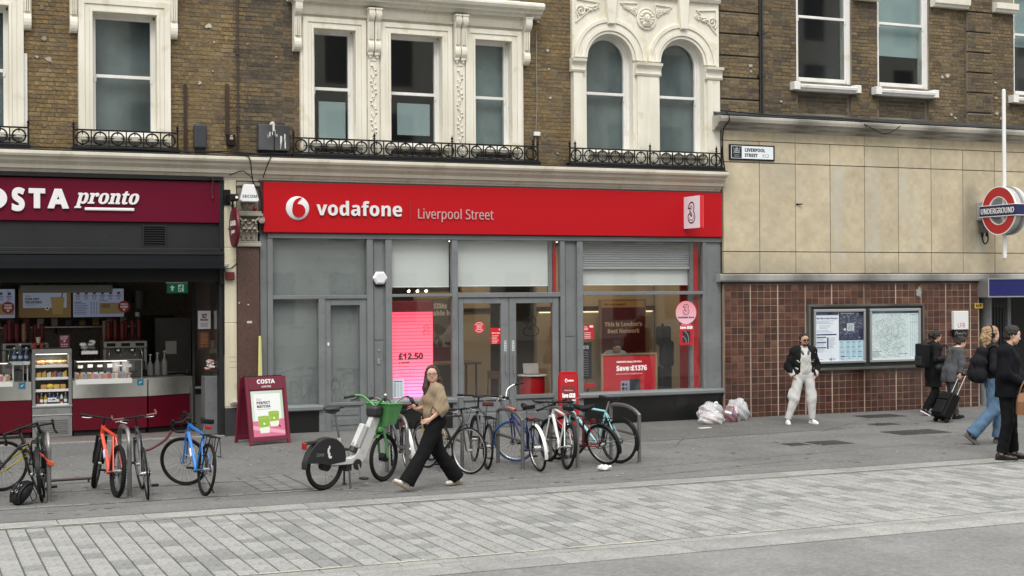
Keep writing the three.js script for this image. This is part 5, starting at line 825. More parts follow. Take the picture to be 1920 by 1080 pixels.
// ---------- coffee shop front ----------
const cafe = thing('coffee_shopfront', 'dark grey coffee shop front with an open serving hatch', 'shopfront');
{
  const gd = phys([.027, .029, .03], .5, { map: T.metal, specularIntensity: .5 });
  mesh('upper_panel', [bx(-6, 5.2, 3.42, 3.87, -.1, .0), rb(-6, 5.2, 3.36, 3.43, -.1, .05, .01, 1), rb(5.13, 5.21, 2.8, 4.64, -.2, .05, .01, 1), rb(-6, 5.2, 4.62, 4.69, -.1, .1, .01, 1), rb(-6, 5.2, 3.31, 3.36, -.1, .08, .01, 1)], gd, cafe);
  const v = part('vent', cafe); mesh('vent_frame', [rb(3.8, 4.21, 3.8, 3.83, 0, .03, .004, 1), rb(3.8, 4.21, 3.43, 3.46, 0, .03, .004, 1), rb(3.8, 3.825, 3.46, 3.8, 0, .03, .004, 1), rb(4.185, 4.21, 3.46, 3.8, 0, .03, .004, 1)], gd, v); for (let i = 0; i < 8; i++) mesh('louvre', bx(3.82, 4.19, -.004, .004, -.02, .02).rotateX(.6).translate(0, 3.482 + i * .042, .012), gd, v); mesh('vent_back', bx(3.82, 4.19, 3.45, 3.81, -.01, .002), M.dark, v);
  mesh('awning', [profX([[-.1, 3.31], [.12, 3.3], [.3, 3.2], [.31, 3.07], [.3, 3.07], [.285, 3.19], [.1, 3.28], [-.1, 3.29]], -6, 5.16)], phys([.005, .006, .008], .6, { specularIntensity: .35 }), cafe);
  mesh('awning_roll', [cyl([-6, 3.18, .06], [5.15, 3.18, .06], .09, .09, 16)], mat([.008, .008, .01], .6), cafe); mesh('awning_arm', [rb(5.12, 5.25, 3.1, 3.16, .05, .3, .01, 1)], M.alu, cafe);
  mesh('hatch_header', [bx(-6, 5.2, 2.84, 3.32, -.15, -.02)], phys([.014, .015, .016], .6, { specularIntensity: .4 }), cafe);
  mesh('door_frame', [rb(5.13, 5.21, .12, 2.84, -.25, .0, .008, 1), rb(4.83, 4.87, .12, 2.84, -1.0, -.92, .006, 1)], gd, cafe); mesh('side_glass', [bx(5.14, 5.148, .12, 2.84, -.95, -.25)], M.glass, cafe); mesh('bolt_bar', cyl([5.2, 1.55, .02], [5.2, 2.8, .02], .012), M.iron, cafe);
  mesh('side_panel', [rb(4.92, 5.2, .12, 1.15, -.62, -.25, .01, 1)], mat([.2, .21, .215], .45, { map: T.metal }), cafe);
  mesh('threshold', [bx(-6, 5.2, -.02, .118, -1.05, .02)], mat([.24, .2, .19], .8, { map: T.granite }), cafe); mesh('threshold_edge', [rb(-6, 5.2, -.02, .125, .0, .08, .01, 1)], mat([.33, .33, .32], .85, { map: T.granite }), cafe);
  mesh('interior_floor', bx(-6, 5.2, -.02, .115, -4.6, -1.05), M.floorIn, cafe); mesh('interior_ceiling', bx(-6, 5.3, 3.0, 3.08, -4.6, -.15), mat([.03, .03, .03], .9), cafe);
  mesh('interior_wall', [bx(-6, 5.3, .1, 3.0, -4.0, -3.9), bx(5.22, 5.32, .1, 3.0, -4, -.3), bx(-6.1, -6, .1, 3.0, -4, -.1)], mat([.34, .32, .28], .8, { map: T.brown }), cafe);
  mesh('back_door', bx(4.35, 5.0, .12, 2.2, -3.9, -3.86), mat([.02, .02, .02], .6), cafe);
}
{
  const t = thing('shop_sign', 'maroon fascia with white lettering over the coffee shop', 'sign');
  mesh('panel', rb(-6, 5.14, 3.878, 4.605, -.05, .05, .008, 1), M.maroon, t);
  const w = mat([.78, .77, .78], .4); const O = (x0, x1) => { const s = new THREE.Shape(); s.absellipse((x0 + x1) / 2, 4.24, (x1 - x0) / 2, .18, 0, 6.283); const h = new THREE.Path(); h.absellipse((x0 + x1) / 2, 4.24, (x1 - x0) * .2, .085, 0, 6.283, true); s.holes.push(h); return extr(s, .052, .09, .004, 20); };
  mesh('letters', [text('C', 'b', .8, 1.14, 4.06, 4.42, .052, .04, 0, .05), O(1.2, 1.585), text('S', 'b', 1.655, 1.865, 4.03, 4.43, .052, .04, 0, .05), text('T', 'b', 1.925, 2.19, 4.085, 4.42, .052, .04, 0, .05), text('A', 'b', 2.225, 2.575, 4.085, 4.42, .052, .04, 0, .05)], w, t);
  mesh('letters', [text('pronto', 'sb', 2.66, 3.74, 4.1, 4.4, .052, .035, .28, .025), rb(2.83, 3.66, 4.06, 4.115, .05, .085, .025)], w, t);
  mesh('hanging_wire', [tube([[4.93, 4.68, .12], [5.0, 4.66, .14], [4.99, 4.45, .1], [5.0, 4.33, .1]], .01, 20, 5), ball(5.0, 4.32, .1, .02)], M.darkWood, t);
}
// ---- counters ----
const marble = mat([.42, .42, .38], .35, { map: T.dirt });
function counter(x0, x1, z, turn, label, px, pz) {
  const L = x1 - x0, t = thing('serving_counter', label, 'counter', [px ?? x0, .118, pz ?? z], turn ?? 0);
  mesh('front_panel', [rb(0, L, .1, .66, -.6, .0, .006, 1)], M.maroonCounter, t); mesh('worktop_band', [rb(-.0, L, .665, .985, -.62, .015, .01, 1)], marble, t); mesh('kick_plate', bx(.02, L - .02, 0, .1, -.55, -.04), M.dark, t); return t;
}
counter(-1, 2.04, -1.0, 0, 'maroon serving counter cut off by the edge beside the display fridge'); counter(2.73, 4.02, -1.0, 0, 'maroon serving counter with a stone band between fridge and hatch gap'); 
{ const t = counter(0, .95, 0, .42, 'short maroon counter flap swung back beside the side panel', 4.06, -1.02); t.rotation.y = .42; }
for (const [x, l] of [[1.88, 'small blue sticker on the counter beside the fridge'], [3.9, 'small blue sticker on the counter near the hatch gap']]) sticker('counter_sticker', l, x - .055, x + .055, .99, 1.1, -.978, (g, w, h) => { g.fillStyle = '#1f6f8c'; g.fillRect(0, 0, w, h); g.strokeStyle = '#d5e6ea'; g.lineWidth = 9; g.beginPath(); g.moveTo(36, 92); g.lineTo(92, 40); g.moveTo(50, 60); g.lineTo(84, 76); g.stroke(); }, 128, 128);
// glass display cases on the counters
const snackM = [[.5, .32, .18], [.45, .12, .1], [.55, .5, .4], [.35, .2, .12], [.6, .55, .5], [.2, .3, .5], [.5, .2, .25], [.35, .45, .45]].map(c => mat(c, .5));
function displayCase(x0, x1, label) {
  const t = thing('display_case', label, 'display case', [x0, 1.1, -1.0]), L = x1 - x0;
  mesh('tray', [rb(.02, L - .22, .0, .02, -.5, -.02, .004, 1), rb(.02, L - .22, -.07, .0, -.02, .018, .006, 1)], M.whitePl, t);
  mesh('glass_front', bx(0, L - .04, .0, .34, -.03, -.024), M.glass, t); mesh('glass_top', bx(0, L - .04, .34, .346, -.5, -.024), M.glass, t); mesh('edge_rail', [bx(0, L - .04, .346, .356, -.04, -.02), bx(L - .05, L - .04, 0, .346, -.04, -.02)], M.alu, t);
  mesh('strip_lamp', bx(.05, L - .3, .325, .337, -.12, -.09), mat([1, .95, .88], .6, { emissive: new THREE.Color(1, .93, .82), emissiveIntensity: 1 }), t); const la = new THREE.RectAreaLight(new THREE.Color(1, .92, .8), 7, L - .4, .04); la.position.set(L / 2 - .15, .318, -.105); la.rotation.x = -Math.PI / 2; la.castShadow = true; t.add(la);
  const r = mulberry(Math.round(x0 * 31 + 7));
  // price tags
  for (let i = 0; i < Math.floor(L / .2); i++) mesh('price_tag', rb(.08 + i * .17, .17 + i * .17, .2 + r() * .03, .25 + r() * .03, -.2, -.197, .002, 1), M.whitePl, t);
  return t;
}
displayCase(2.76, 3.98, 'glass display case of snacks between fridge and hatch gap'); displayCase(-.6, 1.95, 'glass display case of snacks at the photo edge');
{
  const r = mulberry(77);
  const snack = (x, y, z, kind) => { const c = kind % snackM.length; const l = ['wrapped snack packet standing in the front row of the counter display', 'soft wrapped bar lying in the middle of the counter display', 'round tub standing at the back of the counter display'][kind % 3];
    const t = mesh('snack_packet', kind % 3 === 2 ? [lathe([[0, 0], [.04, 0], [.045, .1], [.04, .11], [0, .11]], 12).translate(x, y, z)] : kind % 3 === 1 ? [rb(x - .05, x + .05, y, y + .045, z - .03, z + .03, .018, 2)] : [rb(x - .026, x + .026, y, y + .095, z - .015, z + .015, .008, 1), rb(x - .02, x + .02, y + .02, y + .06, z + .014, z + .017, .002, 1)], snackM[Math.floor(r() * 8)]);
    tag(t, l, 'snack', 'snacks in the counter display, ' + ['front row', 'middle row', 'back row'][kind % 3]); };
  for (const [a, b] of [[2.83, 3.72], [1.0, 1.7]]) { for (let x = a; x < b; x += .06) snack(x, 1.12, -1.06, 0); for (let x = a + .03; x < b; x += .12) { snack(x, 1.12, -1.17, 1); snack(x + .03, 1.165, -1.19, 1); } for (let x = a; x < b; x += .11) snack(x, 1.12, -1.3, 2); }
  for (const [x, l] of [[3.53, 'white paper cup tower on the glass counter, nearer the fridge'], [3.7, 'white paper cup tower on the glass counter, nearer the hatch gap']]) { const t = thing('cup_tower', l, 'cups', [x, 1.12, -1.38]); mesh('stack', lathe([[0, 0], [.062, 0], [.066, .04], [.062, .04], [.075, .3], [0, .3]], 16), M.whitePl, t); mesh('lid', lathe([[0, .3], [.078, .3], [.074, .32], [0, .32]], 16), mat([.6, .62, .6], .5), t); }
  const m = thing('payment_terminal', 'black card terminal on the counter beside the fridge', 'terminal', [1.86, 1.12, -1.2], .3); mesh('stand', [cyl([0, 0, 0], [.02, .2, 0], .03)], M.black, m); mesh('body', rb(-.06, .06, .1, .3, -.04, .0, .012).rotateX(-.5), M.black, m);
  const m2 = thing('payment_terminal', 'black till equipment at the hatch end of the counter', 'terminal', [3.93, 1.12, -1.3], -.3); mesh('stand', cyl([0, 0, 0], [0, .18, 0], .035), M.black, m2); mesh('body', rb(-.09, .09, .12, .3, -.06, .02, .015).rotateX(-.3), M.black, m2);
  const b2 = thing('snack_basket', 'black wire basket heaped with wrapped cakes on the counter', 'basket', [3.02, 1.44, -1.3]); mesh('basket', [ring(0, 0, 0, .17, .008, 24, 5).rotateX(Math.PI / 2).translate(0, .2, 0), ring(0, 0, 0, .1, .008, 20, 5).rotateX(Math.PI / 2).translate(0, .01, 0), ...[...Array(10)].map((_, i) => cyl([.1 * Math.cos(i * .628), .01, .1 * Math.sin(i * .628)], [.17 * Math.cos(i * .628), .2, .17 * Math.sin(i * .628)], .005, .005, 5))], M.iron, b2);
  for (let i = 0; i < 12; i++) mesh('wrapped_cake', ball(rr(-.1, .1), .14 + rr(0, .2), rr(-.08, .1), .055, 1.2, .7, 1, 8), i % 3 ? M.whitePl : mat([.12, .12, .12], .5), b2); mesh('price_card', rb(-.12, .16, .12, .18, .15, .155, .003, 1), M.whitePl, b2);
}
// ---- display fridge ----
{
  const t = thing('display_fridge', 'tall grey open display fridge with lit shelves of snacks', 'fridge', [2.05, .118, -1.0]), st = mat([.4, .41, .4], .4, { metalness: .5, map: T.metal });
  mesh('cabinet', [rb(0, .67, .0, .55, -.65, .0, .01, 1), rb(0, .055, .55, 1.55, -.65, .0, .01, 1), rb(.615, .67, .55, 1.55, -.65, .0, .01, 1), rb(0, .67, 1.47, 1.555, -.65, .01, .01, 1), bx(.05, .62, .55, 1.5, -.65, -.6)], st, t);
  mesh('louvre_panel', [rb(.05, .62, .06, .37, .0, .012, .004, 1)], st, t); for (let i = 0; i < 7; i++) mesh('louvre', bx(.075, .595, -.008, .008, -.012, .012).rotateX(.5).translate(0, .1 + i * .035, .014), i % 2 ? M.alu : st, t);
  mesh('trim', [rb(-.005, .675, .53, .56, -.02, .02, .006, 1), rb(-.005, .675, .38, .4, -.02, .02, .006, 1)], M.alu, t);
  const r = mulberry(13);
  for (const [y, k] of [[1.26, 0], [1.045, 1], [.835, 2], [.575, 3]]) {
    mesh('shelf', [rb(.055, .615, y - .02, y, -.58, -.06, .004, 1), rb(.055, .615, y - .035, y + .012, -.06, -.045, .003, 1)], M.whitePl, t);
  }
  const lm = mat([1, .95, .85], .6, { emissive: new THREE.Color(1, .93, .8), emissiveIntensity: 1.2 }); mesh('strip_lamp', bx(.07, .6, 1.455, 1.468, -.12, -.08), lm, t);
  const l = new THREE.RectAreaLight(new THREE.Color(1, .9, .75), 14, .5, .05); l.position.set(.335, 1.448, -.1); l.rotation.x = -Math.PI / 2; l.castShadow = true; t.add(l);
  // stock
  const pastry = [[.45, .26, .1], [.5, .33, .16], [.38, .2, .08], [.55, .45, .3]].map(c => mat(c, .5)), box2 = [[.6, .4, .1], [.5, .3, .08], [.55, .5, .35], [.35, .12, .06], [.15, .18, .3]].map(c => mat(c, .5));
  const W = (x, y, z) => [2.05 + x, .118 + y, -1 + z];
  for (let i = 0; i < 7; i++) { const p = W(.12 + i * .072, 1.27, -.14 - r() * .1); const g = ball(0, .045, 0, .05, 1.1, .75, 1.1, 10), q = g.attributes.position; for (let k = 0; k < q.count; k++) { const s = 1 + .25 * (hash(k, i, 3) - .5); q.setXYZ(k, q.getX(k) * s, q.getY(k), q.getZ(k) * s); } const m = mesh('wrapped_pastry', g, pastry[i % 4]); m.position.set(...p); tag(m, 'wrapped pastry on the top shelf of the display fridge', 'pastry', 'pastries on the top fridge shelf'); }
  for (let i = 0; i < 6; i++) { const p = W(.115 + i * .088, 1.05, -.13); const m = mesh('sandwich_box', [extr(shape([[-.038, 0], [.038, 0], [.038, .1 + (i % 2) * .02], [-.038, .075]]), -.04, .04, .005)], box2[i % 5]); m.position.set(...p); tag(m, 'sandwich carton on the second shelf of the display fridge', 'sandwich', 'cartons on the second fridge shelf'); }
  for (let i = 0; i < 4; i++) { const p = W(.2 + i * .11, .84, -.13); const m = mesh('food_tub', i === 1 ? [ball(0, .05, 0, .065, 1.1, .75, .9, 10)] : [rb(-.05, .05, 0, .085, -.04, .04, .015, 2), rb(-.04, .04, .02, .06, .038, .043, .002, 1)], i === 1 ? mat([.7, .5, .08], .5) : box2[(i + 1) % 3]); m.position.set(...p); tag(m, i === 1 ? 'round yellow wrapped loaf on the third fridge shelf' : 'food carton on the third shelf of the display fridge', 'food', i === 1 ? undefined : 'cartons on the third fridge shelf'); }
  const cols = [[.15, .02, .02], [.12, .12, .02], [.4, .25, .02], [.02, .04, .16], [.02, .06, .2], [.05, .08, .1], [.5, .5, .5], [.1, .12, .12]].map(c => phys(c, .15, { clearcoat: .5 }));
  for (let i = 0; i < 8; i++) { const b = thing('drink_bottle', ['dark red drink bottle', 'olive drink bottle', 'amber drink bottle', 'navy drink bottle', 'blue drink bottle', 'grey blue drink bottle', 'white drink bottle', 'dark teal drink bottle'][i] + ' on the bottom shelf of the display fridge', 'bottle', W(.095 + i * .068, .575, -.11), 0, 'drinks on the bottom fridge shelf'); mesh('body', lathe([[0, 0], [.027, 0], [.029, .01], [.029, .12], [.012, .16], [.012, .18], [0, .18]], 12), cols[i], b); mesh('cap', lathe([[0, .18], [.014, .18], [.014, .2], [0, .2]], 10), i % 2 ? M.whitePl : cols[3], b); mesh('wrapper', lathe([[.0297, .04], [.0299, .09]], 12), i % 3 ? M.whitePl : cols[0], b); }
  const pc = thing('price_card', 'white price card in front of the fridge drinks', 'card', W(.26, .62, -.04)); mesh('card', rb(0, .15, 0, .075, 0, .003, .001, 1), M.whitePl, pc); print('writing', canvasTex(128, 64, (g, w, h) => { g.fillStyle = '#d9dadb'; g.fillRect(0, 0, w, h); g.fillStyle = '#333'; g.fillRect(14, 24, 40, 8); g.fillRect(66, 18, 48, 20); g.fillRect(14, 42, 90, 4); }), .004, .146, .004, .071, .0045, pc);
  // cups and signs on the fridge roof
  for (const [x, y, c, l] of [[.06, 0, [.35, .03, .03], 'red paper cup on the fridge roof'], [.12, .1, [.5, .42, .3], 'tan paper cup stacked on top of the fridge cups'], [.18, 0, [.3, .05, .04], 'dark red paper cup beside the red cup on the fridge roof']]) tag(mesh('paper_cup', lathe([[0, 0], [.03, 0], [.042, .1], [.044, .1], [.044, .106], [0, .106]], 16).translate(...W(x, 1.556 + y, -.2)), mat(c, .6)), l, 'cup');
  tag(mesh('menu_card', rb(-.09, .09, 0, .24, -.006, .006, .003, 1).translate(...W(.56, 1.556, -.15)), M.maroon), 'maroon menu card standing on the fridge roof', 'sign');
  print('menu_print', canvasTex(128, 170, (g, w, h) => { g.fillStyle = '#6b2440'; g.fillRect(0, 0, w, h); g.fillStyle = '#d9bcc8'; for (let i = 0; i < 5; i++) g.fillRect(14, 12 + i * 11, 100 - i * 6, 5); g.fillRect(52, 70, 24, 22); for (const x of [26, 56, 86]) { g.beginPath(); g.arc(x + 8, 122, 10, 0, 7); g.fill(); } g.fillRect(20, 146, 88, 5); }), ...[W(.475, 0, 0)[0], W(.645, 0, 0)[0], 1.68, 1.91], W(0, 0, -.143)[2], scene).userData = { label: 'printed face of the maroon menu card on the fridge roof', category: 'sign' };
}
// ---- menu screens, heater, signs ----
{
  const menu = (k) => canvasTex(512, 280, (g, w, h) => {
    const r = mulberry(k);
    if (k === 2) { const q = g.createLinearGradient(0, 0, w, h); q.addColorStop(0, '#6c5330'); q.addColorStop(1, '#8a7444'); g.fillStyle = q; g.fillRect(0, 0, w, h); g.fillStyle = '#a9b4cc'; g.fillRect(40, 20, 430, 165); g.fillStyle = '#40342f'; g.font = '26px sans-serif'; g.fillText('New', 62, 76); g.font = 'bold 31px sans-serif'; g.fillText('ICED OAT', 60, 108); g.fillText('VELVETINO', 60, 140); g.fillRect(62, 154, 110, 4); g.fillStyle = '#9c8450'; g.beginPath(); g.moveTo(310, 80); g.lineTo(450, 80); g.lineTo(428, 250); g.lineTo(332, 250); g.fill(); g.strokeStyle = '#3c1216'; g.lineWidth = 10; g.beginPath(); g.moveTo(418, 85); g.lineTo(440, 12); g.stroke(); g.fillStyle = '#d7d2c2'; g.beginPath(); g.arc(276, 190, 20, 0, 7); g.fill(); g.fillStyle = '#2d2420'; g.beginPath(); g.arc(276, 190, 11, 0, 7); g.fill(); return; }
    g.fillStyle = '#a7b0cc'; g.fillRect(0, 0, w, h); for (let i = 0; i < 6; i++) { const x = 16 + i * 82; g.fillStyle = '#3c3b44'; g.beginPath(); g.ellipse(x + 34, 44, 17, 14, 0, 0, 7); g.fill(); g.fillStyle = '#5b5d6c'; g.fillRect(x, 66, 62, 6); g.fillRect(x + 10, 78, 44, 5); g.fillRect(x + 18, 92, 10, 14); g.fillRect(x + 38, 92, 10, 14); } g.fillStyle = '#4a4f66'; for (let i = 0; i < 8; i++) g.fillRect(14, 128 + i * 17, i ? 140 - r() * 40 : 70, i ? 5 : 8); for (let c = 0; c < 3; c++) for (let i = 0; i < 10; i++) g.fillRect(176 + c * 28, 130 + i * 13, 12, 6); g.fillStyle = '#8f7f58'; g.fillRect(264, 140, 240, 110); g.fillStyle = '#6d6135'; g.fillRect(280, 150, 90, 40); g.fillStyle = '#5b5d6c'; g.fillRect(266, 116, 80, 7);
  });
  for (const [x0, k, l] of [[.95, 1, 'menu screen cut by the photo edge in the coffee shop'], [1.96, 2, 'brown drink advert screen between the two menu screens'], [2.94, 3, 'menu screen with price columns beside the drink advert']]) {
    const t = thing('menu_screen', l, 'screen', [x0, 2.18, -3.0]); mesh('bezel', rb(0, .97, 0, .57, -.06, 0, .006, 1), M.black, t); print('screen', menu(k), .015, .955, .015, .555, .002, t, { glow: .1, rough: .4 }); mesh('mount', bx(.4, .6, .2, .4, -.9, -.06), M.iron, t);
  }
  const h = thing('wall_heater', 'long grey heater unit hung above the serving hatch', 'heater', [1.83, 2.66, -.6]); mesh('casing', [rb(0, 1.54, 0, .14, -.1, .05, .015), rb(.3, 1.25, .03, .1, .05, .06, .006, 1)], mat([.12, .115, .1], .5), h); mesh('bracket', [bx(.25, .28, .14, .4, -.04, -.01), bx(1.25, 1.28, .14, .4, -.04, -.01)], M.iron, h);
  for (const [x, l] of [[3.65, 'round red order here disc hanging before the price screen'], [1.67, 'round red order here disc hanging before the edge screen']]) { const t = thing('hanging_sign', l, 'sign', [x, 2.405, -1.2]); mesh('disc', new THREE.CylinderGeometry(.105, .105, .012, 32).rotateX(Math.PI / 2), mat([.3, .02, .03], .5), t); mesh('cord', [cyl([0, .1, 0], [0, .6, 0], .003, .003, 5)], M.iron, t);
    const m = new THREE.Mesh(new THREE.CircleGeometry(.1, 32).translate(0, 0, .0075), new THREE.MeshStandardMaterial({ roughness: .5, map: canvasTex(128, 128, (g, w, h) => { g.fillStyle = '#8e1f2b'; g.fillRect(0, 0, w, h); g.fillStyle = '#ecdfe0'; g.textAlign = 'center'; g.font = 'bold 24px sans-serif'; g.fillText('ORDER', 64, 44); g.font = 'bold 34px sans-serif'; g.fillText('HERE', 64, 78); g.beginPath(); g.moveTo(42, 90); g.lineTo(86, 90); g.lineTo(64, 114); g.fill(); }) })); m.name = 'print'; t.add(m); }
  const e = thing('exit_sign', 'green emergency exit sign with arrow and running figure', 'sign', [4.38, 2.64, -1.0]); mesh('panel', rb(0, .38, 0, .19, -.02, .02, .006, 1), mat([.01, .13, .06], .4), e); mesh('top_rail', rb(-.02, .37, .185, .205, -.03, .03, .004, 1), M.whitePl, e);
  print('pictogram', canvasTex(256, 128, (g, w, h) => { g.fillStyle = '#0f6a44'; g.fillRect(0, 0, w, h); g.fillStyle = '#bfe0d0'; g.beginPath(); g.moveTo(64, 26); g.lineTo(96, 62); g.lineTo(76, 62); g.lineTo(76, 100); g.lineTo(52, 100); g.lineTo(52, 62); g.lineTo(32, 62); g.fill(); g.fillRect(136, 18, 70, 92); g.strokeStyle = '#0f6a44'; g.lineWidth = 11; g.lineCap = 'round'; g.beginPath(); g.moveTo(172, 46); g.lineTo(160, 72); g.lineTo(178, 88); g.lineTo(170, 106); g.moveTo(160, 72); g.lineTo(146, 98); g.moveTo(150, 56); g.lineTo(172, 48); g.lineTo(190, 64); g.stroke(); g.fillStyle = '#0f6a44'; g.beginPath(); g.arc(180, 34, 10, 0, 7); g.fill(); }), .004, .376, .004, .184, .0215, e, { glow: .12 });
  const sp = thing('framed_notice', 'white framed notice on the side glass of the coffee shop', 'poster', [4.86, 1.97, -.7]); mesh('frame', rb(0, .27, 0, .37, -.015, .01, .004, 1), M.black, sp); print('notice', canvasTex(128, 176, (g, w, h) => { g.fillStyle = '#cfcccd'; g.fillRect(0, 0, w, h); g.fillStyle = '#4a1824'; g.textAlign = 'center'; g.font = 'bold 27px sans-serif'; ['Spill', 'the', 'Beans'].forEach((s, i) => g.fillText(s, 64, 48 + i * 24)); g.fillStyle = '#777'; for (let i = 0; i < 4; i++) g.fillRect(26, 118 + i * 11, 76, 4); }), .02, .25, .02, .35, .0115, sp);
  const br = thing('framed_notice', 'brown framed notice below the white notice', 'poster', [4.88, 1.63, -.7]); mesh('frame', rb(0, .23, 0, .33, -.015, .01, .004, 1), mat([.03, .012, .008], .5), br); print('notice', canvasTex(128, 176, (g, w, h) => { g.fillStyle = '#4a2415'; g.fillRect(0, 0, w, h); g.fillStyle = '#a0724a'; for (let i = 0; i < 9; i++) g.fillRect(20 + (i % 2) * 8, 18 + i * 13, 88 - (i % 2) * 16, 5); g.strokeStyle = '#a0724a'; g.lineWidth = 4; for (const x of [40, 86]) { g.beginPath(); g.arc(x, 152, 11, 0, 7); g.stroke(); } }), .01, .22, .01, .32, .0115, br);
  const sp2 = thing('wall_speaker', 'dark cylinder speaker on the back wall beside the price screen', 'speaker', [4.2, 2.35, -3.0]); mesh('body', cyl([0, 0, 0], [0, .34, 0], .1, .1, 20), mat([.06, .06, .055], .5), sp2); mesh('switch', rb(-.1, -.02, -.16, -.07, .06, .08, .008, 1), M.whitePl, sp2); mesh('bracket', bx(-.03, .03, .1, .2, -.9, 0), M.iron, sp2);
}
// ---- espresso machines with stacked cups ----
function espresso(x, label) {
  const t = thing('coffee_machine', label, 'coffee machine', [x, 1.0, -2.0]); const st = mat([.3, .3, .28], .35, { metalness: .6 });
  mesh('body', [rb(0, .8, .62, .76, -.45, .05, .02), rb(0, .06, .2, .62, -.45, .0, .01, 1), rb(.74, .8, .2, .62, -.45, .0, .01, 1), rb(.05, .75, .2, .3, -.45, .05, .01, 1), bx(.05, .75, .3, .62, -.45, -.4)], st, t); mesh('panel', [rb(.06, .22, .66, .72, .05, .055, .01, 1), rb(.32, .48, .66, .72, .05, .055, .01, 1), rb(.58, .74, .66, .72, .05, .055, .01, 1)], M.black, t);
  for (const k of [.28, .54]) mesh('brew_group', [lathe([[0, 0], [.055, 0], [.06, .04], [.045, .1], [0, .1]], 16).translate(k, .54, -.06), cyl([k, .53, -.06], [k + .02, .5, .12], .016, .02)], M.chrome, t);
  mesh('steam_pipe', [tube([[.12, .62, .02], [.1, .5, .06], [.11, .36, .05]], .01, 14, 6), tube([[.68, .62, .02], [.7, .5, .06], [.69, .36, .05]], .01, 14, 6)], M.chrome, t); mesh('counter_block', [bx(-.1, .9, -.88, .2, -.6, .1)], M.dark, t);
}
espresso(3.38, 'steel coffee machine behind the counter near the hatch gap'); espresso(1.62, 'steel coffee machine behind the counter near the photo edge');
{
  const cups = [mat([.16, .012, .014], .5), mat([.12, .012, .012], .5), mat([.3, .2, .13], .6)];
  const r = mulberry(55);
  for (const [x0, lbl] of [[3.4, 'tall red paper cup stack on the coffee machine near the hatch gap'], [1.66, 'tall red paper cup stack on the coffee machine near the photo edge']]) for (let i = 0; i < 9; i++) { const h = .25 + r() * .22, n = Math.round(h / .03), pts = [[0, 0], [.032, 0]]; for (let k = 0; k < n; k++) pts.push([.045, .1 + k * .024], [.04, .101 + k * .024]); pts.push([0, .1 + n * .024]); tag(mesh('cup_stack', lathe(pts, 12).translate(x0 + .04 + (i % 6) * .125 + (i > 5 ? .05 : 0), 1.762, -2.1 - (i > 5 ? 0 : .14)), cups[Math.floor(r() * 2.3)]), lbl, 'cups', x0 > 2 ? 'cup stacks near the hatch gap' : 'cup stacks near the photo edge'); }
  // syrup bottles and water bottles
  for (let i = 0; i < 3; i++) { const b = thing('soap_bottle', ['white pump bottle, first of three behind the hatch gap', 'white pump bottle, middle of three behind the hatch gap', 'tallest white pump bottle behind the hatch gap'][i], 'bottle', [4.22 + i * .13, 1.1, -1.9], 0, 'pump bottles'); mesh('body', lathe([[0, 0], [.055, 0], [.058, .02], [.058, .2 + i * .03], [.02, .26 + i * .03], [.018, .3 + i * .03], [0, .3 + i * .03]], 14), mat([.3, .3, .28], .4), b); mesh('pump', [cyl([0, .3 + i * .03, 0], [0, .38 + i * .03, 0], .01), ball(0, .39 + i * .03, .02, .03, 1, .6, 1.6, 8)], M.whitePl, b); }
  const sh = thing('back_counter', 'dark back counter carrying the pump bottles', 'counter', [4.1, .118, -1.8]); mesh('body', bx(0, .75, 0, .96, -.5, 0), M.dark, sh); mesh('worktop', rb(-.02, .78, .95, .98, -.52, .03, .006, 1), M.alu, sh);
  for (let i = 0; i < 3; i++) { const b = thing('water_bottle', ['left blue water bottle on the counter beside the fridge', 'tall middle blue water bottle on the counter beside the fridge', 'right blue water bottle on the counter beside the fridge'][i], 'bottle', [1.77 + i * .1, 1.46, -1.2], 0, 'blue water bottles'); const k = i === 1 ? 1.25 : 1; mesh('body', lathe([[0, 0], [.036, 0], [.038, .02], [.036, .14 * k], [.015, .2 * k], [.014, .22 * k], [0, .22 * k]], 14), phys([.02, .05, .13], .15, { clearcoat: .6 }), b); mesh('wrapper', lathe([[.0385, .05], [.0385, .1]], 14), mat([.35, .42, .5], .5), b); mesh('cap', lathe([[0, .22 * k], [.017, .22 * k], [.017, .245 * k], [0, .245 * k]], 10), M.whitePl, b); }
  tag(mesh('bottle_shelf', [rb(1.7, 2.03, 1.43, 1.46, -1.3, -1.1, .005, 1), rb(1.72, 2.02, 1.4, 1.44, -1.1, -1.09, .002, 1), cyl([1.75, 1.1, -1.2], [1.75, 1.43, -1.2], .012), cyl([1.99, 1.1, -1.2], [1.99, 1.43, -1.2], .012)], M.whitePl), 'small white shelf holding the blue water bottles', 'shelf');
}
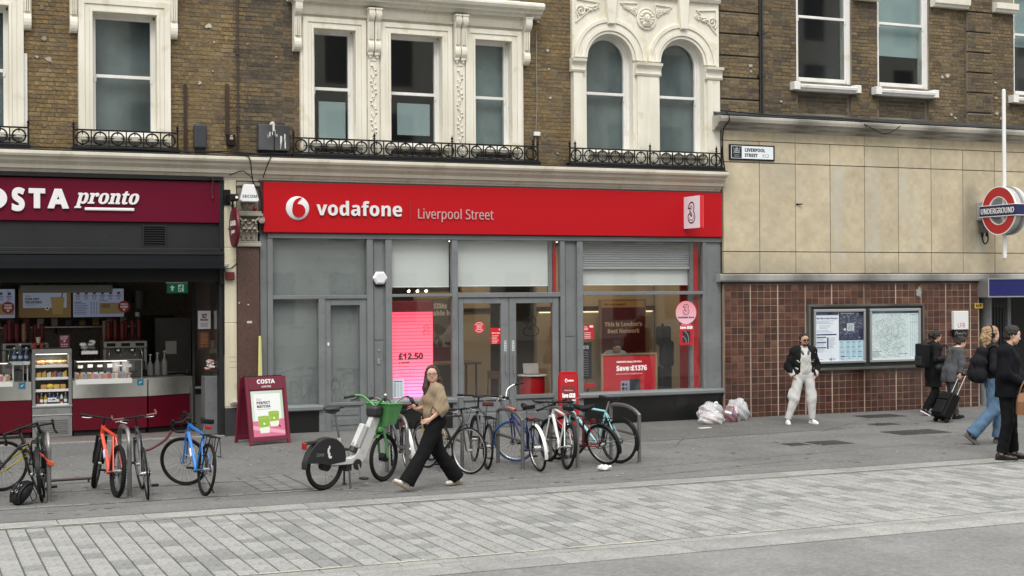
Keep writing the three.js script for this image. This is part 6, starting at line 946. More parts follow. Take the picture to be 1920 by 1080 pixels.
// pavement board of the coffee shop
{
  const t = thing('pavement_sign', 'maroon wooden pavement board advertising green iced drinks', 'sign', [5.6, .08, 1.25], .27);
  const mm = mat([.15, .012, .032], .45), tilt = -.16, leaf = (k) => { const f = g => g.rotateX(k * tilt).translate(0, 0, k * .27); return f; };
  for (const k of [1, -1]) { const f = leaf(k); mesh(k > 0 ? 'front_leaf' : 'rear_leaf', [rb(-.385, -.33, 0, 1.15, -.02, .02, .006, 1), rb(.33, .385, 0, 1.15, -.02, .02, .006, 1), rb(-.33, .33, .06, .13, -.02, .02, .006, 1), rb(-.33, .33, .93, 1.15, -.02, .02, .006, 1), bx(-.335, .335, .1, 1.0, -.012, .004)].map(g => f(flat(g))), mm, t); }
  const m = print('poster', canvasTex(420, 560, (g, w, h) => {
    let q = g.createLinearGradient(0, 0, w, 0); q.addColorStop(0, '#cdd9cf'); q.addColorStop(1, '#b6c9b4'); g.fillStyle = q; g.fillRect(0, 0, w, h); g.fillStyle = '#e4e6e4'; g.fillRect(36, 36, 350, 360); g.fillStyle = '#d0708f'; g.beginPath(); g.moveTo(0, 370); g.lineTo(w, 350); g.lineTo(w, h); g.lineTo(0, h); g.fill(); g.fillStyle = '#e3a3b7'; g.beginPath(); g.moveTo(0, 420); g.lineTo(w, 500); g.lineTo(w, 540); g.lineTo(0, 470); g.fill();
    g.fillStyle = '#55454c'; g.font = '40px sans-serif'; g.fillText('Our', 68, 118); g.font = 'bold 44px sans-serif'; g.fillText('PERFECT', 68, 162, 235); g.fillText('MATCHA', 68, 206, 235); g.fillStyle = '#8b8f8b'; g.fillRect(70, 222, 180, 6);
    const cup = (x, y, s) => { g.fillStyle = '#dfe8d8'; g.beginPath(); g.moveTo(x - 88 * s, y); g.lineTo(x + 88 * s, y); g.lineTo(x + 62 * s, y + 210 * s); g.lineTo(x - 62 * s, y + 210 * s); g.fill(); g.fillStyle = '#8fb13d'; g.beginPath(); g.moveTo(x - 84 * s, y + 10); g.lineTo(x + 84 * s, y + 10); g.lineTo(x + 70 * s, y + 130 * s); g.lineTo(x - 70 * s, y + 140 * s); g.fill(); g.fillStyle = '#a9c765'; g.beginPath(); g.ellipse(x, y + 6, 86 * s, 20 * s, 0, 0, 7); g.fill(); g.fillStyle = '#4d6a2a'; for (let i = 0; i < 14; i++) { g.beginPath(); g.ellipse(x - 75 * s + i * 11 * s, y - 2 + (i % 3) * 7, 7 * s, 4 * s, i, 0, 7); g.fill(); } g.fillStyle = '#e9f0df'; g.beginPath(); g.arc(x, y + 90 * s, 14 * s, 0, 7); g.fill(); };
    cup(286, 262, .86); cup(150, 318, .95); g.fillStyle = '#7c3035'; g.beginPath(); g.moveTo(300, 470); g.lineTo(350, 420); g.lineTo(372, 455); g.fill(); g.fillStyle = '#c98a84'; g.beginPath(); g.moveTo(305, 470); g.lineTo(340, 440); g.lineTo(345, 460); g.fill();
  }), -.3, .3, .14, .91, 0, t); m.rotation.x = tilt; m.position.set(0, 0, .2768);
  const tx = [text('COSTA', 'b', -.17, .17, 1.03, 1.105, .02, .004, 0, .03), text('COFFEE', 'b', -.09, .09, .965, .995, .02, .004)].map(g => g.rotateX(tilt).translate(0, 0, .27)); mesh('letters', tx, M.whitePl, t);
  mesh('hinge', [cyl([-.36, 1.13, 0], [.36, 1.13, 0], .02)], M.iron, t);
}

// back shelf clutter in the coffee shop
{
  const t = thing('wall_shelf', 'steel wall shelf under the menu screens in the coffee shop', 'shelf', [1.2, 1.98, -3.85]); mesh('board', rb(0, 3.0, 0, .03, 0, .28, .005, 1), M.alu, t); for (const x of [.1, 1.5, 2.9]) mesh('bracket', bx(x, x + .02, -.12, 0, 0, .2), M.iron, t);
  const r = mulberry(31), cs = [[.3, .1, .06], [.4, .36, .3], [.12, .12, .13], [.35, .2, .1], [.5, .48, .45]].map(c => mat(c, .6)), nm = ['red brown', 'cream', 'black', 'tan', 'white'];
  for (let i = 0; i < 11; i++) { const k = Math.floor(r() * 5), h = .1 + r() * .09; tag(mesh('coffee_bag', [rb(1.32 + i * .26, 1.44 + i * .26, 2.01, 2.01 + h, -3.78, -3.66, .02, 2), rb(1.34 + i * .26, 1.42 + i * .26, 2.01 + h, 2.03 + h, -3.73, -3.71, .005, 1)], cs[k]), nm[k] + ' coffee bag on the wall shelf, number ' + ['one', 'two', 'three', 'four', 'five', 'six', 'seven', 'eight', 'nine', 'ten', 'eleven'][i] + ' along it', 'bag', 'coffee bags on the wall shelf'); }
  const d = thing('staff_door', 'grey staff door with a push bar at the back of the coffee shop', 'door', [4.42, .118, -2.55], .2); mesh('leaf', rb(0, .72, 0, 2.05, -.04, 0, .006, 1), mat([.16, .16, .15], .5, { map: T.metal }), d); mesh('push_bar', [cyl([.08, 1.0, .05], [.64, 1.0, .05], .016), bx(.08, .12, .96, 1.04, 0, .05), bx(.6, .64, .96, 1.04, 0, .05)], M.alu, d); mesh('door_notice', rb(.2, .42, 1.35, 1.6, 0, .006, .002, 1), M.whitePl, d);
  const bn = thing('waste_bin', 'steel waste bin beside the side panel of the coffee shop', 'bin', [4.98, .118, -1.3]); mesh('body', rb(-.13, .13, 0, .8, -.15, .15, .02), mat([.25, .25, .25], .4, { metalness: .6 }), bn); mesh('flap', rb(-.1, .1, .66, .76, .15, .158, .01, 1), M.black, bn);
  const tr = thing('napkin_stack', 'crumpled white and pink napkins on the side panel top', 'napkins', [5.05, 1.27, -.45]); for (let i = 0; i < 7; i++) { const m = mesh('napkin', rb(-.06, .06, -.012, .012, -.05, .05, .008, 1), i % 3 ? M.whitePl : mat([.5, .25, .25], .8), tr); m.position.set(rr(-.04, .04), .02 + i * .022, rr(-.04, .04)); m.rotation.set(rr(-.4, .4), rr(0, 3), rr(-.4, .4)); }
}
// ---------- bicycle stands ----------
const standM = mat([.3, .3, .295], .38, { metalness: .75, map: T.metal });
function stand(x, z, label, bent = true, L = .95) {
  const t = thing('bicycle_stand', label, 'bicycle stand', [x, 0, z], 0, 'steel bicycle stands');
  const r = .029;
  if (bent) { mesh('hoop', [cyl([0, 0, 0], [0, .735, 0], r, r, 14), ball(0, .735, 0, r), tube([[0, .735, 0], [0, .79, -.13], [0, .83, -.3], [0, .85, -.5], [0, .84, -L + .12], [0, .8, -L]], r, 40, 12), cyl([0, 0, -L], [0, .8, -L], r, r, 14), ball(0, .8, -L, r)], standM, t); }
  else mesh('hoop', tube([[0, 0, 0], [0, .5, 0], [0, .72, -.02], [0, .84, -.14], [0, .87, -.3], [0, .87, -.6], [0, .84, -.78], [0, .72, -.9], [0, .5, -.92], [0, 0, -.92]], r, 80, 12), standM, t);
  mesh('crossbar', cyl([0, .42, 0], [0, .45, bent ? -L : -.92], r * .8, r * .8, 12), standM, t);
  mesh('collar', [lathe([[.029, 0], [.05, 0], [.05, .006], [.029, .012]], 16)], standM, t);
  return t;
}
stand(10.34, 5.93, 'steel bicycle stand beside the light blue bicycle, farthest along the row'); stand(9.206, 6.1, 'steel bicycle stand between the white bicycle and the light blue bicycle'); stand(8.394, 5.92, 'steel bicycle stand with a red sticker beside the navy bicycle'); stand(7.6, 5.5, 'steel bicycle stand behind the walking woman'); stand(6.5, 6.2, 'steel bicycle stand behind the green hire bicycle', false); stand(1.676, 6.3, 'steel hoop stand at the photo edge with an orange lock', false); stand(2.677, 6.26, 'steel hoop stand between the orange and the black bicycle', false);
tag(mesh('stand_sticker', tube([[8.394, .862, 5.66], [8.394, .878, 5.5], [8.394, .881, 5.4]], .022, 10, 8), mat([.5, .16, .12], .6)), 'red and white sticker wrapped on the stand beside the navy bicycle', 'sticker');
tag(mesh('bike_lock', [rb(-.045, .045, -.03, .03, -.03, .03, .012).rotateZ(-.4).translate(1.69, .5, 6.34), tube([[1.66, .52, 6.34], [1.6, .6, 6.32], [1.55, .62, 6.25], [1.52, .55, 6.2]], .014, 20, 6)], mat([.5, .07, .02], .5)), 'bright orange lock on the stand at the photo edge', 'lock');
// long low bar between the stands
tag(mesh('low_rail', [cyl([1.75, .06, 4.6], [2.4, .06, 4.55], .02), cyl([1.76, 0, 4.6], [1.76, .06, 4.6], .015), cyl([2.36, 0, 4.55], [2.36, .06, 4.55], .015)], M.darkWood), 'thin dark bar lying low between the edge stand and the orange bicycle', 'rail');

// ---------- bicycles ----------
const spokeM = mat([.25, .25, .25], .4, { metalness: .8 });
function wheelParts(w, R, tr, o) {
  // knobbly or plain tyre
  const tor = new THREE.TorusGeometry(R - tr, tr, 10, 48);
  if (o.knob) { const p = tor.attributes.position; const l = [tor]; for (let i = 0; i < 56; i++) { const a = i / 56 * 6.283; for (const k of [-1, 0, 1]) l.push(bx(-.009, .009, -.006, .008, -.008, .008).rotateX(k * .9).translate(0, R - .002 - Math.abs(k) * .012, k * tr * .75).rotateZ(a + k * .05)); } mesh('tyre', l, o.tyreM ?? M.blackRubber, w); }
  else mesh('tyre', tor, o.tyreM ?? M.blackRubber, w);
  if (o.wall) mesh('tyre_wall', [ring(0, 0, tr * .75, R - tr * 1.25, tr * .2, 48, 5), ring(0, 0, -tr * .75, R - tr * 1.25, tr * .2, 48, 5)], o.wall, w);
  mesh('rim', [new THREE.TorusGeometry(R - tr * 2.1, .012, 6, 48).scale(1, 1, 1.1)], o.rimM ?? M.black, w);
  const sp = [], n = 28; for (let i = 0; i < n; i++) { const a = i / n * 6.283, b = a + (i % 2 ? .5 : -.5), s = (i % 4 < 2 ? 1 : -1) * .028; sp.push(cyl([Math.cos(b) * .024, Math.sin(b) * .024, s], [Math.cos(a) * (R - tr * 2.2), Math.sin(a) * (R - tr * 2.2), 0], .0016, .0016, 4, true)); } mesh('spokes', sp, spokeM, w);
  mesh('hub', [cyl([0, 0, -.05], [0, 0, .05], o.hubR ?? .022, o.hubR ?? .022, 14), cyl([0, 0, -.07], [0, 0, .07], .007), ...(o.disc ? [new THREE.TorusGeometry(.075, .009, 4, 24).translate(0, 0, .045)] : [])], o.hubM ?? M.alu, w);
}
function bike(o) {
  const { label, rear, front, frame, name = 'bicycle' } = o; const R = o.R ?? .34, tr = o.tr ?? .016, wb = o.wb ?? 1.03;
  const yaw = Math.atan2(-(front[1] - rear[1]), front[0] - rear[0]);
  const t = thing(name, label, 'bicycle', [rear[0], gy(rear[0], rear[1]), rear[1]], 0, 'bicycles at the stands'); t.rotation.order = 'YXZ'; t.rotation.set(o.lean ?? 0, yaw, 0);
  const fm = frame, am = o.forkM ?? fm, tb = o.tb ?? .017;
  const BB = [.42, R - .06, 0], ax = [0, R, 0], fa = [wb, R, 0], Hb = [wb - .1, 2 * R + .05, 0], Ht = [wb - .145, 2 * R + .05 + (o.head ?? .14), 0], S = [.42 - .15, R - .06 + (o.seatTube ?? .5), 0], hs = o.high ?? 0;
  // steering turn about the head axis
  const axis = V(Ht[0] - Hb[0], Ht[1] - Hb[1], 0).normalize(), Q = new THREE.Matrix4().makeTranslation(Hb[0], Hb[1], 0).multiply(new THREE.Matrix4().makeRotationAxis(axis, o.steer ?? 0)).multiply(new THREE.Matrix4().makeTranslation(-Hb[0], -Hb[1], 0));
  const st = g => flat(g).applyMatrix4(Q);
  const top = o.stepThrough ? [Hb[0] + .02, Hb[1] + .02, 0] : [Ht[0] + .01, Ht[1] - .03, 0], seatJ = o.slope ? [S[0] + .03, S[1] - o.slope, 0] : S;
  mesh('frame', [cyl(Hb, Ht, tb * 1.25, tb * 1.25, 12), cyl(BB, S, tb, tb), cyl(BB, [Hb[0] + .005, Hb[1] + .03, 0], tb * 1.25, tb * 1.25, 12), o.stepThrough ? cyl([S[0] + .08, S[1] - .25, 0], [Hb[0], Hb[1] + .05, 0], tb, tb) : cyl(seatJ, top, tb, tb), ...[-1, 1].flatMap(s => [cyl([BB[0], BB[1], s * .02], [0, R, s * .06], tb * .55, tb * .5), cyl([seatJ[0], seatJ[1] - .02, s * .015], [0, R, s * .06], tb * .5, tb * .45)]), cyl([BB[0], BB[1], -.04], [BB[0], BB[1], .04], .024)], fm, t);
  mesh('fork', [cyl([Hb[0] + .01, Hb[1] - .015, -.055], [Hb[0] + .01, Hb[1] - .015, .055], .018), ...[-1, 1].flatMap(s => o.susp ? [cyl([Hb[0] + .01, Hb[1], s * .055], [wb - .03, R + .16, s * .06], .021), cyl([wb - .03, R + .16, s * .06], [wb, R, s * .06], .027, .02)] : [tube([[Hb[0] + .01, Hb[1], s * .045], [wb - .04, R + .16, s * .055], [wb, R, s * .06]], .0125, 14, 8)])].map(st), o.susp ? M.black : am, t);
  const rw = part('rear_wheel', t); wheelParts(rw, R, tr, o); rw.position.set(...ax);
  const fw = part('front_wheel', t); wheelParts(fw, R, tr, { ...o, ...(o.frontTyre ? { tyreM: o.frontTyre } : {}) }); fw.position.set(...fa); fw.updateMatrix(); fw.applyMatrix4(Q);
  // saddle
  const sy = (o.saddle ?? .95); if (!o.noSaddle) {
    const sx = S[0] - (sy - S[1]) * .27; mesh('seat_post', cyl(S, [sx, sy - .04, 0], .0135, .0135), o.postM ?? M.alu, t);
    const s = new THREE.Shape(); s.moveTo(-.12, -.06); s.quadraticCurveTo(-.14, 0, -.12, .06); s.quadraticCurveTo(-.05, .085, .02, .03); s.quadraticCurveTo(.1, .022, .15, .014); s.quadraticCurveTo(.165, 0, .15, -.014); s.quadraticCurveTo(.1, -.022, .02, -.03); s.quadraticCurveTo(-.05, -.085, -.12, -.06);
    const g = new THREE.ExtrudeGeometry(s, { depth: .03, bevelEnabled: true, bevelThickness: .014, bevelSize: .012, bevelSegments: 3, curveSegments: 8 }).rotateX(-Math.PI / 2).scale(1 * (o.sadK ?? 1), 1, (o.sadK ?? 1) * 1.05); const p = g.attributes.position; for (let i = 0; i < p.count; i++) p.setY(i, p.getY(i) + .9 * p.getX(i) * p.getX(i)); g.computeVertexNormals(); mesh('saddle', g.translate(sx, sy - .035, 0), o.saddleM ?? M.black, t);
  }
  // bars
  const by = Ht[1] + (o.stem ?? .07), bxx = Ht[0] - .02 + (o.reach ?? .06), stemG = [cyl(Ht, [Ht[0] - .022, by - .0, 0], .0145), cyl([Ht[0] - .02, by - .01, 0], [bxx, by, 0], .016)], bm = o.barM ?? M.black, hw = o.barW ?? .29; let pathL = [], grips = [];
  if (o.bar === 'drop') { pathL = [-1, 1].map(s => tube([[bxx, by, 0], [bxx, by, s * .14], [bxx + .01, by, s * .2], [bxx + .09, by - .005, s * .21], [bxx + .12, by - .06, s * .215], [bxx + .08, by - .12, s * .22], [bxx - .04, by - .13, s * .22]], .0145, 44, 8)); grips = [-1, 1].flatMap(s => [rb(bxx + .08, bxx + .13, by - .01, by + .045, s * .21 - .016, s * .21 + .016, .014), tube([[bxx + .13, by + .02, s * .21], [bxx + .15, by - .04, s * .215], [bxx + .12, by - .11, s * .22]], .006, 12, 5)]); }
  else if (o.bar === 'swept') { pathL = [-1, 1].map(s => tube([[bxx, by, 0], [bxx + .03, by + .02, s * .07], [bxx + .02, by + .09, s * .17], [bxx - .06, by + .12, s * .25], [bxx - .17, by + .11, s * .3]], .0115, 34, 8)); grips = [-1, 1].map(s => cyl([bxx - .08, by + .12, s * .26], [bxx - .2, by + .107, s * .315], .017, .017)); }
  else { const rise = o.rise ?? 0; pathL = [-1, 1].map(s => tube([[bxx, by, 0], [bxx, by, s * .06], [bxx - .005, by + rise, s * .12], [bxx - .03, by + rise + .005, s * hw]], .0125, 26, 8)); grips = [-1, 1].flatMap(s => [cyl([bxx - .018, by + rise, s * (hw - .12)], [bxx - .031, by + rise + .005, s * (hw + .01)], .0175, .0175), ...(o.barEnds ? [tube([[bxx - .03, by + rise, s * hw], [bxx + .04, by + rise + .02, s * (hw + .02)], [bxx + .09, by + rise + .05, s * (hw + .015)]], .013, 12, 7)] : [])]); }
  mesh('handlebar', [...stemG, ...pathL].map(st), bm, t); for (const g of grips) mesh('grip', st(g), o.gripM ?? M.black, t);
  if (o.bar !== 'drop') mesh('brake_lever', [-1, 1].map(s => st(tube([[bxx, by + (o.rise ?? 0) - .005 + (o.bar === 'swept' ? .1 : 0), s * (hw - .16)], [bxx + .05, by + (o.rise ?? 0) - .03 + (o.bar === 'swept' ? .1 : 0), s * (hw - .1)], [bxx + .045, by + (o.rise ?? 0) - .035 + (o.bar === 'swept' ? .1 : 0), s * (hw - .01)]], .006, 14, 5))), o.leverM ?? M.alu, t);
  for (const s of [-1, 1]) mesh('brake_cable', st(tube([[bxx + .01, by, s * .13], [bxx + .1, by + .02, s * .06], [bxx + .08, by - .12, s * .02], [Hb[0] + .04, Hb[1] + .02, s * .02]], .0035, 22, 4)), M.black, t);
  // drive
  const ca = o.crank ?? .6; mesh('chainset', [new THREE.TorusGeometry(.085, .006, 5, 28).translate(BB[0], BB[1], .055), ...[0, 1, 2, 3, 4].map(i => cyl([BB[0], BB[1], .055], [BB[0] + .085 * Math.cos(i * 1.257), BB[1] + .085 * Math.sin(i * 1.257), .055], .006)), new THREE.TorusGeometry(.03, .01, 5, 18).translate(0, R, .05), cyl([BB[0], BB[1] + .088, .055], [0, R + .036, .05], .004, .004, 4), cyl([BB[0], BB[1] - .088, .055], [0, R - .036, .05], .004, .004, 4), ...(o.derail ? [rb(-.02, .02, R - .14, R - .02, .04, .06, .008, 1)] : [])], o.driveM ?? M.black, t);
  for (const s of [-1, 1]) { const cx = BB[0] + Math.cos(ca) * .17 * s, cy = BB[1] - Math.sin(ca) * .17 * s; mesh('crank', cyl([BB[0], BB[1], s * .07], [cx, cy, s * .085], .011, .009), o.driveM ?? M.alu, t); mesh('pedal', [rb(cx - .045, cx + .045, cy - .012, cy + .012, s * .14 - .045, s * .14 + .045, .006, 1)], M.black, t); }
  // guards, rack, lights
  const arc = (c, r, a0, a1, w, m, nm, fn = g => g, lbl) => { const s = new THREE.Shape(); s.absarc(0, 0, r + .006, a0, a1, false); s.absarc(0, 0, r, a1, a0, true); s.closePath(); const g = new THREE.ExtrudeGeometry(s, { depth: w, bevelEnabled: false, curveSegments: 20 }).translate(c[0], c[1], -w / 2); return mesh(nm, [fn(g)], m, t); };
  if (o.guardR) { arc(ax, R + .018, 1.2, 3.5, .05, o.guardR, 'rear_mudguard'); mesh('guard_stay', [-1, 1].map(s => cyl([0, R, s * .06], [-R * .95, R + .1, s * .02], .003, .003, 4)), M.alu, t); }
  if (o.guardF) arc(fa, R + .018, .4, 2.4, .048, o.guardF, 'front_mudguard', st);
  if (o.rack) { const ry = 2 * R + .09; mesh('rack', [...[-1, 1].flatMap(s => [cyl([.2, ry, s * .06], [-.25, ry, s * .06], .006), cyl([-.05, ry, s * .06], [0, R, s * .07], .006), cyl([-.2, ry, s * .06], [0, R, s * .07], .006)]), ...[.2, .05, -.1, -.25].map(x => cyl([x, ry, -.06], [x, ry, .06], .006)), cyl([.2, ry, 0], [S[0], S[1] - .05, 0], .006), ...(o.rack === 2 ? [-1, 1].flatMap(s => [cyl([.1, ry - .25, s * .1], [-.22, ry - .25, s * .1], .005), cyl([.1, ry - .25, s * .1], [.1, ry, s * .06], .005), cyl([-.22, ry - .25, s * .1], [-.22, ry, s * .06], .005)]) : [])], M.iron, t); }
  if (o.rearLight) mesh('rear_lamp', [rb(-.04, .02, -.02, .03, -.04, .04, .012).translate(S[0] - .17, o.rearLight, 0)], mat([.3, .01, .012], .3), t);
  if (o.bottle) mesh('bottle', lathe([[0, 0], [.034, 0], [.036, .02], [.034, .13], [.02, .16], [.02, .19], [0, .19]], 14).rotateZ(-.75).translate(.62, R + .1, 0), o.bottle, t);
  if (o.lockU) mesh('bike_lock', [tube([[.35, .62, .05], [.42, .56, .07], [.5, .62, .06], [.46, .7, .05], [.38, .7, .05]], .012, 30, 6, true)], M.black, t);
  if (o.kick) mesh('kickstand', [cyl([.3, R - .06, .05], [.22, .02, .2], .009)], M.black, t);
  return t;
}
const paint = (c, r = .3) => phys(c, r, { clearcoat: .6, clearcoatRoughness: .2 });
bike({ label: 'black road bicycle with yellow stripes leaning at the photo edge stand', rear: [.72, 5.35], front: [1.53, 5.98], frame: paint([.016, .015, .014]), lean: .12, bar: 'drop', steer: -.8, leverM: M.whitePl, saddle: .93, crank: 1.2, rimM: M.black });
tag(mesh('frame_stripe', [cyl([1.03, .33, 5.62], [1.5, .73, 5.96], .009), cyl([1.1, .31, 5.67], [1.48, .6, 5.97], .008), cyl([1.2, .36, 5.73], [1.5, .68, 5.99], .007)], mat([.55, .42, .06], .4)), 'yellow stripes along the black road bicycle frame', 'stripe');
bike({ label: 'dark green bicycle seen end on, crammed against the photo edge stand', rear: [1.6, 6.18], front: [1.72, 5.18], frame: paint([.012, .03, .022]), lean: -.08, steer: .2, bar: 'drop', noSaddle: true, rack: 2, guardR: M.black, crank: 1.4, rimM: M.alu, tr: .02, stem: .02 });
bike({ label: 'dark bicycle with a pink saddle cut off by the photo edge', rear: [1.2, 4.95], front: [.2, 5.2], frame: paint([.03, .03, .035]), lean: -.05, saddle: .93, saddleM: mat([.35, .1, .14], .6), sadK: 1.15, crank: .2 });
bike({ label: 'bright orange mountain bicycle with knobbly tyres', rear: [2.522, 6.186], front: [2.398, 5.128], frame: paint([.72, .055, .018]), R: .335, tr: .028, knob: true, susp: true, lean: .06, steer: -.35, tb: .021, saddle: .84, noSaddle: true, bar: 'flat', hw: .3, barW: .31, leverM: M.whitePl, derail: true, rimM: M.black, stem: .1, bottle: mat([.45, .55, .68], .4), crank: .3 });
bike({ label: 'black slim tyred bicycle with brown grips next to the orange bicycle', rear: [2.855, 6.6], front: [2.93, 5.58], frame: paint([.05, .05, .058]), R: .34, tr: .014, lean: -.08, steer: .1, saddle: .98, noSaddle: true, bar: 'flat', barW: .27, barEnds: true, gripM: mat([.12, .04, .03], .6), crank: 1.4, stem: .12, leverM: M.chrome });
tag(mesh('clip_mudguard', tube([[2.78, .6, 6.36], [2.9, .62, 6.4], [3.02, .68, 6.42], [3.12, .76, 6.46], [3.18, .86, 6.48]], .018, 24, 6).scale(1, 1, 1), mat([.1, .02, .03], .5)), 'maroon clip on mudguard sticking out behind the black slim bicycle', 'mudguard');
bike({ label: 'bright blue road bicycle with drop bars and a black rear rack', rear: [3.58, 6.585], front: [3.456, 5.56], frame: paint([.012, .17, .52]), R: .345, tr: .019, lean: .1, steer: .95, bar: 'drop', saddle: .97, rack: 2, disc: true, wall: mat([.3, .3, .3], .6), rearLight: .88, bottle: M.whitePl, crank: .3, kick: true, tb: .02 });
bike({ label: 'black city bicycle with silver bars and white mudguard behind the green basket', rear: [6.742, 5.597], front: [6.853, 4.53], frame: paint([.02, .018, .03]), lean: -.1, steer: -.25, bar: 'swept', barM: M.chrome, saddle: .9, guardR: M.whitePl, rimM: M.chrome, hubM: M.chrome, rearLight: .72, sadK: 1.15, crank: 1.1, hubR: .04, rack: 1 });
bike({ label: 'yellow bicycle standing behind the walking woman', rear: [7.44, 5.36], front: [7.5, 4.34], frame: paint([.55, .38, .03]), lean: -.14, steer: .3, saddle: .99, barW: .27, gripM: mat([.3, .03, .04], .5), tr: .014, crank: 2 });
bike({ label: 'dark slim bicycle behind the legs of the walking woman', rear: [7.2, 5.05], front: [7.52, 6.03], frame: paint([.03, .03, .032]), lean: .04, steer: .15, saddle: .9, noSaddle: true, rimM: M.alu, crank: 1.4 });
bike({ label: 'black flat bar bicycle with rear rack seen end on beside the doors', rear: [7.941, 5.64], front: [8.13, 4.62], frame: paint([.016, .016, .017]), lean: .05, saddle: .97, saddleM: mat([.07, .02, .015], .6), barW: .32, rise: .02, rack: 1, guardF: M.black, stem: .14, crank: 1.3, tr: .018 });
bike({ label: 'navy bicycle with a blue front tyre and a white rear mudguard', rear: [8.544, 6.2], front: [8.6, 5.17], frame: paint([.02, .03, .12]), lean: -.12, steer: .85, bar: 'swept', barM: M.chrome, saddle: .95, guardR: M.whitePl, rimM: M.chrome, hubM: M.chrome, frontTyre: mat([.02, .09, .3], .7), rearLight: .76, sadK: 1.1, hubR: .045, rack: 1, stepThrough: true, stem: .16, crank: .9, tr: .019 });
bike({ label: 'white mountain bicycle with wide dark bars', rear: [9.002, 6.145], front: [9.15, 5.1], frame: paint([.7, .7, .68]), lean: .1, steer: .2, tr: .022, R: .335, tb: .021, saddle: .9, barW: .31, barEnds: true, guardR: M.black, derail: true, crank: 1.1, leverM: M.black, lockU: true });
bike({ label: 'dark red bicycle with a black fat rear tyre between white and light blue bicycles', rear: [9.804, 5.89], front: [9.42, 4.93], frame: paint([.22, .012, .02]), lean: -.3, steer: -.15, tr: .022, R: .325, saddle: .92, sadK: 1.2, rimM: M.alu, guardR: M.black, rack: 1, rearLight: .7, crank: .5 });
bike({ label: 'light blue single speed bicycle with red grips', rear: [10.03, 5.84], front: [9.56, 4.9], frame: paint([.26, .56, .6]), lean: .06, steer: .35, tr: .018, saddle: .99, sadK: 1.15, gripM: mat([.3, .03, .04], .5), barM: M.alu, barW: .27, guardR: M.black, tb: .018, crank: .1, lockU: true, stem: .05 });
// cycle helmet hung low on the edge bicycle
{
  const t = thing('cycle_helmet', 'black vented cycle helmet hanging low at the photo edge stand', 'helmet', [1.36, .14, 6.32], .5);
  const g = new THREE.SphereGeometry(.14, 24, 14, 0, 6.283, 0, 1.75).scale(1.25, .85, .95); mesh('shell', [g, ...[-2, -1, 0, 1, 2].map(i => tube([[-.16, .02, i * .045], [-.05, .125 - Math.abs(i) * .018, i * .05], [.08, .115 - Math.abs(i) * .018, i * .05], [.165, .0, i * .04]], .014, 16, 6))], M.black, t); t.rotation.z = .9;
  mesh('vent', [-1, 0, 1].map(i => rb(-.06, .06, .112, .119, i * .05 - .012, i * .05 + .012, .004, 1)), M.alu, t); mesh('strap', tube([[.1, -.02, .1], [.05, -.16, .06], [0, -.18, 0], [.05, -.15, -.07], [.1, -.02, -.1]], .006, 24, 5), M.black, t);
  const b = thing('pannier_bag', 'black handlebar bag on the bicycle at the photo edge stand', 'bag', [1.6, .42, 6.1], .4); mesh('bag', [rb(-.1, .1, 0, .22, -.07, .07, .03, 3)], M.black, b); mesh('flap', rb(-.105, .105, .13, .24, -.02, .078, .02, 2), mat([.03, .03, .032], .7), b); mesh('strap', [bx(-.06, -.045, .02, .2, .07, .082), bx(.045, .06, .02, .2, .07, .082)], M.alu, b);
}
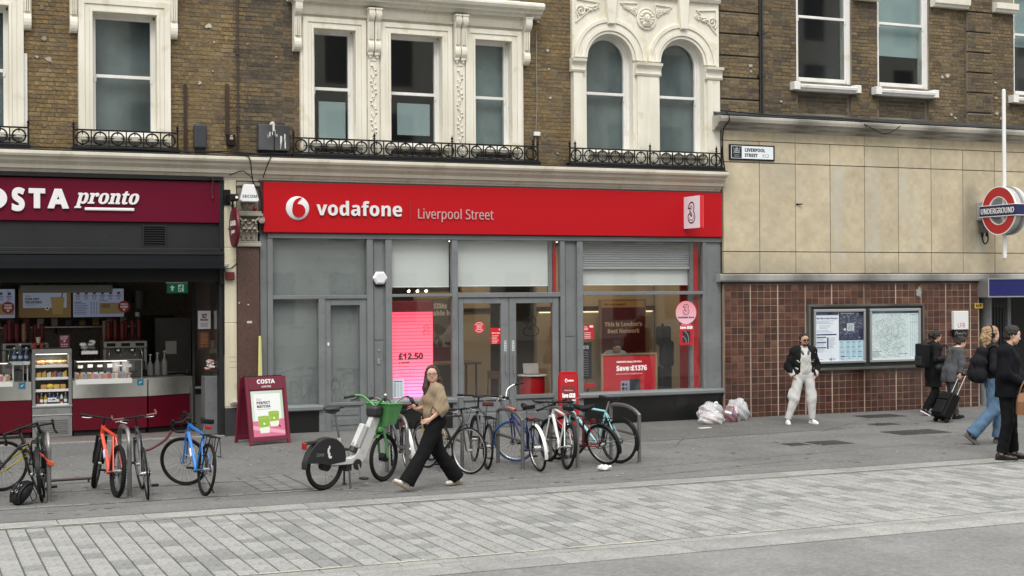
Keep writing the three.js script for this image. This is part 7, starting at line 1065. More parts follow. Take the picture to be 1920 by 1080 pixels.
// ---------- electric hire bicycle ----------
{
  const rear = [5.141, 6.729], front = [6.138, 6.206], yaw = Math.atan2(-(front[1] - rear[1]), front[0] - rear[0]);
  const t = thing('hire_bicycle', 'white and green electric hire bicycle with a green front basket', 'bicycle', [rear[0], 0, rear[1]], 0, 'bicycles at the stands'); t.rotation.order = 'YXZ'; t.rotation.set(.07, yaw, 0);
  const R = .335, wb = 1.12, wm = mat([.74, .74, .73], .4, { map: T.metal }), gm = phys([.11, .36, .11], .45, { clearcoat: .2, map: T.metal }), bk = mat([.016, .016, .017], .5);
  const rw = part('rear_wheel', t); wheelParts(rw, R, .028, { hubR: .075, hubM: M.black, rimM: M.black }); rw.position.set(0, R, 0);
  const Hb = [wb - .14, .83, 0], Ht = [wb - .2, 1.03, 0], axis = V(-.06, .2, 0).normalize(), Q = new THREE.Matrix4().makeTranslation(...Hb).multiply(new THREE.Matrix4().makeRotationAxis(axis, .18)).multiply(new THREE.Matrix4().makeTranslation(-Hb[0], -Hb[1], 0)), st = g => flat(g).applyMatrix4(Q);
  const fw = part('front_wheel', t); wheelParts(fw, R, .027, { hubR: .06, hubM: M.black, rimM: M.black, wall: mat([.4, .4, .4], .6) }); fw.position.set(wb, R, 0); fw.updateMatrix(); fw.applyMatrix4(Q);
  // L shaped step through frame
  const s = new THREE.Shape(); s.moveTo(.0, .36); s.quadraticCurveTo(.2, .42, .42, .4); s.quadraticCurveTo(.52, .4, .58, .5); s.lineTo(.84, .95); s.lineTo(.98, .9); s.quadraticCurveTo(.86, .62, .74, .4); s.quadraticCurveTo(.68, .3, .6, .3); s.lineTo(.1, .31); s.quadraticCurveTo(.0, .31, 0, .36);
  mesh('frame', [extr(s, -.045, .045, .015, 10), cyl([.3, .36, 0], [.24, .68, 0], .026, .024, 12)], wm, t);
  mesh('head_tube', cyl([wb - .115, .76, 0], [wb - .2, 1.02, 0], .032, .032, 14), bk, t);
  mesh('battery', [rb(-.05, .05, -.17, .17, -.045, .045, .02, 3).rotateZ(-.5).translate(.62, .68, 0)], wm, t); mesh('battery_edge', [rb(-.018, .018, -.16, .16, -.05, .05, .01, 2).rotateZ(-.5).translate(.668, .66, 0), cyl([.53, .53, 0], [.56, .585, 0], .05, .045, 16)], mat([.25, .26, .28], .4), t); mesh('battery_mount', cyl([.5, .475, 0], [.53, .53, 0], .06, .055, 16), bk, t);
  // rear wheel cover
  const c = new THREE.Shape(); c.absarc(0, R, R + .035, Math.PI * 1.02, .62, true); c.quadraticCurveTo(.36, .42, .33, .36); c.lineTo(.02, .34); c.quadraticCurveTo(-.2, .4, -.37, .39); c.closePath();
  for (const k of [-1, 1]) mesh('wheel_cover', extr(c, k * .045 - .006, k * .045 + .006, .003, 24), bk, t);
  { const q = new THREE.Shape(); q.absarc(0, R, R + .04, .62, Math.PI * 1.02, false); q.absarc(0, R, R + .028, Math.PI * 1.02, .62, true); q.closePath(); mesh('rear_mudguard', [extr(q, -.05, .05, .004, 24)], bk, t); }
  mesh('graffiti', [rb(-.05, -.02, .5, .57, .052, .056, .006, 1), rb(-.035, .0, .45, .51, .052, .056, .008, 1), rb(-.02, .03, .43, .46, .052, .056, .008, 1), rb(-.03, -.005, .56, .6, .052, .056, .004, 1)].map(g => g.translate(.04, 0, 0)), M.whitePl, t);
  mesh('lettering', [text('Lime', 'r', -.2, -.07, .47, .52, .0515, .003)], mat([.2, .2, .2], .6), t);
  mesh('rear_lamp', [rb(-.41, -.36, .58, .67, -.03, .03, .01)], mat([.3, .015, .015], .3), t); mesh('lamp_mount', rb(-.37, -.1, .64, .68, -.03, .03, .01, 1), bk, t);
  mesh('seat_post', cyl([.25, .66, 0], [.13, 1.06, 0], .0165, .0165, 12), M.steel, t);
  { const g = new THREE.SphereGeometry(.1, 18, 12).scale(1.35, .42, .95).translate(.08, 1.09, 0), g2 = new THREE.SphereGeometry(.06, 14, 10).scale(2, .45, .6).translate(.2, 1.105, 0); mesh('saddle', [g, g2], bk, t); mesh('saddle_rail', [tube([[-.01, 1.05, .03], [.08, 1.03, .03], [.2, 1.06, .03]], .008, 12, 5), tube([[-.01, 1.05, -.03], [.08, 1.03, -.03], [.2, 1.06, -.03]], .008, 12, 5)], bk, t); }
  mesh('fork', [...[-1, 1].map(k => tube([[wb - .13, .8, k * .05], [wb - .06, .62, k * .062], [wb, R, k * .068]], .019, 16, 10)), rb(wb - .19, wb - .04, .7, .78, -.07, .07, .03, 2), cyl([wb - .12, .74, 0], [wb - .2, 1.05, 0], .036, .034, 14)].map(st), gm, t);
  { const q = new THREE.Shape(); q.absarc(wb, R, R + .03, 1.1, 2.2, false); q.absarc(wb, R, R + .02, 2.2, 1.1, true); q.closePath(); mesh('front_mudguard', [st(extr(q, -.04, .04, .004, 16))], gm, t); }
  // basket: open tapered tub
  const bs = (x0, x1, y0, w0, w1, y1, k) => { const g = new THREE.BufferGeometry(); return g; };
  { const l = []; const P = [[-.13, .26], [.15, .26]]; const wall = (a, b, c2, d) => { const n = b.clone().sub(a).cross(c2.clone().sub(a)).normalize().multiplyScalar(.008); const g = new THREE.BufferGeometry(), v = []; const f = (p, q2, r2, s2) => v.push(...p.toArray(), ...q2.toArray(), ...r2.toArray(), ...p.toArray(), ...r2.toArray(), ...s2.toArray()); f(a, b, c2, d); const [A, B, C, D] = [a, b, c2, d].map(p => p.clone().sub(n)); f(D, C, B, A); f(a, d, D, A); f(b, B, C, c2); f(d, c2, C, D); f(a, A, B, b); g.setAttribute('position', new THREE.Float32BufferAttribute(v, 3)); g.computeVertexNormals(); g.setAttribute('uv', new THREE.Float32BufferAttribute(new Float32Array(v.length / 3 * 2), 2)); return g; };
    const x = wb - .06, T4 = [V(x - .1, 1.1, -.2), V(x - .1, 1.1, .2), V(x + .24, 1.08, .2), V(x + .24, 1.08, -.2)], B4 = [V(x - .06, .8, -.14), V(x - .06, .8, .14), V(x + .15, .8, .14), V(x + .15, .8, -.14)];
    for (let i = 0; i < 4; i++) l.push(wall(B4[i], B4[(i + 1) % 4], T4[(i + 1) % 4], T4[i])); l.push(wall(B4[0], B4[3], B4[2], B4[1]));
    mesh('basket', l.map(st), gm, t); mesh('basket_rim', [st(tube([T4[0], T4[1], T4[2], T4[3]].map(v => v.clone()), .011, 60, 6, true, .02))], gm, t); }
  mesh('phone_mount', [st(rb(wb - .32, wb - .14, .92, 1.08, -.1, .1, .05, 3))], bk, t);
  mesh('handlebar', [tube([[wb - .22, 1.06, 0], [wb - .22, 1.12, .08], [wb - .26, 1.2, .18], [wb - .32, 1.215, .25], [wb - .42, 1.2, .31]], .018, 30, 8), tube([[wb - .22, 1.06, 0], [wb - .22, 1.12, -.08], [wb - .26, 1.2, -.18], [wb - .32, 1.215, -.25], [wb - .42, 1.2, -.31]], .018, 30, 8)].map(st), gm, t);
  for (const k of [-1, 1]) { mesh('grip', st(cyl([wb - .34, 1.213, k * .262], [wb - .47, 1.19, k * .335], .021, .021, 12)), bk, t); mesh('brake_lever', st(tube([[wb - .3, 1.2, k * .22], [wb - .27, 1.16, k * .28], [wb - .33, 1.14, k * .33]], .008, 14, 5)), bk, t); }
  mesh('bell', st(ball(wb - .29, 1.235, .22, .024)), M.chrome, t); mesh('brake_hose', [st(tube([[wb - .26, 1.18, -.2], [wb - .05, 1.16, -.1], [wb - .02, 1.0, .02], [wb - .08, .85, .05]], .006, 24, 5))], bk, t);
  mesh('crank', cyl([.55, .3, .08], [.58, .14, .1], .012), M.alu, t); mesh('crank', cyl([.55, .3, -.08], [.52, .46, -.1], .012), M.alu, t); for (const [x, y, k] of [[.585, .12, 1], [.515, .48, -1]]) mesh('pedal', rb(x - .05, x + .05, y - .014, y + .014, k * .16 - .05, k * .16 + .05, .008, 1), bk, t);
  mesh('chain_case', [cyl([.55, .3, .055], [.55, .3, .07], .075, .075, 20), cyl([.5, .31, .06], [.03, .33, .06], .006)], bk, t);
  mesh('kickstand', [rb(.36, .46, .22, .31, -.05, .05, .01, 1), cyl([.4, .24, .06], [.33, .01, .17], .013), cyl([.42, .24, -.06], [.52, .01, -.15], .013), rb(.3, .37, 0, .012, .15, .19, .004, 1), rb(.49, .56, 0, .012, -.17, -.13, .004, 1)], bk, t);
}
// ---------- rubbish bags and litter ----------
function bag(x, z, sx, sy, sz, seed, label, c, clear) {
  const t = thing('rubbish_bag', label, 'rubbish bag', [x, gy(x, z), z], 0, 'rubbish bags by the wall'); const g = new THREE.SphereGeometry(1, 64, 44), p = g.attributes.position;
  for (let i = 0; i < p.count; i++) { let X = p.getX(i), Y = p.getY(i), Z = p.getZ(i); const n = Math.sin(X * 5 + seed) * Math.cos(Z * 6 + seed * 2) * .08 + Math.sin(Y * 9 + X * 7 + seed) * .05 + Math.abs(Math.sin(X * 13 + Z * 11 + Y * 6 + seed)) * .07; const k = 1 + n; Y = Y < -.6 ? -.6 - (Y + .6) * .1 : Y; p.setXYZ(i, X * k * sx, Math.max(0, (Y * k + .62) * sy), Z * k * sz); } g.computeVertexNormals();
  mesh('bag_skin', g, clear ? phys(c, .3, { transmission: .5, thickness: 0, clearcoat: .3 }) : phys(c, .3, { clearcoat: .4 }), t);
  if (clear) { const r = mulberry(seed * 7 + 1), cs = [[.6, .03, .05], [.65, .65, .65], [.1, .25, .5], [.5, .25, .1], [.3, .02, .04], [.7, .6, .5], [.2, .2, .22], [.6, .3, .35]]; for (let i = 0; i < 16; i++) { const m = mesh('crumpled_packaging', [rb(-.05, .05, -.035, .035, -.02, .02, .012, 1)], mat(cs[Math.floor(r() * 8)], .6), t); m.position.set((r() - .5) * sx * 1.15, sy * (.25 + r() * .9), (r() - .35) * sz * 1.0); m.rotation.set(r() * 3, r() * 3, r() * 3); m.scale.setScalar(.8 + r() * .9); } }
  const k = mesh('knot', [tube([[sx * .3, sy * 1.45, 0], [sx * .4, sy * 1.62, .02], [sx * .55, sy * 1.55, .03]], .018, 10, 6), ball(sx * .3, sy * 1.45, 0, .03, 1, 1, 1, 8)], phys(c, .3, {}), t); return t;
}
bag(14.85, .55, .26, .24, .24, 1, 'tall clear rubbish bag of coloured packaging against the black plinth', [.78, .78, .8], true);
bag(15.5, .5, .23, .26, .22, 4, 'pale knotted rubbish bag against the tiled wall', [.74, .75, .77], true);
bag(15.16, .78, .15, .19, .16, 6, 'clear rubbish bag stuffed with dark red packets in front of the others', [.4, .22, .24], true);
bag(14.6, 1.0, .25, .15, .17, 9, 'low lumpy white rubbish bag lying in front of the black plinth', [.8, .8, .8], true);
{ const t = mesh('paper_scrap', [rb(-.13, .13, 0, .008, -.06, .06, .003, 1)], mat([.62, .6, .52], .9)); t.position.set(14.05, .004, 1.66); t.rotation.y = .1; tag(t, 'flat cream paper scrap on the ground before the rubbish bags', 'paper');
  const g = ball(0, .03, 0, .06, 1.6, .55, 1, 14), p = g.attributes.position; for (let i = 0; i < p.count; i++) { const k = 1 + .7 * (hash(Math.round(p.getX(i) * 300), Math.round(p.getZ(i) * 300 + p.getY(i) * 200), 3) - .5); p.setXYZ(i, p.getX(i) * k, Math.max(.001, p.getY(i) * k * 1.2), p.getZ(i) * k); } g.computeVertexNormals(); const m = mesh('crumpled_tissue', g, mat([.75, .75, .73], .95)); m.position.set(9.42, .006, 6.55); tag(m, 'crumpled white tissue on the ground in front of the stands', 'litter');
  const r = mulberry(88), l = []; for (let i = 0; i < 420; i++) l.push(new THREE.CircleGeometry(.006 + r() * .012, 6).rotateX(-Math.PI / 2).scale(1 + r(), 1, 1).translate(1 + r() * 20, .0075, 1 + r() * 6.6)); for (const g2 of l) { const q = g2.attributes.position; for (let i = 0; i < q.count; i++) q.setY(i, .0075 + gy(q.getX(i), q.getZ(i))); } const s = mesh('litter_specks', l, mat([.42, .42, .4], .9)); s.userData.kind = 'stuff'; s.userData.label = 'pale gum spots and specks scattered over the footway'; s.userData.category = 'litter'; }

// darker old gum marks, each an irregular flat blot, too many to count
{ const r = mulberry(99), l = []; for (let i = 0; i < 380; i++) { const x = 1 + r() * 20, z = 1 + r() * 6.6, s = .012 + r() * r() * .05, p = []; for (let k = 0; k < 7; k++) { const a = k * .898, q = s * (.6 + .5 * r()); p.push([x + Math.cos(a) * q * 1.3, -z + Math.sin(a) * q]); } const g = new THREE.ShapeGeometry(shape(p)).rotateX(-Math.PI / 2), q = g.attributes.position; for (let k = 0; k < q.count; k++) q.setY(k, .0068 + gy(q.getX(k), q.getZ(k))); l.push(g); } const o = mesh('pavement_gum_marks', l, mat([.13, .13, .125], .9)); o.userData.kind = 'stuff'; o.userData.label = 'dark old gum marks trodden into the footway'; o.userData.category = 'stain'; }
// ---------- people ----------
// smooth union of tapered capsules meshed by surface nets
function blob(bones, cell = .012, k = .03, wr = null) {
  let mn = [9, 9, 9], mx = [-9, -9, -9];
  for (const b of bones) if (!b.cut && !b.pl) for (const [p, r] of [[b[0], b[2]], [b[1], b[3] ?? b[2]]]) for (let i = 0; i < 3; i++) { mn[i] = Math.min(mn[i], p[i] - r - .03); mx[i] = Math.max(mx[i], p[i] + r + .03); }
  const n = mn.map((m, i) => Math.ceil((mx[i] - m) / cell) + 2), [nx, ny, nz] = n, F = new Float32Array(nx * ny * nz).fill(.5), I = (x, y, z) => x + nx * (y + ny * z);
  for (const b of bones) {
    if (b.pl) continue;
    const [a, c, r0] = b, r1 = b[3] ?? r0, kk = b[4] ?? k, R = Math.max(r0, r1) + .09, lo = [], hi = []; const d = [c[0] - a[0], c[1] - a[1], c[2] - a[2]], dd = d[0] * d[0] + d[1] * d[1] + d[2] * d[2] || 1e-9;
    for (let i = 0; i < 3; i++) { lo[i] = Math.max(0, Math.floor((Math.min(a[i], c[i]) - R - mn[i]) / cell)); hi[i] = Math.min(n[i] - 1, Math.ceil((Math.max(a[i], c[i]) + R - mn[i]) / cell)); }
    for (let z = lo[2]; z <= hi[2]; z++) for (let y = lo[1]; y <= hi[1]; y++) for (let x = lo[0]; x <= hi[0]; x++) {
      const px = mn[0] + x * cell, py = mn[1] + y * cell, pz = mn[2] + z * cell; let t = ((px - a[0]) * d[0] + (py - a[1]) * d[1] + (pz - a[2]) * d[2]) / dd; t = t < 0 ? 0 : t > 1 ? 1 : t;
      const ex = px - a[0] - d[0] * t, ey = py - a[1] - d[1] * t, ez = pz - a[2] - d[2] * t; let q = Math.sqrt(ex * ex + ey * ey + ez * ez) - (r0 + (r1 - r0) * t);
      const j = I(x, y, z), f = F[j]; if (b.cut) { F[j] = Math.max(f, -q); continue; }
      const h = Math.max(kk - Math.abs(f - q), 0) / kk; F[j] = Math.min(f, q) - h * h * kk * .25;
    }
  }
  const PL = bones.filter(b => b.pl);
  if (wr) for (let z = 0; z < nz; z++) for (let y = 0; y < ny; y++) for (let x = 0; x < nx; x++) { const j = I(x, y, z); if (Math.abs(F[j]) < .06) F[j] += wr(mn[0] + x * cell, mn[1] + y * cell, mn[2] + z * cell); }
  for (const { pl: [p, m, R] } of PL) for (let z = 0; z < nz; z++) for (let y = 0; y < ny; y++) for (let x = 0; x < nx; x++) { const ex = mn[0] + x * cell - p[0], ey = mn[1] + y * cell - p[1], ez = mn[2] + z * cell - p[2], q = ex * m[0] + ey * m[1] + ez * m[2]; if (q > -.03 && ex * ex + ey * ey + ez * ez < R * R) { const j = I(x, y, z); F[j] = Math.max(F[j], q); } }
  const idx = new Int32Array(nx * ny * nz).fill(-1), pos = [], tri = [];
  for (let z = 0; z < nz - 1; z++) for (let y = 0; y < ny - 1; y++) for (let x = 0; x < nx - 1; x++) {
    let s = 0, cx = 0, cy = 0, cz = 0, m = 0; const v = []; for (let q = 0; q < 8; q++) { const f = F[I(x + (q & 1), y + (q >> 1 & 1), z + (q >> 2))]; v.push(f); if (f < 0) m |= 1 << q; } if (m === 0 || m === 255) continue;
    for (const [p, q] of EDG) { const a = v[p], c = v[q]; if ((a < 0) === (c < 0)) continue; const t = a / (a - c); cx += (p & 1) + ((q & 1) - (p & 1)) * t; cy += (p >> 1 & 1) + ((q >> 1 & 1) - (p >> 1 & 1)) * t; cz += (p >> 2) + ((q >> 2) - (p >> 2)) * t; s++; }
    idx[I(x, y, z)] = pos.length / 3; pos.push(mn[0] + (x + cx / s) * cell, mn[1] + (y + cy / s) * cell, mn[2] + (z + cz / s) * cell);
  }
  const quad = (a, b, c, d, fl) => { if (a < 0 || b < 0 || c < 0 || d < 0) return; fl ? tri.push(a, b, c, a, c, d) : tri.push(a, c, b, a, d, c); };
  for (let z = 1; z < nz - 1; z++) for (let y = 1; y < ny - 1; y++) for (let x = 1; x < nx - 1; x++) {
    const f = F[I(x, y, z)] < 0;
    if (f !== F[I(x + 1, y, z)] < 0) quad(idx[I(x, y - 1, z - 1)], idx[I(x, y, z - 1)], idx[I(x, y, z)], idx[I(x, y - 1, z)], f);
    if (f !== F[I(x, y + 1, z)] < 0) quad(idx[I(x - 1, y, z - 1)], idx[I(x - 1, y, z)], idx[I(x, y, z)], idx[I(x, y, z - 1)], f);
    if (f !== F[I(x, y, z + 1)] < 0) quad(idx[I(x - 1, y - 1, z)], idx[I(x, y - 1, z)], idx[I(x, y, z)], idx[I(x - 1, y, z)], f);
  }
  const g = new THREE.BufferGeometry(); g.setAttribute('position', new THREE.Float32BufferAttribute(pos, 3)); g.setIndex(tri); g.computeVertexNormals(); return g;
}
const EDG = [[0, 1], [2, 3], [4, 5], [6, 7], [0, 2], [1, 3], [4, 6], [5, 7], [0, 4], [1, 5], [2, 6], [3, 7]];
function soft(name, g, m, parent) { const h = g.index ? g.toNonIndexed() : g; boxUV(h); const o = new THREE.Mesh(h, m); o.name = name; o.castShadow = o.receiveShadow = true; parent.add(o); return o; }
const nrm3 = (a, b) => { const d = a.map((v, i) => b[i] - v), l = Math.hypot(...d); return d.map(v => v / l); };
const folds = (amp, fr, seed) => (x, y, z) => amp * .62 * (Math.sin((y * 1.3 + x * .9 + z * .4) * fr + seed + 2.2 * Math.sin(x * 11 + seed)) * .6 + Math.sin((y * .8 - x * 1.1 + z) * fr * 1.7 + seed * 2 + Math.sin(z * 17 + y * 9)) * .4);
// hand: palm and five fingers. wrist point, direction of the hand, palm normal, curl 0..1, side sign for the thumb
function handBones(w, dir, nrm, curl, side, k = 1) {
  const D = V(...dir).normalize(), N = V(...nrm).addScaledVector(D, -V(...nrm).dot(D)).normalize(), S = D.clone().cross(N).multiplyScalar(side), o = V(...w), P = (a, b, c) => o.clone().addScaledVector(D, a * k).addScaledVector(S, b * k).addScaledVector(N, c * k).toArray(), out = [];
  out.push([P(0, 0, 0), P(.02, 0, 0), .026 * k, .025 * k, .015]); for (const b of [-.024, -.008, .008, .024]) out.push([P(.02, b * .7, 0), P(.078, b, 0), .0145 * k, .012 * k, .014]);
  [[-.027, .062, .0075], [-.009, .074, .0083], [.009, .08, .0085], [.026, .073, .0083]].forEach(([b, L, r]) => { let a = curl * .9, x = .08, z = 0; let p = P(x, b, z); for (const [f, c] of [[.45, 1], [.32, 1.9], [.23, 2.5]]) { x += L * f * Math.cos(a); z += L * f * Math.sin(a); const q = P(x, b * (1 + .1), z); out.push([p, q, r * k, r * .9 * k, .004]); p = q; a = Math.min(2.6, a + curl * .75 * c * .6); } });
  out.push([P(.018, .026, .004), P(.05, .048, .016 + curl * .012), .013 * k, .0105 * k, .012], [P(.05, .048, .016 + curl * .012), P(.082, .048 - curl * .02, .026 + curl * .02), .0105 * k, .0085 * k, .004]); return out;
}
function headBones(s = 1, fem = false) {
  const b = []; b.push([[0, .135, -.025], [0, .14, .012], .083, .08], [[0, .1, .01], [0, .06, .03], .068, .056], [[-.028, .045, .028], [.028, .045, .028], .04, .04], [[0, .022, .05], [0, .018, .056], .024 - (fem ? .004 : 0), .02]);
  b.push([[-.034, .124, .068], [.034, .124, .068], .016, .016, .012], [[0, .118, .082], [0, .084, .1], .0095, .0135, .012], [[-.013, .08, .092], [.013, .08, .092], .0085, .0085, .008], [[-.02, .052, .08], [.02, .052, .08], .0085, .0085, .008], [[-.017, .045, .079], [.017, .045, .079], .0085, .0085, .008]);
  for (const e of [-1, 1]) b.push([[e * .045, .088, .05], [e * .04, .07, .055], .026, .022], [[e * .076, .115, -.008], [e * .074, .082, .0], .013, .009, .008], [[e * .083, .118, -.014], [e * .084, .098, -.014], .01, .008, .006]);
  const c = [[-.032, .108, .088], [.032, .108, .088]].map(p => { const q = [p, p, .012, .012]; q.cut = true; return q; });
  return [...b, ...c].map(q => { const r = [q[0].map(v => v * s), q[1].map(v => v * s), q[2] * s, (q[3] ?? q[2]) * s, (q[4] ?? .03)]; if (q.cut) r.cut = true; return r; });
}
const skinTones = { a: [.52, .31, .22], b: [.46, .27, .185], c: [.55, .34, .25], d: [.4, .23, .15] };
function xf(g, m) { g.applyMatrix4(m); return g; }
/* J holds joints in local metres (+z faces forward, +x is the figure's left): hipL hipR kneeL kneeR ankL ankR shL shR elL elR wrL wrR neck head(base of skull), look [yaw, pitch, roll] */
function person(o) {
  const t = thing('person', o.label, 'person', [o.at[0], gy(o.at[0], o.at[1]), o.at[1]], o.turn); t.scale.setScalar(o.k ?? 1); const J = o.J, B = o.build ?? 1, skin = mat(skinTones[o.skin ?? 'a'], .55);
  const mid = (a, b, f) => a.map((v, i) => v + (b[i] - v) * f);
  const body = [];
  const pel = mid(J.hipL, J.hipR, .5), chest = mid(J.shL, J.shR, .5);
  const up = (p, y) => [p[0], p[1] + y, p[2]];
  for (const s of ['L', 'R']) { body.push([J['hip' + s], J['knee' + s], .072 * B, .05 * B], [J['knee' + s], J['ank' + s], .047 * B, .034], [J['sh' + s], J['el' + s], .045 * B, .038 * B], [J['el' + s], J['wr' + s], .037 * B, .026], [up(J['hip' + s], .04), mid(J['sh' + s], chest, .4), .088 * B, .088 * B], [J['ank' + s], [J['ank' + s][0], J['ank' + s][1] - .035, J['ank' + s][2]], .028, .024]); }
  body.push([J.shL, J.shR, .055 * B, .055 * B], [up(chest, .0), J.neck, .07, .052], [J.neck, up(J.head, .02), .05, .05]);
  const parts = [blob(body, .016, .04)];
  const HM = new THREE.Matrix4().makeTranslation(...J.head).multiply(new THREE.Matrix4().makeRotationFromEuler(new THREE.Euler(o.look[1], o.look[0], o.look[2] ?? 0, 'YXZ'))), hs = o.headK ?? 1;
  parts.push(xf(blob(headBones(hs, o.fem), .0048, .03), HM));
  for (const s of ['L', 'R']) { const h = o.hand?.[s]; if (h) parts.push(blob(handBones(J['wr' + s], h.dir, h.n, h.curl, (s === 'L' ? 1 : -1) * (h.flip ?? 1), h.k ?? 1), .0038, .006)); }
  soft('body', mergeGeometries(parts.map(g => g.toNonIndexed())), skin, t);
  // eyes
  const eye = (x) => xf(ball(x, .108 * hs, .079 * hs, .0125 * hs, 1, .8, 1, 10), HM), pup = x => xf(ball(x, .108 * hs, .0895 * hs, .0058 * hs, 1, 1, .5, 8), HM);
  mesh('eyes', [eye(-.032 * hs), eye(.032 * hs)], mat([.6, .58, .55], .3), t); mesh('pupils', [pup(-.032 * hs), pup(.032 * hs)], mat([.02, .012, .008], .3), t);
  mesh('lips', [xf(tube([[-.021, .049, .083], [0, .051, .0895], [.021, .049, .083]].map(p => p.map(v => v * hs)), .0058 * hs, 12, 6), HM)], mat([.38, .14, .12], .5), t);
  mesh('eyebrows', [-1, 1].map(s => xf(tube([[s * .016, .127, .087], [s * .034, .132, .083], [s * .05, .125, .07]].map(p => p.map(v => v * hs)), .0048 * hs, 10, 5), HM)), o.hairM, t);
  // hair: capsules in head space
  if (o.hair) soft('hair', xf(blob(o.hair.map(q => [q[0].map(v => v * hs), q[1].map(v => v * hs), q[2] * hs, (q[3] ?? q[2]) * hs, q[4] ?? .02]), .0065, .02, (x, y, z) => .0035 * Math.sin(x * 130 + 4 * Math.sin(y * 40)) + .003 * Math.sin(z * 110 + y * 60)), HM), o.hairM, t);
  if (o.beard) soft('beard', xf(blob([[[-.05, .06, .04], [-.03, .025, .06], .022, .022], [[.05, .06, .04], [.03, .025, .06], .022, .022], [[-.025, .018, .062], [.025, .018, .062], .022, .022], [[-.022, .064, .086], [.022, .064, .086], .0075, .0075, .01]].map(q => [q[0].map(v => v * hs), q[1].map(v => v * hs), q[2] * hs, q[3] * hs, q[4] ?? .02]), .006, .015), HM), o.hairM, t);
  if (o.glasses) { const gl = o.glasses; mesh('glasses', [...[-1, 1].flatMap(s => [ring(0, 0, 0, .025, .0032, 22, 6).scale(1.1, .85, 1).rotateY(s * .18).translate(s * .033, .107, .1), cyl([s * .06, .112, .092], [s * .082, .108, .0], .0025)]), cyl([-.01, .11, .103], [.01, .11, .103], .0025)].map(g => xf(flat(g).scale(hs, hs, hs), HM)), gl.frame, t); if (gl.lens) mesh('lenses', [-1, 1].map(s => xf(flat(new THREE.CylinderGeometry(.025, .025, .003, 20).rotateX(Math.PI / 2).scale(1.1, .85, 1).rotateY(s * .18).translate(s * .033, .107, .1)).scale(hs, hs, hs), HM)), gl.lens, t); }
  // clothes
  const tr = o.trousers; if (tr) { const l = []; for (const s of ['L', 'R']) { const H = J['hip' + s], K = J['knee' + s], A = J['ank' + s]; l.push([up(H, .05), K, (tr.thigh ?? .098) * B, (tr.knee ?? .072) * B], [K, mid(K, A, (tr.len ?? .96) + .14), (tr.knee ?? .072) * B, tr.hem ?? .062], { pl: [mid(K, A, tr.len ?? .96), nrm3(K, A), .24] }, [up(H, .04), up(H, .02), .096 * B, .096 * B]); } l.push([up(J.hipL, .06), up(J.hipR, .06), .098 * B, .098 * B, .05], [up(pel, .02), up(pel, -.03), .1 * B, .09 * B]); if (tr.extra) l.push(...tr.extra); soft(tr.name ?? 'trousers', blob(l, .011, .035, folds(tr.fold ?? .005, tr.fr ?? 38, 1.3)), tr.m, t); }
  for (const c of o.tops ?? []) {
    const l = [], g = c.g ?? .02; const hem = c.hem ?? 0; const W = c.w ?? 1;
    for (const s of ['L', 'R']) { const S = J['sh' + s], sx = Math.sign(S[0]) * .0; const hx = mid(J['hip' + s], pel, -.15 * W); l.push([[hx[0] * .86, pel[1] + hem - .04, hx[2]], mid(S, chest, .44), (.09 + g * .8 + (c.flare ?? 0)) * B, (.09 + g * .6) * B, .05], [mid(S, chest, .12), J['el' + s], (.056 + g) * B, (.046 + g) * B]); if (!c.short) l.push([J['el' + s], mid(J['el' + s], J['wr' + s], c.cuff ?? .93), (.046 + g) * B, (c.cuffR ?? .036 + g)], { pl: [mid(J['el' + s], J['wr' + s], c.cuff ?? .93), nrm3(J['el' + s], J['wr' + s]), .075] }); else l.push([mid(S, J['el' + s], .5), mid(J['el' + s], J['wr' + s], c.short), (.055 + g) * B, c.cuffR ?? .06], { pl: [mid(J['el' + s], J['wr' + s], c.short), nrm3(J['el' + s], J['wr' + s]), .13] }); if (c.skirt) l.push([[hx[0] * .8, pel[1] + .08, hx[2]], [hx[0] * .85, pel[1] - c.skirt - .1, hx[2]], (.095 + g * .7) * B, (.11 + g * .7) * B, .08]); }
    l.push({ pl: [[pel[0], pel[1] + (c.skirt ? -c.skirt : hem - .06), pel[2]], c.hemN ?? [0, -1, 0], .38] });
    l.push([J.shL, J.shR, (.058 + g * .8) * B, (.058 + g * .8) * B], [[chest[0], chest[1] - .12, chest[2] + .03 * B], [pel[0], pel[1] + .14, pel[2] + (c.belly ?? .03)], (.095 + g) * B, (.09 + g) * B, .06]);
    if (c.collar !== false) l.push([[chest[0], chest[1] + .03, chest[2]], [J.neck[0], J.neck[1] + (c.collar ?? .0), J.neck[2]], .072 + g * .5, .056 + g * .3]); if (c.extra) l.push(...c.extra);
    const q = blob(l, .011, .035, folds(c.fold ?? .005, c.fr ?? 34, c.seed ?? 2.1)); soft(c.name, q, c.m, t);
  }
  // shoes
  for (const s of ['L', 'R']) { const A = J['ank' + s], sh = o.shoes, ft = o.foot?.[s] ?? { yaw: 0, pitch: 0 }; const M4 = new THREE.Matrix4().makeTranslation(...A).multiply(new THREE.Matrix4().makeRotationFromEuler(new THREE.Euler(ft.pitch, ft.yaw, 0, 'YXZ'))); const hgt = -.075;
    const up1 = xf(blob([[[0, -.02, -.035], [0, hgt + .035, -.04], .036, .036], [[0, hgt + .038, -.04], [0, hgt + .032, .1], .034, .03], [[0, -.01, -.01], [0, hgt + .04, .08], .034, .034], [[-.012, hgt + .028, .1], [-.008, hgt + .026, .165], .032, .026], [[.014, hgt + .028, .1], [.012, hgt + .026, .155], .03, .024]], .007, .02), M4);
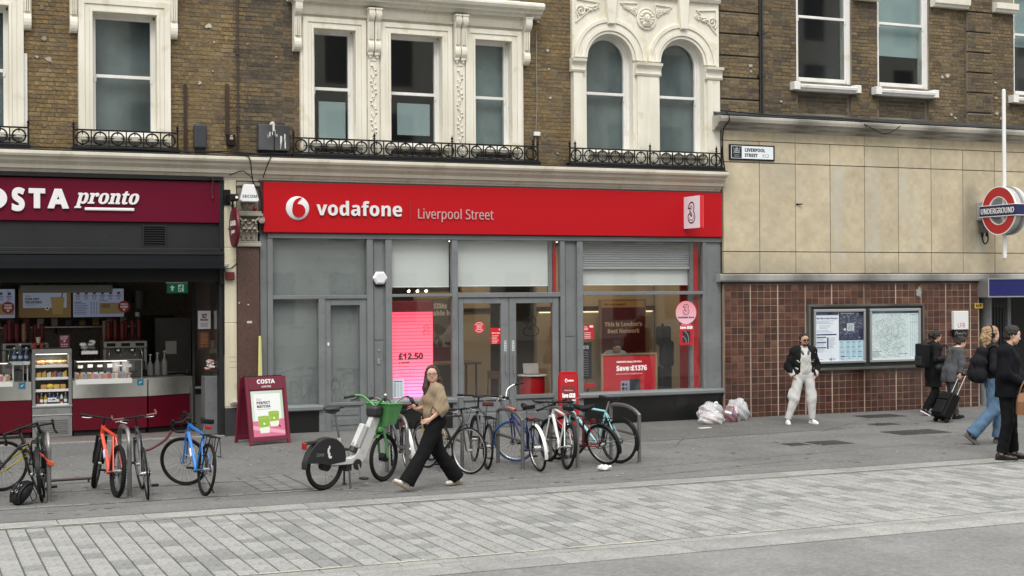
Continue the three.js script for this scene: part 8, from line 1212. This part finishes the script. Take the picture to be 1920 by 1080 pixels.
    const so = new THREE.Shape(); so.moveTo(-.036, -.07); so.quadraticCurveTo(0, -.09, .036, -.07); so.quadraticCurveTo(.04, .0, .048, .1); so.quadraticCurveTo(.046, .2, 0, .2); so.quadraticCurveTo(-.048, .19, -.048, .1); so.quadraticCurveTo(-.04, 0, -.036, -.07); const sg = xf(new THREE.ExtrudeGeometry(so, { depth: sh.sole ?? .022, bevelEnabled: true, bevelThickness: .003, bevelSize: .003, bevelSegments: 1 }).rotateX(Math.PI / 2).scale(1, 1, 1).translate(0, hgt + (sh.sole ?? .022), 0), M4);
    const so2 = part('shoe', t); soft('upper', up1, sh.m, so2); mesh('sole', sg, sh.soleM, so2); if (sh.stripe) mesh('stripe', [-1, 1].flatMap(e => [0, 1, 2].map(i => xf(rb(-.004, .004, -.02, .02, -.005, .005, .002, 1).rotateX(-.5).translate(e * .033, hgt + .045, .035 + i * .02), M4))), sh.stripe, so2); if (sh.lace) mesh('laces', [0, 1, 2].map(i => xf(rb(-.02, .02, -.003, .003, -.004, .004, .002, 1).translate(0, hgt + .075 - i * .012, .06 + i * .02), M4)), sh.lace, so2); }
  return t;
}
// standing skeleton for a 1.75 m figure
function stance(d = {}) { return { hipL: [.09, .92, 0], hipR: [-.09, .92, 0], kneeL: [.1, .5, .02], kneeR: [-.1, .5, .02], ankL: [.11, .085, -.02], ankR: [-.11, .085, -.02], shL: [.18, 1.42, 0], shR: [-.18, 1.42, 0], elL: [.23, 1.14, -.02], elR: [-.23, 1.14, -.02], wrL: [.22, .9, .05], wrR: [-.22, .9, .05], neck: [0, 1.49, 0], head: [0, 1.53, .015], ...d }; }
const cap = () => [[[0, .15, -.034], [0, .165, -.005], .086, .08], [[-.058, .13, -.03], [-.05, .172, .012], .037, .032], [[.058, .13, -.03], [.05, .172, .012], .037, .032], [[0, .1, -.065], [0, .16, -.05], .052, .06], [[-.04, .075, -.058], [.04, .075, -.058], .032, .032], [[-.03, .198, .042], [.035, .2, .04], .02, .022], [[-.072, .12, .0], [-.07, .15, .02], .014, .018], [[.072, .12, .0], [.07, .15, .02], .014, .018]];
const hairDark = mat([.012, .008, .006], .75), blk = cloth([.012, .012, .013]), blkJ = cloth([.018, .018, .019]), whiteC = cloth([.7, .69, .67]);
const whiteSole = mat([.7, .7, .69], .6);

// walking woman in tan jumper and wide black trousers, heading left, looking back at the camera
person({ label: 'woman in a tan jumper and flared black trousers walking past the bicycles', at: [6.55, 7.18], turn: -1.43, k: .945, fem: true, skin: 'c', B: 1,
  J: stance({ hipL: [.1, .93, 0], hipR: [-.1, .93, -.0], kneeL: [.1, .52, .23], kneeR: [-.09, .52, -.1], ankL: [.1, .12, .5], ankR: [-.1, .1, -.42], shL: [.165, 1.4, .02], shR: [-.165, 1.41, -.03], elL: [.27, 1.16, -.02], elR: [-.24, 1.15, .0], wrL: [.2, 1.0, .17], wrR: [-.13, 1.12, .2], neck: [0, 1.47, .0], head: [0, 1.515, .02] }),
  look: [1.02, -.02, .05], hand: { L: { dir: [-.1, -.25, 1], n: [-1, -.2, -.1], curl: .45, k: .92 }, R: { dir: [.4, .3, 1], n: [.5, 1, 0], curl: .7, k: .92 } }, foot: { L: { yaw: 0, pitch: -.55 }, R: { yaw: .05, pitch: .06 } }, build: 1.06,
  hairM: mat([.032, .014, .009], .65), glasses: { frame: M.black },
  hair: [...cap(), [[-.075, .13, -.02], [-.085, .02, .0], .035, .035], [[-.085, .02, 0], [-.1, -.09, .02], .042, .05], [[-.1, -.09, .02], [-.095, -.2, .04], .05, .022], [[-.11, -.05, -.02], [-.12, -.17, .0], .035, .02], [[.075, .13, -.02], [.085, .02, -.02], .035, .035], [[.085, .02, -.02], [.105, -.1, -.03], .046, .052], [[.105, -.1, -.03], [.13, -.22, -.05], .052, .022], [[.06, -.05, -.07], [.1, -.24, -.09], .045, .02], [[0, .1, -.08], [.02, -.05, -.09], .06, .055], [[.02, -.05, -.09], [.05, -.2, -.08], .055, .03], [[.05, .19, .03], [.075, .12, .045], .025, .02], [[-.05, .19, .03], [-.078, .12, .04], .022, .02]],
  trousers: { m: blk, thigh: .118, knee: .092, hem: .118, len: 1.0, fold: .006, fr: 26 },
  tops: [{ name: 'jumper', m: cloth([.37, .285, .19]), g: .02, hem: .06, hemN: [0, -.94, -.34], short: .45, cuffR: .085, fold: .008, fr: 34, collar: -.02, belly: .05, extra: [[[.05, 1.27, .09], [-.05, 1.27, .09], .062, .062, .05], [[.2, 1.34, .0], [.25, 1.14, .02], .06, .085]] }],
  shoes: { m: mat([.6, .6, .58], .5), soleM: mat([.3, .22, .14], .7), stripe: M.black, lace: M.whitePl } });
// dark phone in her raised hand
// young man in white with black jacket standing at the tiles
person({ label: 'man in white with an open black jacket and sunglasses standing by the tiled wall', at: [16.24, 1.75], turn: -.25, k: 1.0, skin: 'b',
  J: stance({ hipL: [.1, .92, 0], hipR: [-.09, .93, 0], kneeL: [.14, .49, .06], kneeR: [-.2, .5, .04], ankL: [.15, .085, .05], ankR: [-.34, .085, .02], elL: [.3, 1.13, -.06], elR: [-.3, 1.13, -.06], wrL: [.2, .92, .07], wrR: [-.21, .93, .06], shL: [.195, 1.43, 0], shR: [-.195, 1.43, 0], head: [0.01, 1.54, .02] }),
  look: [.12, .03, .04], hairM: hairDark, beard: true, glasses: { frame: M.black, lens: mat([.03, .012, .01], .1) }, hair: cap(), foot: { L: { yaw: .25, pitch: 0 }, R: { yaw: -.2, pitch: 0 } }, build: 1.04,
  hand: { L: { dir: [-.5, -1, .1], n: [-1, 0, 0], curl: .3 }, R: { dir: [.5, -1, .1], n: [1, 0, 0], curl: .3 } },
  trousers: { m: cloth([.74, .735, .72]), thigh: .105, knee: .09, hem: .058, len: .97, fold: .006, fr: 23, extra: [[[-.24, .64, .0], [-.27, .54, .0], .065, .06], [[.2, .62, 0], [.22, .53, 0], .06, .055]] },
  tops: [{ name: 'sweatshirt', m: whiteC, g: .022, hem: .0, fold: .006, fr: 30 }, { name: 'jacket', m: blkJ, g: .03, hem: .06, fold: .008, fr: 26, seed: 4, cuffR: .055, collar: false, extra: [(() => { const q = [[-.0, 1.5, .16], [.02, .74, .2], .1, .16]; q.cut = true; return q; })(), (() => { const q = [[0, 1.52, .05], [0, 1.6, .05], .075, .075]; q.cut = true; return q; })()] }, ],
  shoes: { m: whiteSole, soleM: whiteSole, stripe: M.black, lace: M.whitePl } });
{ const t = scene.children[scene.children.length - 1]; soft('hood', blob([[[-.1, 1.47, .06], [-.07, 1.5, -.05], .035, .04], [[.1, 1.47, .06], [.07, 1.5, -.05], .035, .04], [[-.06, 1.5, -.07], [.06, 1.5, -.07], .045, .045], [[-.09, 1.45, .07], [-.05, 1.38, .13], .03, .02], [[.09, 1.45, .07], [.05, 1.38, .13], .03, .02]], .008, .03), cloth([.12, .12, .125]), t);
  const m = print('chest_lettering', canvasTex(256, 64, (g, w, h) => { g.fillStyle = '#cfcdca'; g.fillRect(0, 0, w, h); g.fillStyle = '#2a2624'; g.font = 'bold 46px serif'; ['V', 'A', 'T', 'I'].forEach((c, i) => g.fillText(c, 14 + i * 62, 50)); }), -.075, .075, 1.25, 1.285, .168, t); m.rotation.x = -.05;
  mesh('jacket_pocket_tab', [rb(-.155, -.1, 1.21, 1.23, .135, .145, .004, 1), rb(.105, .16, 1.22, 1.24, .13, .14, .004, 1)], mat([.3, .28, .1], .6), t); }
// woman in dark coat with a square backpack, walking right beside the suited man
person({ label: 'woman in a long dark coat and glasses walking beside the grey suited man', at: [19.75, 1.35], turn: 1.45, k: 1.0, fem: true, skin: 'b',
  J: stance({ kneeL: [.09, .5, .12], ankL: [.09, .1, .08], kneeR: [-.09, .51, -.02], ankR: [-.09, .12, -.26], elL: [.21, 1.15, -.08], elR: [-.22, 1.15, -.06], wrL: [.17, .93, .06], wrR: [-.18, .94, .06], shL: [.17, 1.42, 0], shR: [-.17, 1.42, 0], head: [0, 1.53, .05] }),
  look: [.0, .28, 0], hairM: mat([.01, .007, .006], .7), glasses: { frame: M.black }, hair: [...cap(), [[0, .14, -.1], [0, .1, -.14], .06, .055], [[0, .1, -.14], [.0, .03, -.15], .05, .03]], foot: { L: { yaw: 0, pitch: 0 }, R: { yaw: 0, pitch: .5 } },
  hand: { L: { dir: [-.2, -.1, 1], n: [-1, -.3, 0], curl: .5, k: .95 }, R: { dir: [.2, -.1, 1], n: [1, -.3, 0], curl: .5, k: .95 } },
  trousers: { m: blk, hem: .075, thigh: .095 }, tops: [{ name: 'coat', m: cloth([.02, .021, .021]), g: .026, hem: 0, skirt: .33, fold: .006, fr: 20, collar: .02, seed: 3, cuffR: .055 }], shoes: { m: M.black, soleM: M.whitePl } });
// suited man pulling a suitcase
person({ label: 'man in a grey suit bending forward and pulling a wheeled suitcase', at: [19.3, 2.4], turn: 1.5, k: .99, skin: 'c',
  J: stance({ hipL: [.09, .9, 0], hipR: [-.09, .9, 0], kneeL: [.1, .49, .14], ankL: [.1, .09, .2], kneeR: [-.1, .48, .02], ankR: [-.1, .12, -.3], shL: [.18, 1.38, .14], shR: [-.18, 1.38, .14], elL: [.24, 1.12, .12], elR: [-.26, 1.13, .1], wrL: [.2, .98, .3], wrR: [-.28, .95, .03], neck: [0, 1.45, .17], head: [0, 1.47, .22] }),
  look: [.0, .45, 0], hairM: mat([.018, .012, .009], .75), beard: true, hair: cap(), foot: { L: { yaw: 0, pitch: -.1 }, R: { yaw: 0, pitch: .55 } },
  hand: { L: { dir: [0, -.3, 1], n: [-1, 0, 0], curl: .6 }, R: { dir: [0, -1, .1], n: [1, 0, 0], curl: .9 } },
  trousers: { m: cloth([.09, .092, .098]), hem: .07, fold: .007 }, tops: [{ name: 'suit_jacket', m: cloth([.105, .108, .116]), g: .026, hem: -.02, skirt: .12, fold: .006, fr: 24, cuffR: .05, collar: -.01 }, ], shoes: { m: M.black, soleM: M.black } });
{ const t = scene.children[scene.children.length - 1]; soft('shirt_collar', blob([[[-.045, 1.44, .2], [.045, 1.44, .2], .04, .04], [[-.05, 1.45, .16], [.05, 1.45, .16], .045, .045]], .008, .02), M.whitePl, t); }
// blonde woman in jeans with headphones, seen from behind
person({ label: 'blonde woman in blue jeans with headphones walking towards the station entrance', at: [16.95, 6.2], turn: 1.15, k: 1.13, fem: true, skin: 'c',
  J: stance({ kneeL: [.09, .5, .16], ankL: [.09, .09, .14], kneeR: [-.09, .51, .0], ankR: [-.09, .15, -.33], elL: [.2, 1.16, .02], elR: [-.23, 1.15, -.02], wrL: [.12, 1.08, .2], wrR: [-.2, .95, .12], shL: [.165, 1.42, 0], shR: [-.165, 1.42, 0] }),
  look: [.2, .08, 0], hairM: mat([.27, .175, .09], .65), hair: [...cap(), [[0, .18, -.07], [0, .17, -.12], .05, .045], [[0, .17, -.12], [-.02, .04, -.15], .045, .05], [[-.02, .04, -.15], [-.05, -.09, -.13], .05, .02], [[.04, .1, -.08], [.05, -.06, -.1], .04, .025], [[-.05, .1, -.07], [-.07, -.04, -.09], .04, .025]], foot: { L: { yaw: 0, pitch: 0 }, R: { yaw: 0, pitch: .7 } },
  hand: { L: { dir: [0, .3, 1], n: [-1, 0, 0], curl: .6, k: .92 }, R: { dir: [0, -1, .4], n: [1, 0, 0], curl: .4, k: .92 } },
  trousers: { name: 'jeans', m: cloth([.13, .22, .34]), thigh: .105, knee: .09, hem: .1, len: 1.0, fold: .008, fr: 30 }, tops: [{ name: 'undershirt', m: mat([.42, .44, .36], .9), g: .006, hem: -.05, short: .1, fold: .003 }, { name: 'jacket', m: cloth([.02, .021, .026]), g: .026, hem: .06, fold: .008, fr: 24, collar: .03 }], shoes: { m: mat([.05, .05, .052], .6), soleM: mat([.1, .1, .1], .6), sole: .035, lace: M.whitePl } });
{ const t = scene.children[scene.children.length - 1]; const g = []; for (const s of [-1, 1]) g.push(cyl([s * .078, 1.635, .0], [s * .1, 1.635, .0], .042, .038, 18)); g.push(tube([[-.095, 1.64, 0], [-.075, 1.74, 0], [0, 1.775, 0], [.075, 1.74, 0], [.095, 1.64, 0]], .012, 30, 7)); mesh('headphones', g, M.black, t); }
// tall man in dark jacket holding a brown leather bag
person({ label: 'tall man in a black jacket looking down and holding a brown leather bag', at: [15.62, 8.05], turn: .62, k: 1.17, skin: 'c', build: 1.05,
  J: stance({ hipL: [.1, .93, 0], hipR: [-.09, .93, 0], kneeL: [.1, .5, .02], kneeR: [-.09, .5, .02], ankL: [.13, .085, .04], ankR: [-.09, .085, -.06], elL: [.27, 1.15, .04], elR: [-.26, 1.14, .02], wrL: [.07, .98, .24], wrR: [-.02, .98, .25], shL: [.19, 1.42, .02], shR: [-.19, 1.42, 0], head: [0.0, 1.53, .045] }),
  look: [.45, .22, -.05], hairM: mat([.013, .009, .007], .75), hair: cap(), foot: { L: { yaw: .35, pitch: 0 }, R: { yaw: .1, pitch: 0 } },
  hand: { L: { dir: [-.6, -.5, .3], n: [-.3, .1, -1], curl: .7 }, R: { dir: [.6, -.6, .3], n: [.3, .1, -1], curl: .75 } },
  trousers: { m: blk, hem: .075, thigh: .1, fold: .006 }, tops: [{ name: 'jacket', m: cloth([.009, .0095, .013]), g: .026, hem: -.03, skirt: .1, fold: .007, fr: 22, cuffR: .052, collar: .01 }], shoes: { m: mat([.02, .012, .01], .25), soleM: M.black, sole: .018 } });
// shop worker leaning over behind the framed poster
person({ label: 'shop worker in a pale blue shirt bending over inside the phone shop', at: [13.75, -1.55], turn: -.3, k: 1, skin: 'b', J: stance({ shL: [.18, 1.3, .22], shR: [-.18, 1.3, .22], elL: [.24, 1.05, .3], elR: [-.24, 1.05, .3], wrL: [.12, .98, .45], wrR: [-.12, .98, .45], neck: [0, 1.36, .27], head: [0, 1.37, .33] }), look: [0, .6, 0], hairM: hairDark, hair: cap(), hand: { L: { dir: [0, -.2, 1], n: [0, -1, 0], curl: .3 }, R: { dir: [0, -.2, 1], n: [0, -1, 0], curl: .3 } }, trousers: { m: blk }, tops: [{ name: 'shirt', m: cloth([.3, .36, .4]), g: .016, hem: .0 }], shoes: { m: M.black, soleM: M.black } });
// ---------- what they carry ----------
const bagSkin = cloth([.018, .017, .021]);
{
  let t = thing('backpack', 'square black backpack on the woman in the long coat', 'backpack', [19.53, 1.0, 1.38], 1.45 ); mesh('bag', rb(-.15, .15, 0, .5, -.17, .02, .035, 3), M.black, t); mesh('pocket', rb(-.12, .12, .05, .24, -.195, -.165, .02, 2), mat([.02, .02, .021], .7), t); mesh('handle', tube([[-.05, .49, -.05], [-.03, .55, -.05], [.03, .55, -.05], [.05, .49, -.05]], .011, 16, 6), M.black, t);
  t = thing('shoulder_bag', 'soft black bag hanging at the hip of the woman in the long coat', 'bag', [19.7, .92, 1.72], 1.45); soft('bag', blob([[[0, .08, -.12], [0, .08, .12], .09, .09], [[0, .26, -.1], [0, .28, .1], .07, .06]], .012, .06, folds(.006, 30, 1)), M.black, t); mesh('strap', tube([[0, .3, -.1], [-.05, .5, -.05], [-.1, .56, 0], [-.05, .5, .05], [0, .3, .1]], .014, 30, 6), M.black, t);
  t = thing('backpack', 'large soft plum black rucksack on the blonde woman', 'backpack', [16.78, 1.08, 6.27], 1.15); soft('bag', blob([[[-.08, .1, -.14], [.08, .1, -.14], .14, .14], [[-.06, .32, -.12], [.06, .32, -.12], .13, .13], [[-.08, .5, -.06], [.08, .5, -.06], .08, .08], [[0, .08, -.24], [0, .22, -.24], .07, .06]], .013, .07, folds(.01, 24, 3)), bagSkin, t); mesh('strap', [-1, 1].map(s => tube([[s * .1, .55, .0], [s * .13, .6, .1], [s * .13, .45, .2], [s * .14, .2, .1]], .018, 24, 6)), M.black, t);
  // wheeled suitcase, tilted behind the suited man
  t = thing('suitcase', 'black wheeled suitcase with a silver pull handle', 'suitcase', [18.79, .0, 2.7], 1.5); t.rotation.order = 'YXZ';
  const tl = g => flat(g).rotateX(.5).translate(0, .06, 0); mesh('shell', [tl(rb(-.2, .2, .02, .56, -.13, .1, .045, 3))], cloth([.013, .013, .014]), t); mesh('pocket', [tl(rb(-.15, .15, .08, .36, -.16, -.12, .025, 2)), tl(rb(-.15, .15, .39, .53, -.15, -.12, .02, 2))], M.black, t); mesh('side_piping', [tl(tube([[-.2, .06, -.1], [-.2, .52, -.1], [.2, .52, -.1], [.2, .06, -.1]], .007, 60, 5, true, .05))], M.blackGloss, t);
  mesh('pull_handle', [tl(cyl([-.1, .55, .06], [-.1, 1.02, .06], .011)), tl(cyl([.1, .55, .06], [.1, 1.02, .06], .011))], M.chrome, t); mesh('grip', tl(rb(-.115, .115, 1.0, 1.04, .045, .075, .012)), M.black, t); for (const s of [-1, 1]) mesh('wheel', cyl([s * .15, .045, .02], [s * .19, .045, .02], .045, .045, 16), M.blackRubber, t);
  // leather holdall
  t = thing('leather_bag', 'brown leather holdall held in front of the tall man', 'bag', [15.6, .74, 8.5], .55); const lm = mat([.2, .085, .03], .5, { map: T.dirt });
  { const s = shape([[-.27, 0], [.27, 0], [.25, .2], [.17, .32], [-.17, .32], [-.25, .2]]); mesh('body', [extr(s, -.11, .11, .03, 8)], lm, t); mesh('seam', [tube([[-.245, .04, .112], [-.23, .19, .112], [-.16, .3, .112]], .006, 20, 5), tube([[.245, .04, .112], [.23, .19, .112], [.16, .3, .112]], .006, 20, 5)], mat([.1, .04, .015], .6), t); for (const z of [-.07, .07]) mesh('handle', tube([[-.12, .26, z * 1.5], [-.1, .4, z], [-.04, .5, z * .5], [.04, .5, z * .5], [.1, .4, z], [.12, .26, z * 1.5]], .012, 40, 7), lm, t); mesh('buckle', [rb(-.2, -.17, .15, .19, .112, .122, .004, 1), rb(.17, .2, .15, .19, .112, .122, .004, 1)], mat([.5, .38, .15], .3, { metalness: .8 }), t); mesh('strap', tube([[-.25, .22, .02], [-.28, .05, .1], [-.2, -.02, .14], [-.1, .08, .13]], .011, 30, 6), lm, t); }
  t = thing('phone', 'dark phone in the raised hand of the walking woman', 'phone', [6.28, 1.17, 7.06], .3); mesh('body', rb(-.036, .036, -.07, .07, -.005, .005, .004, 2).rotateX(-.7), M.blackGloss, t);
}
renderer.render(scene, camera);
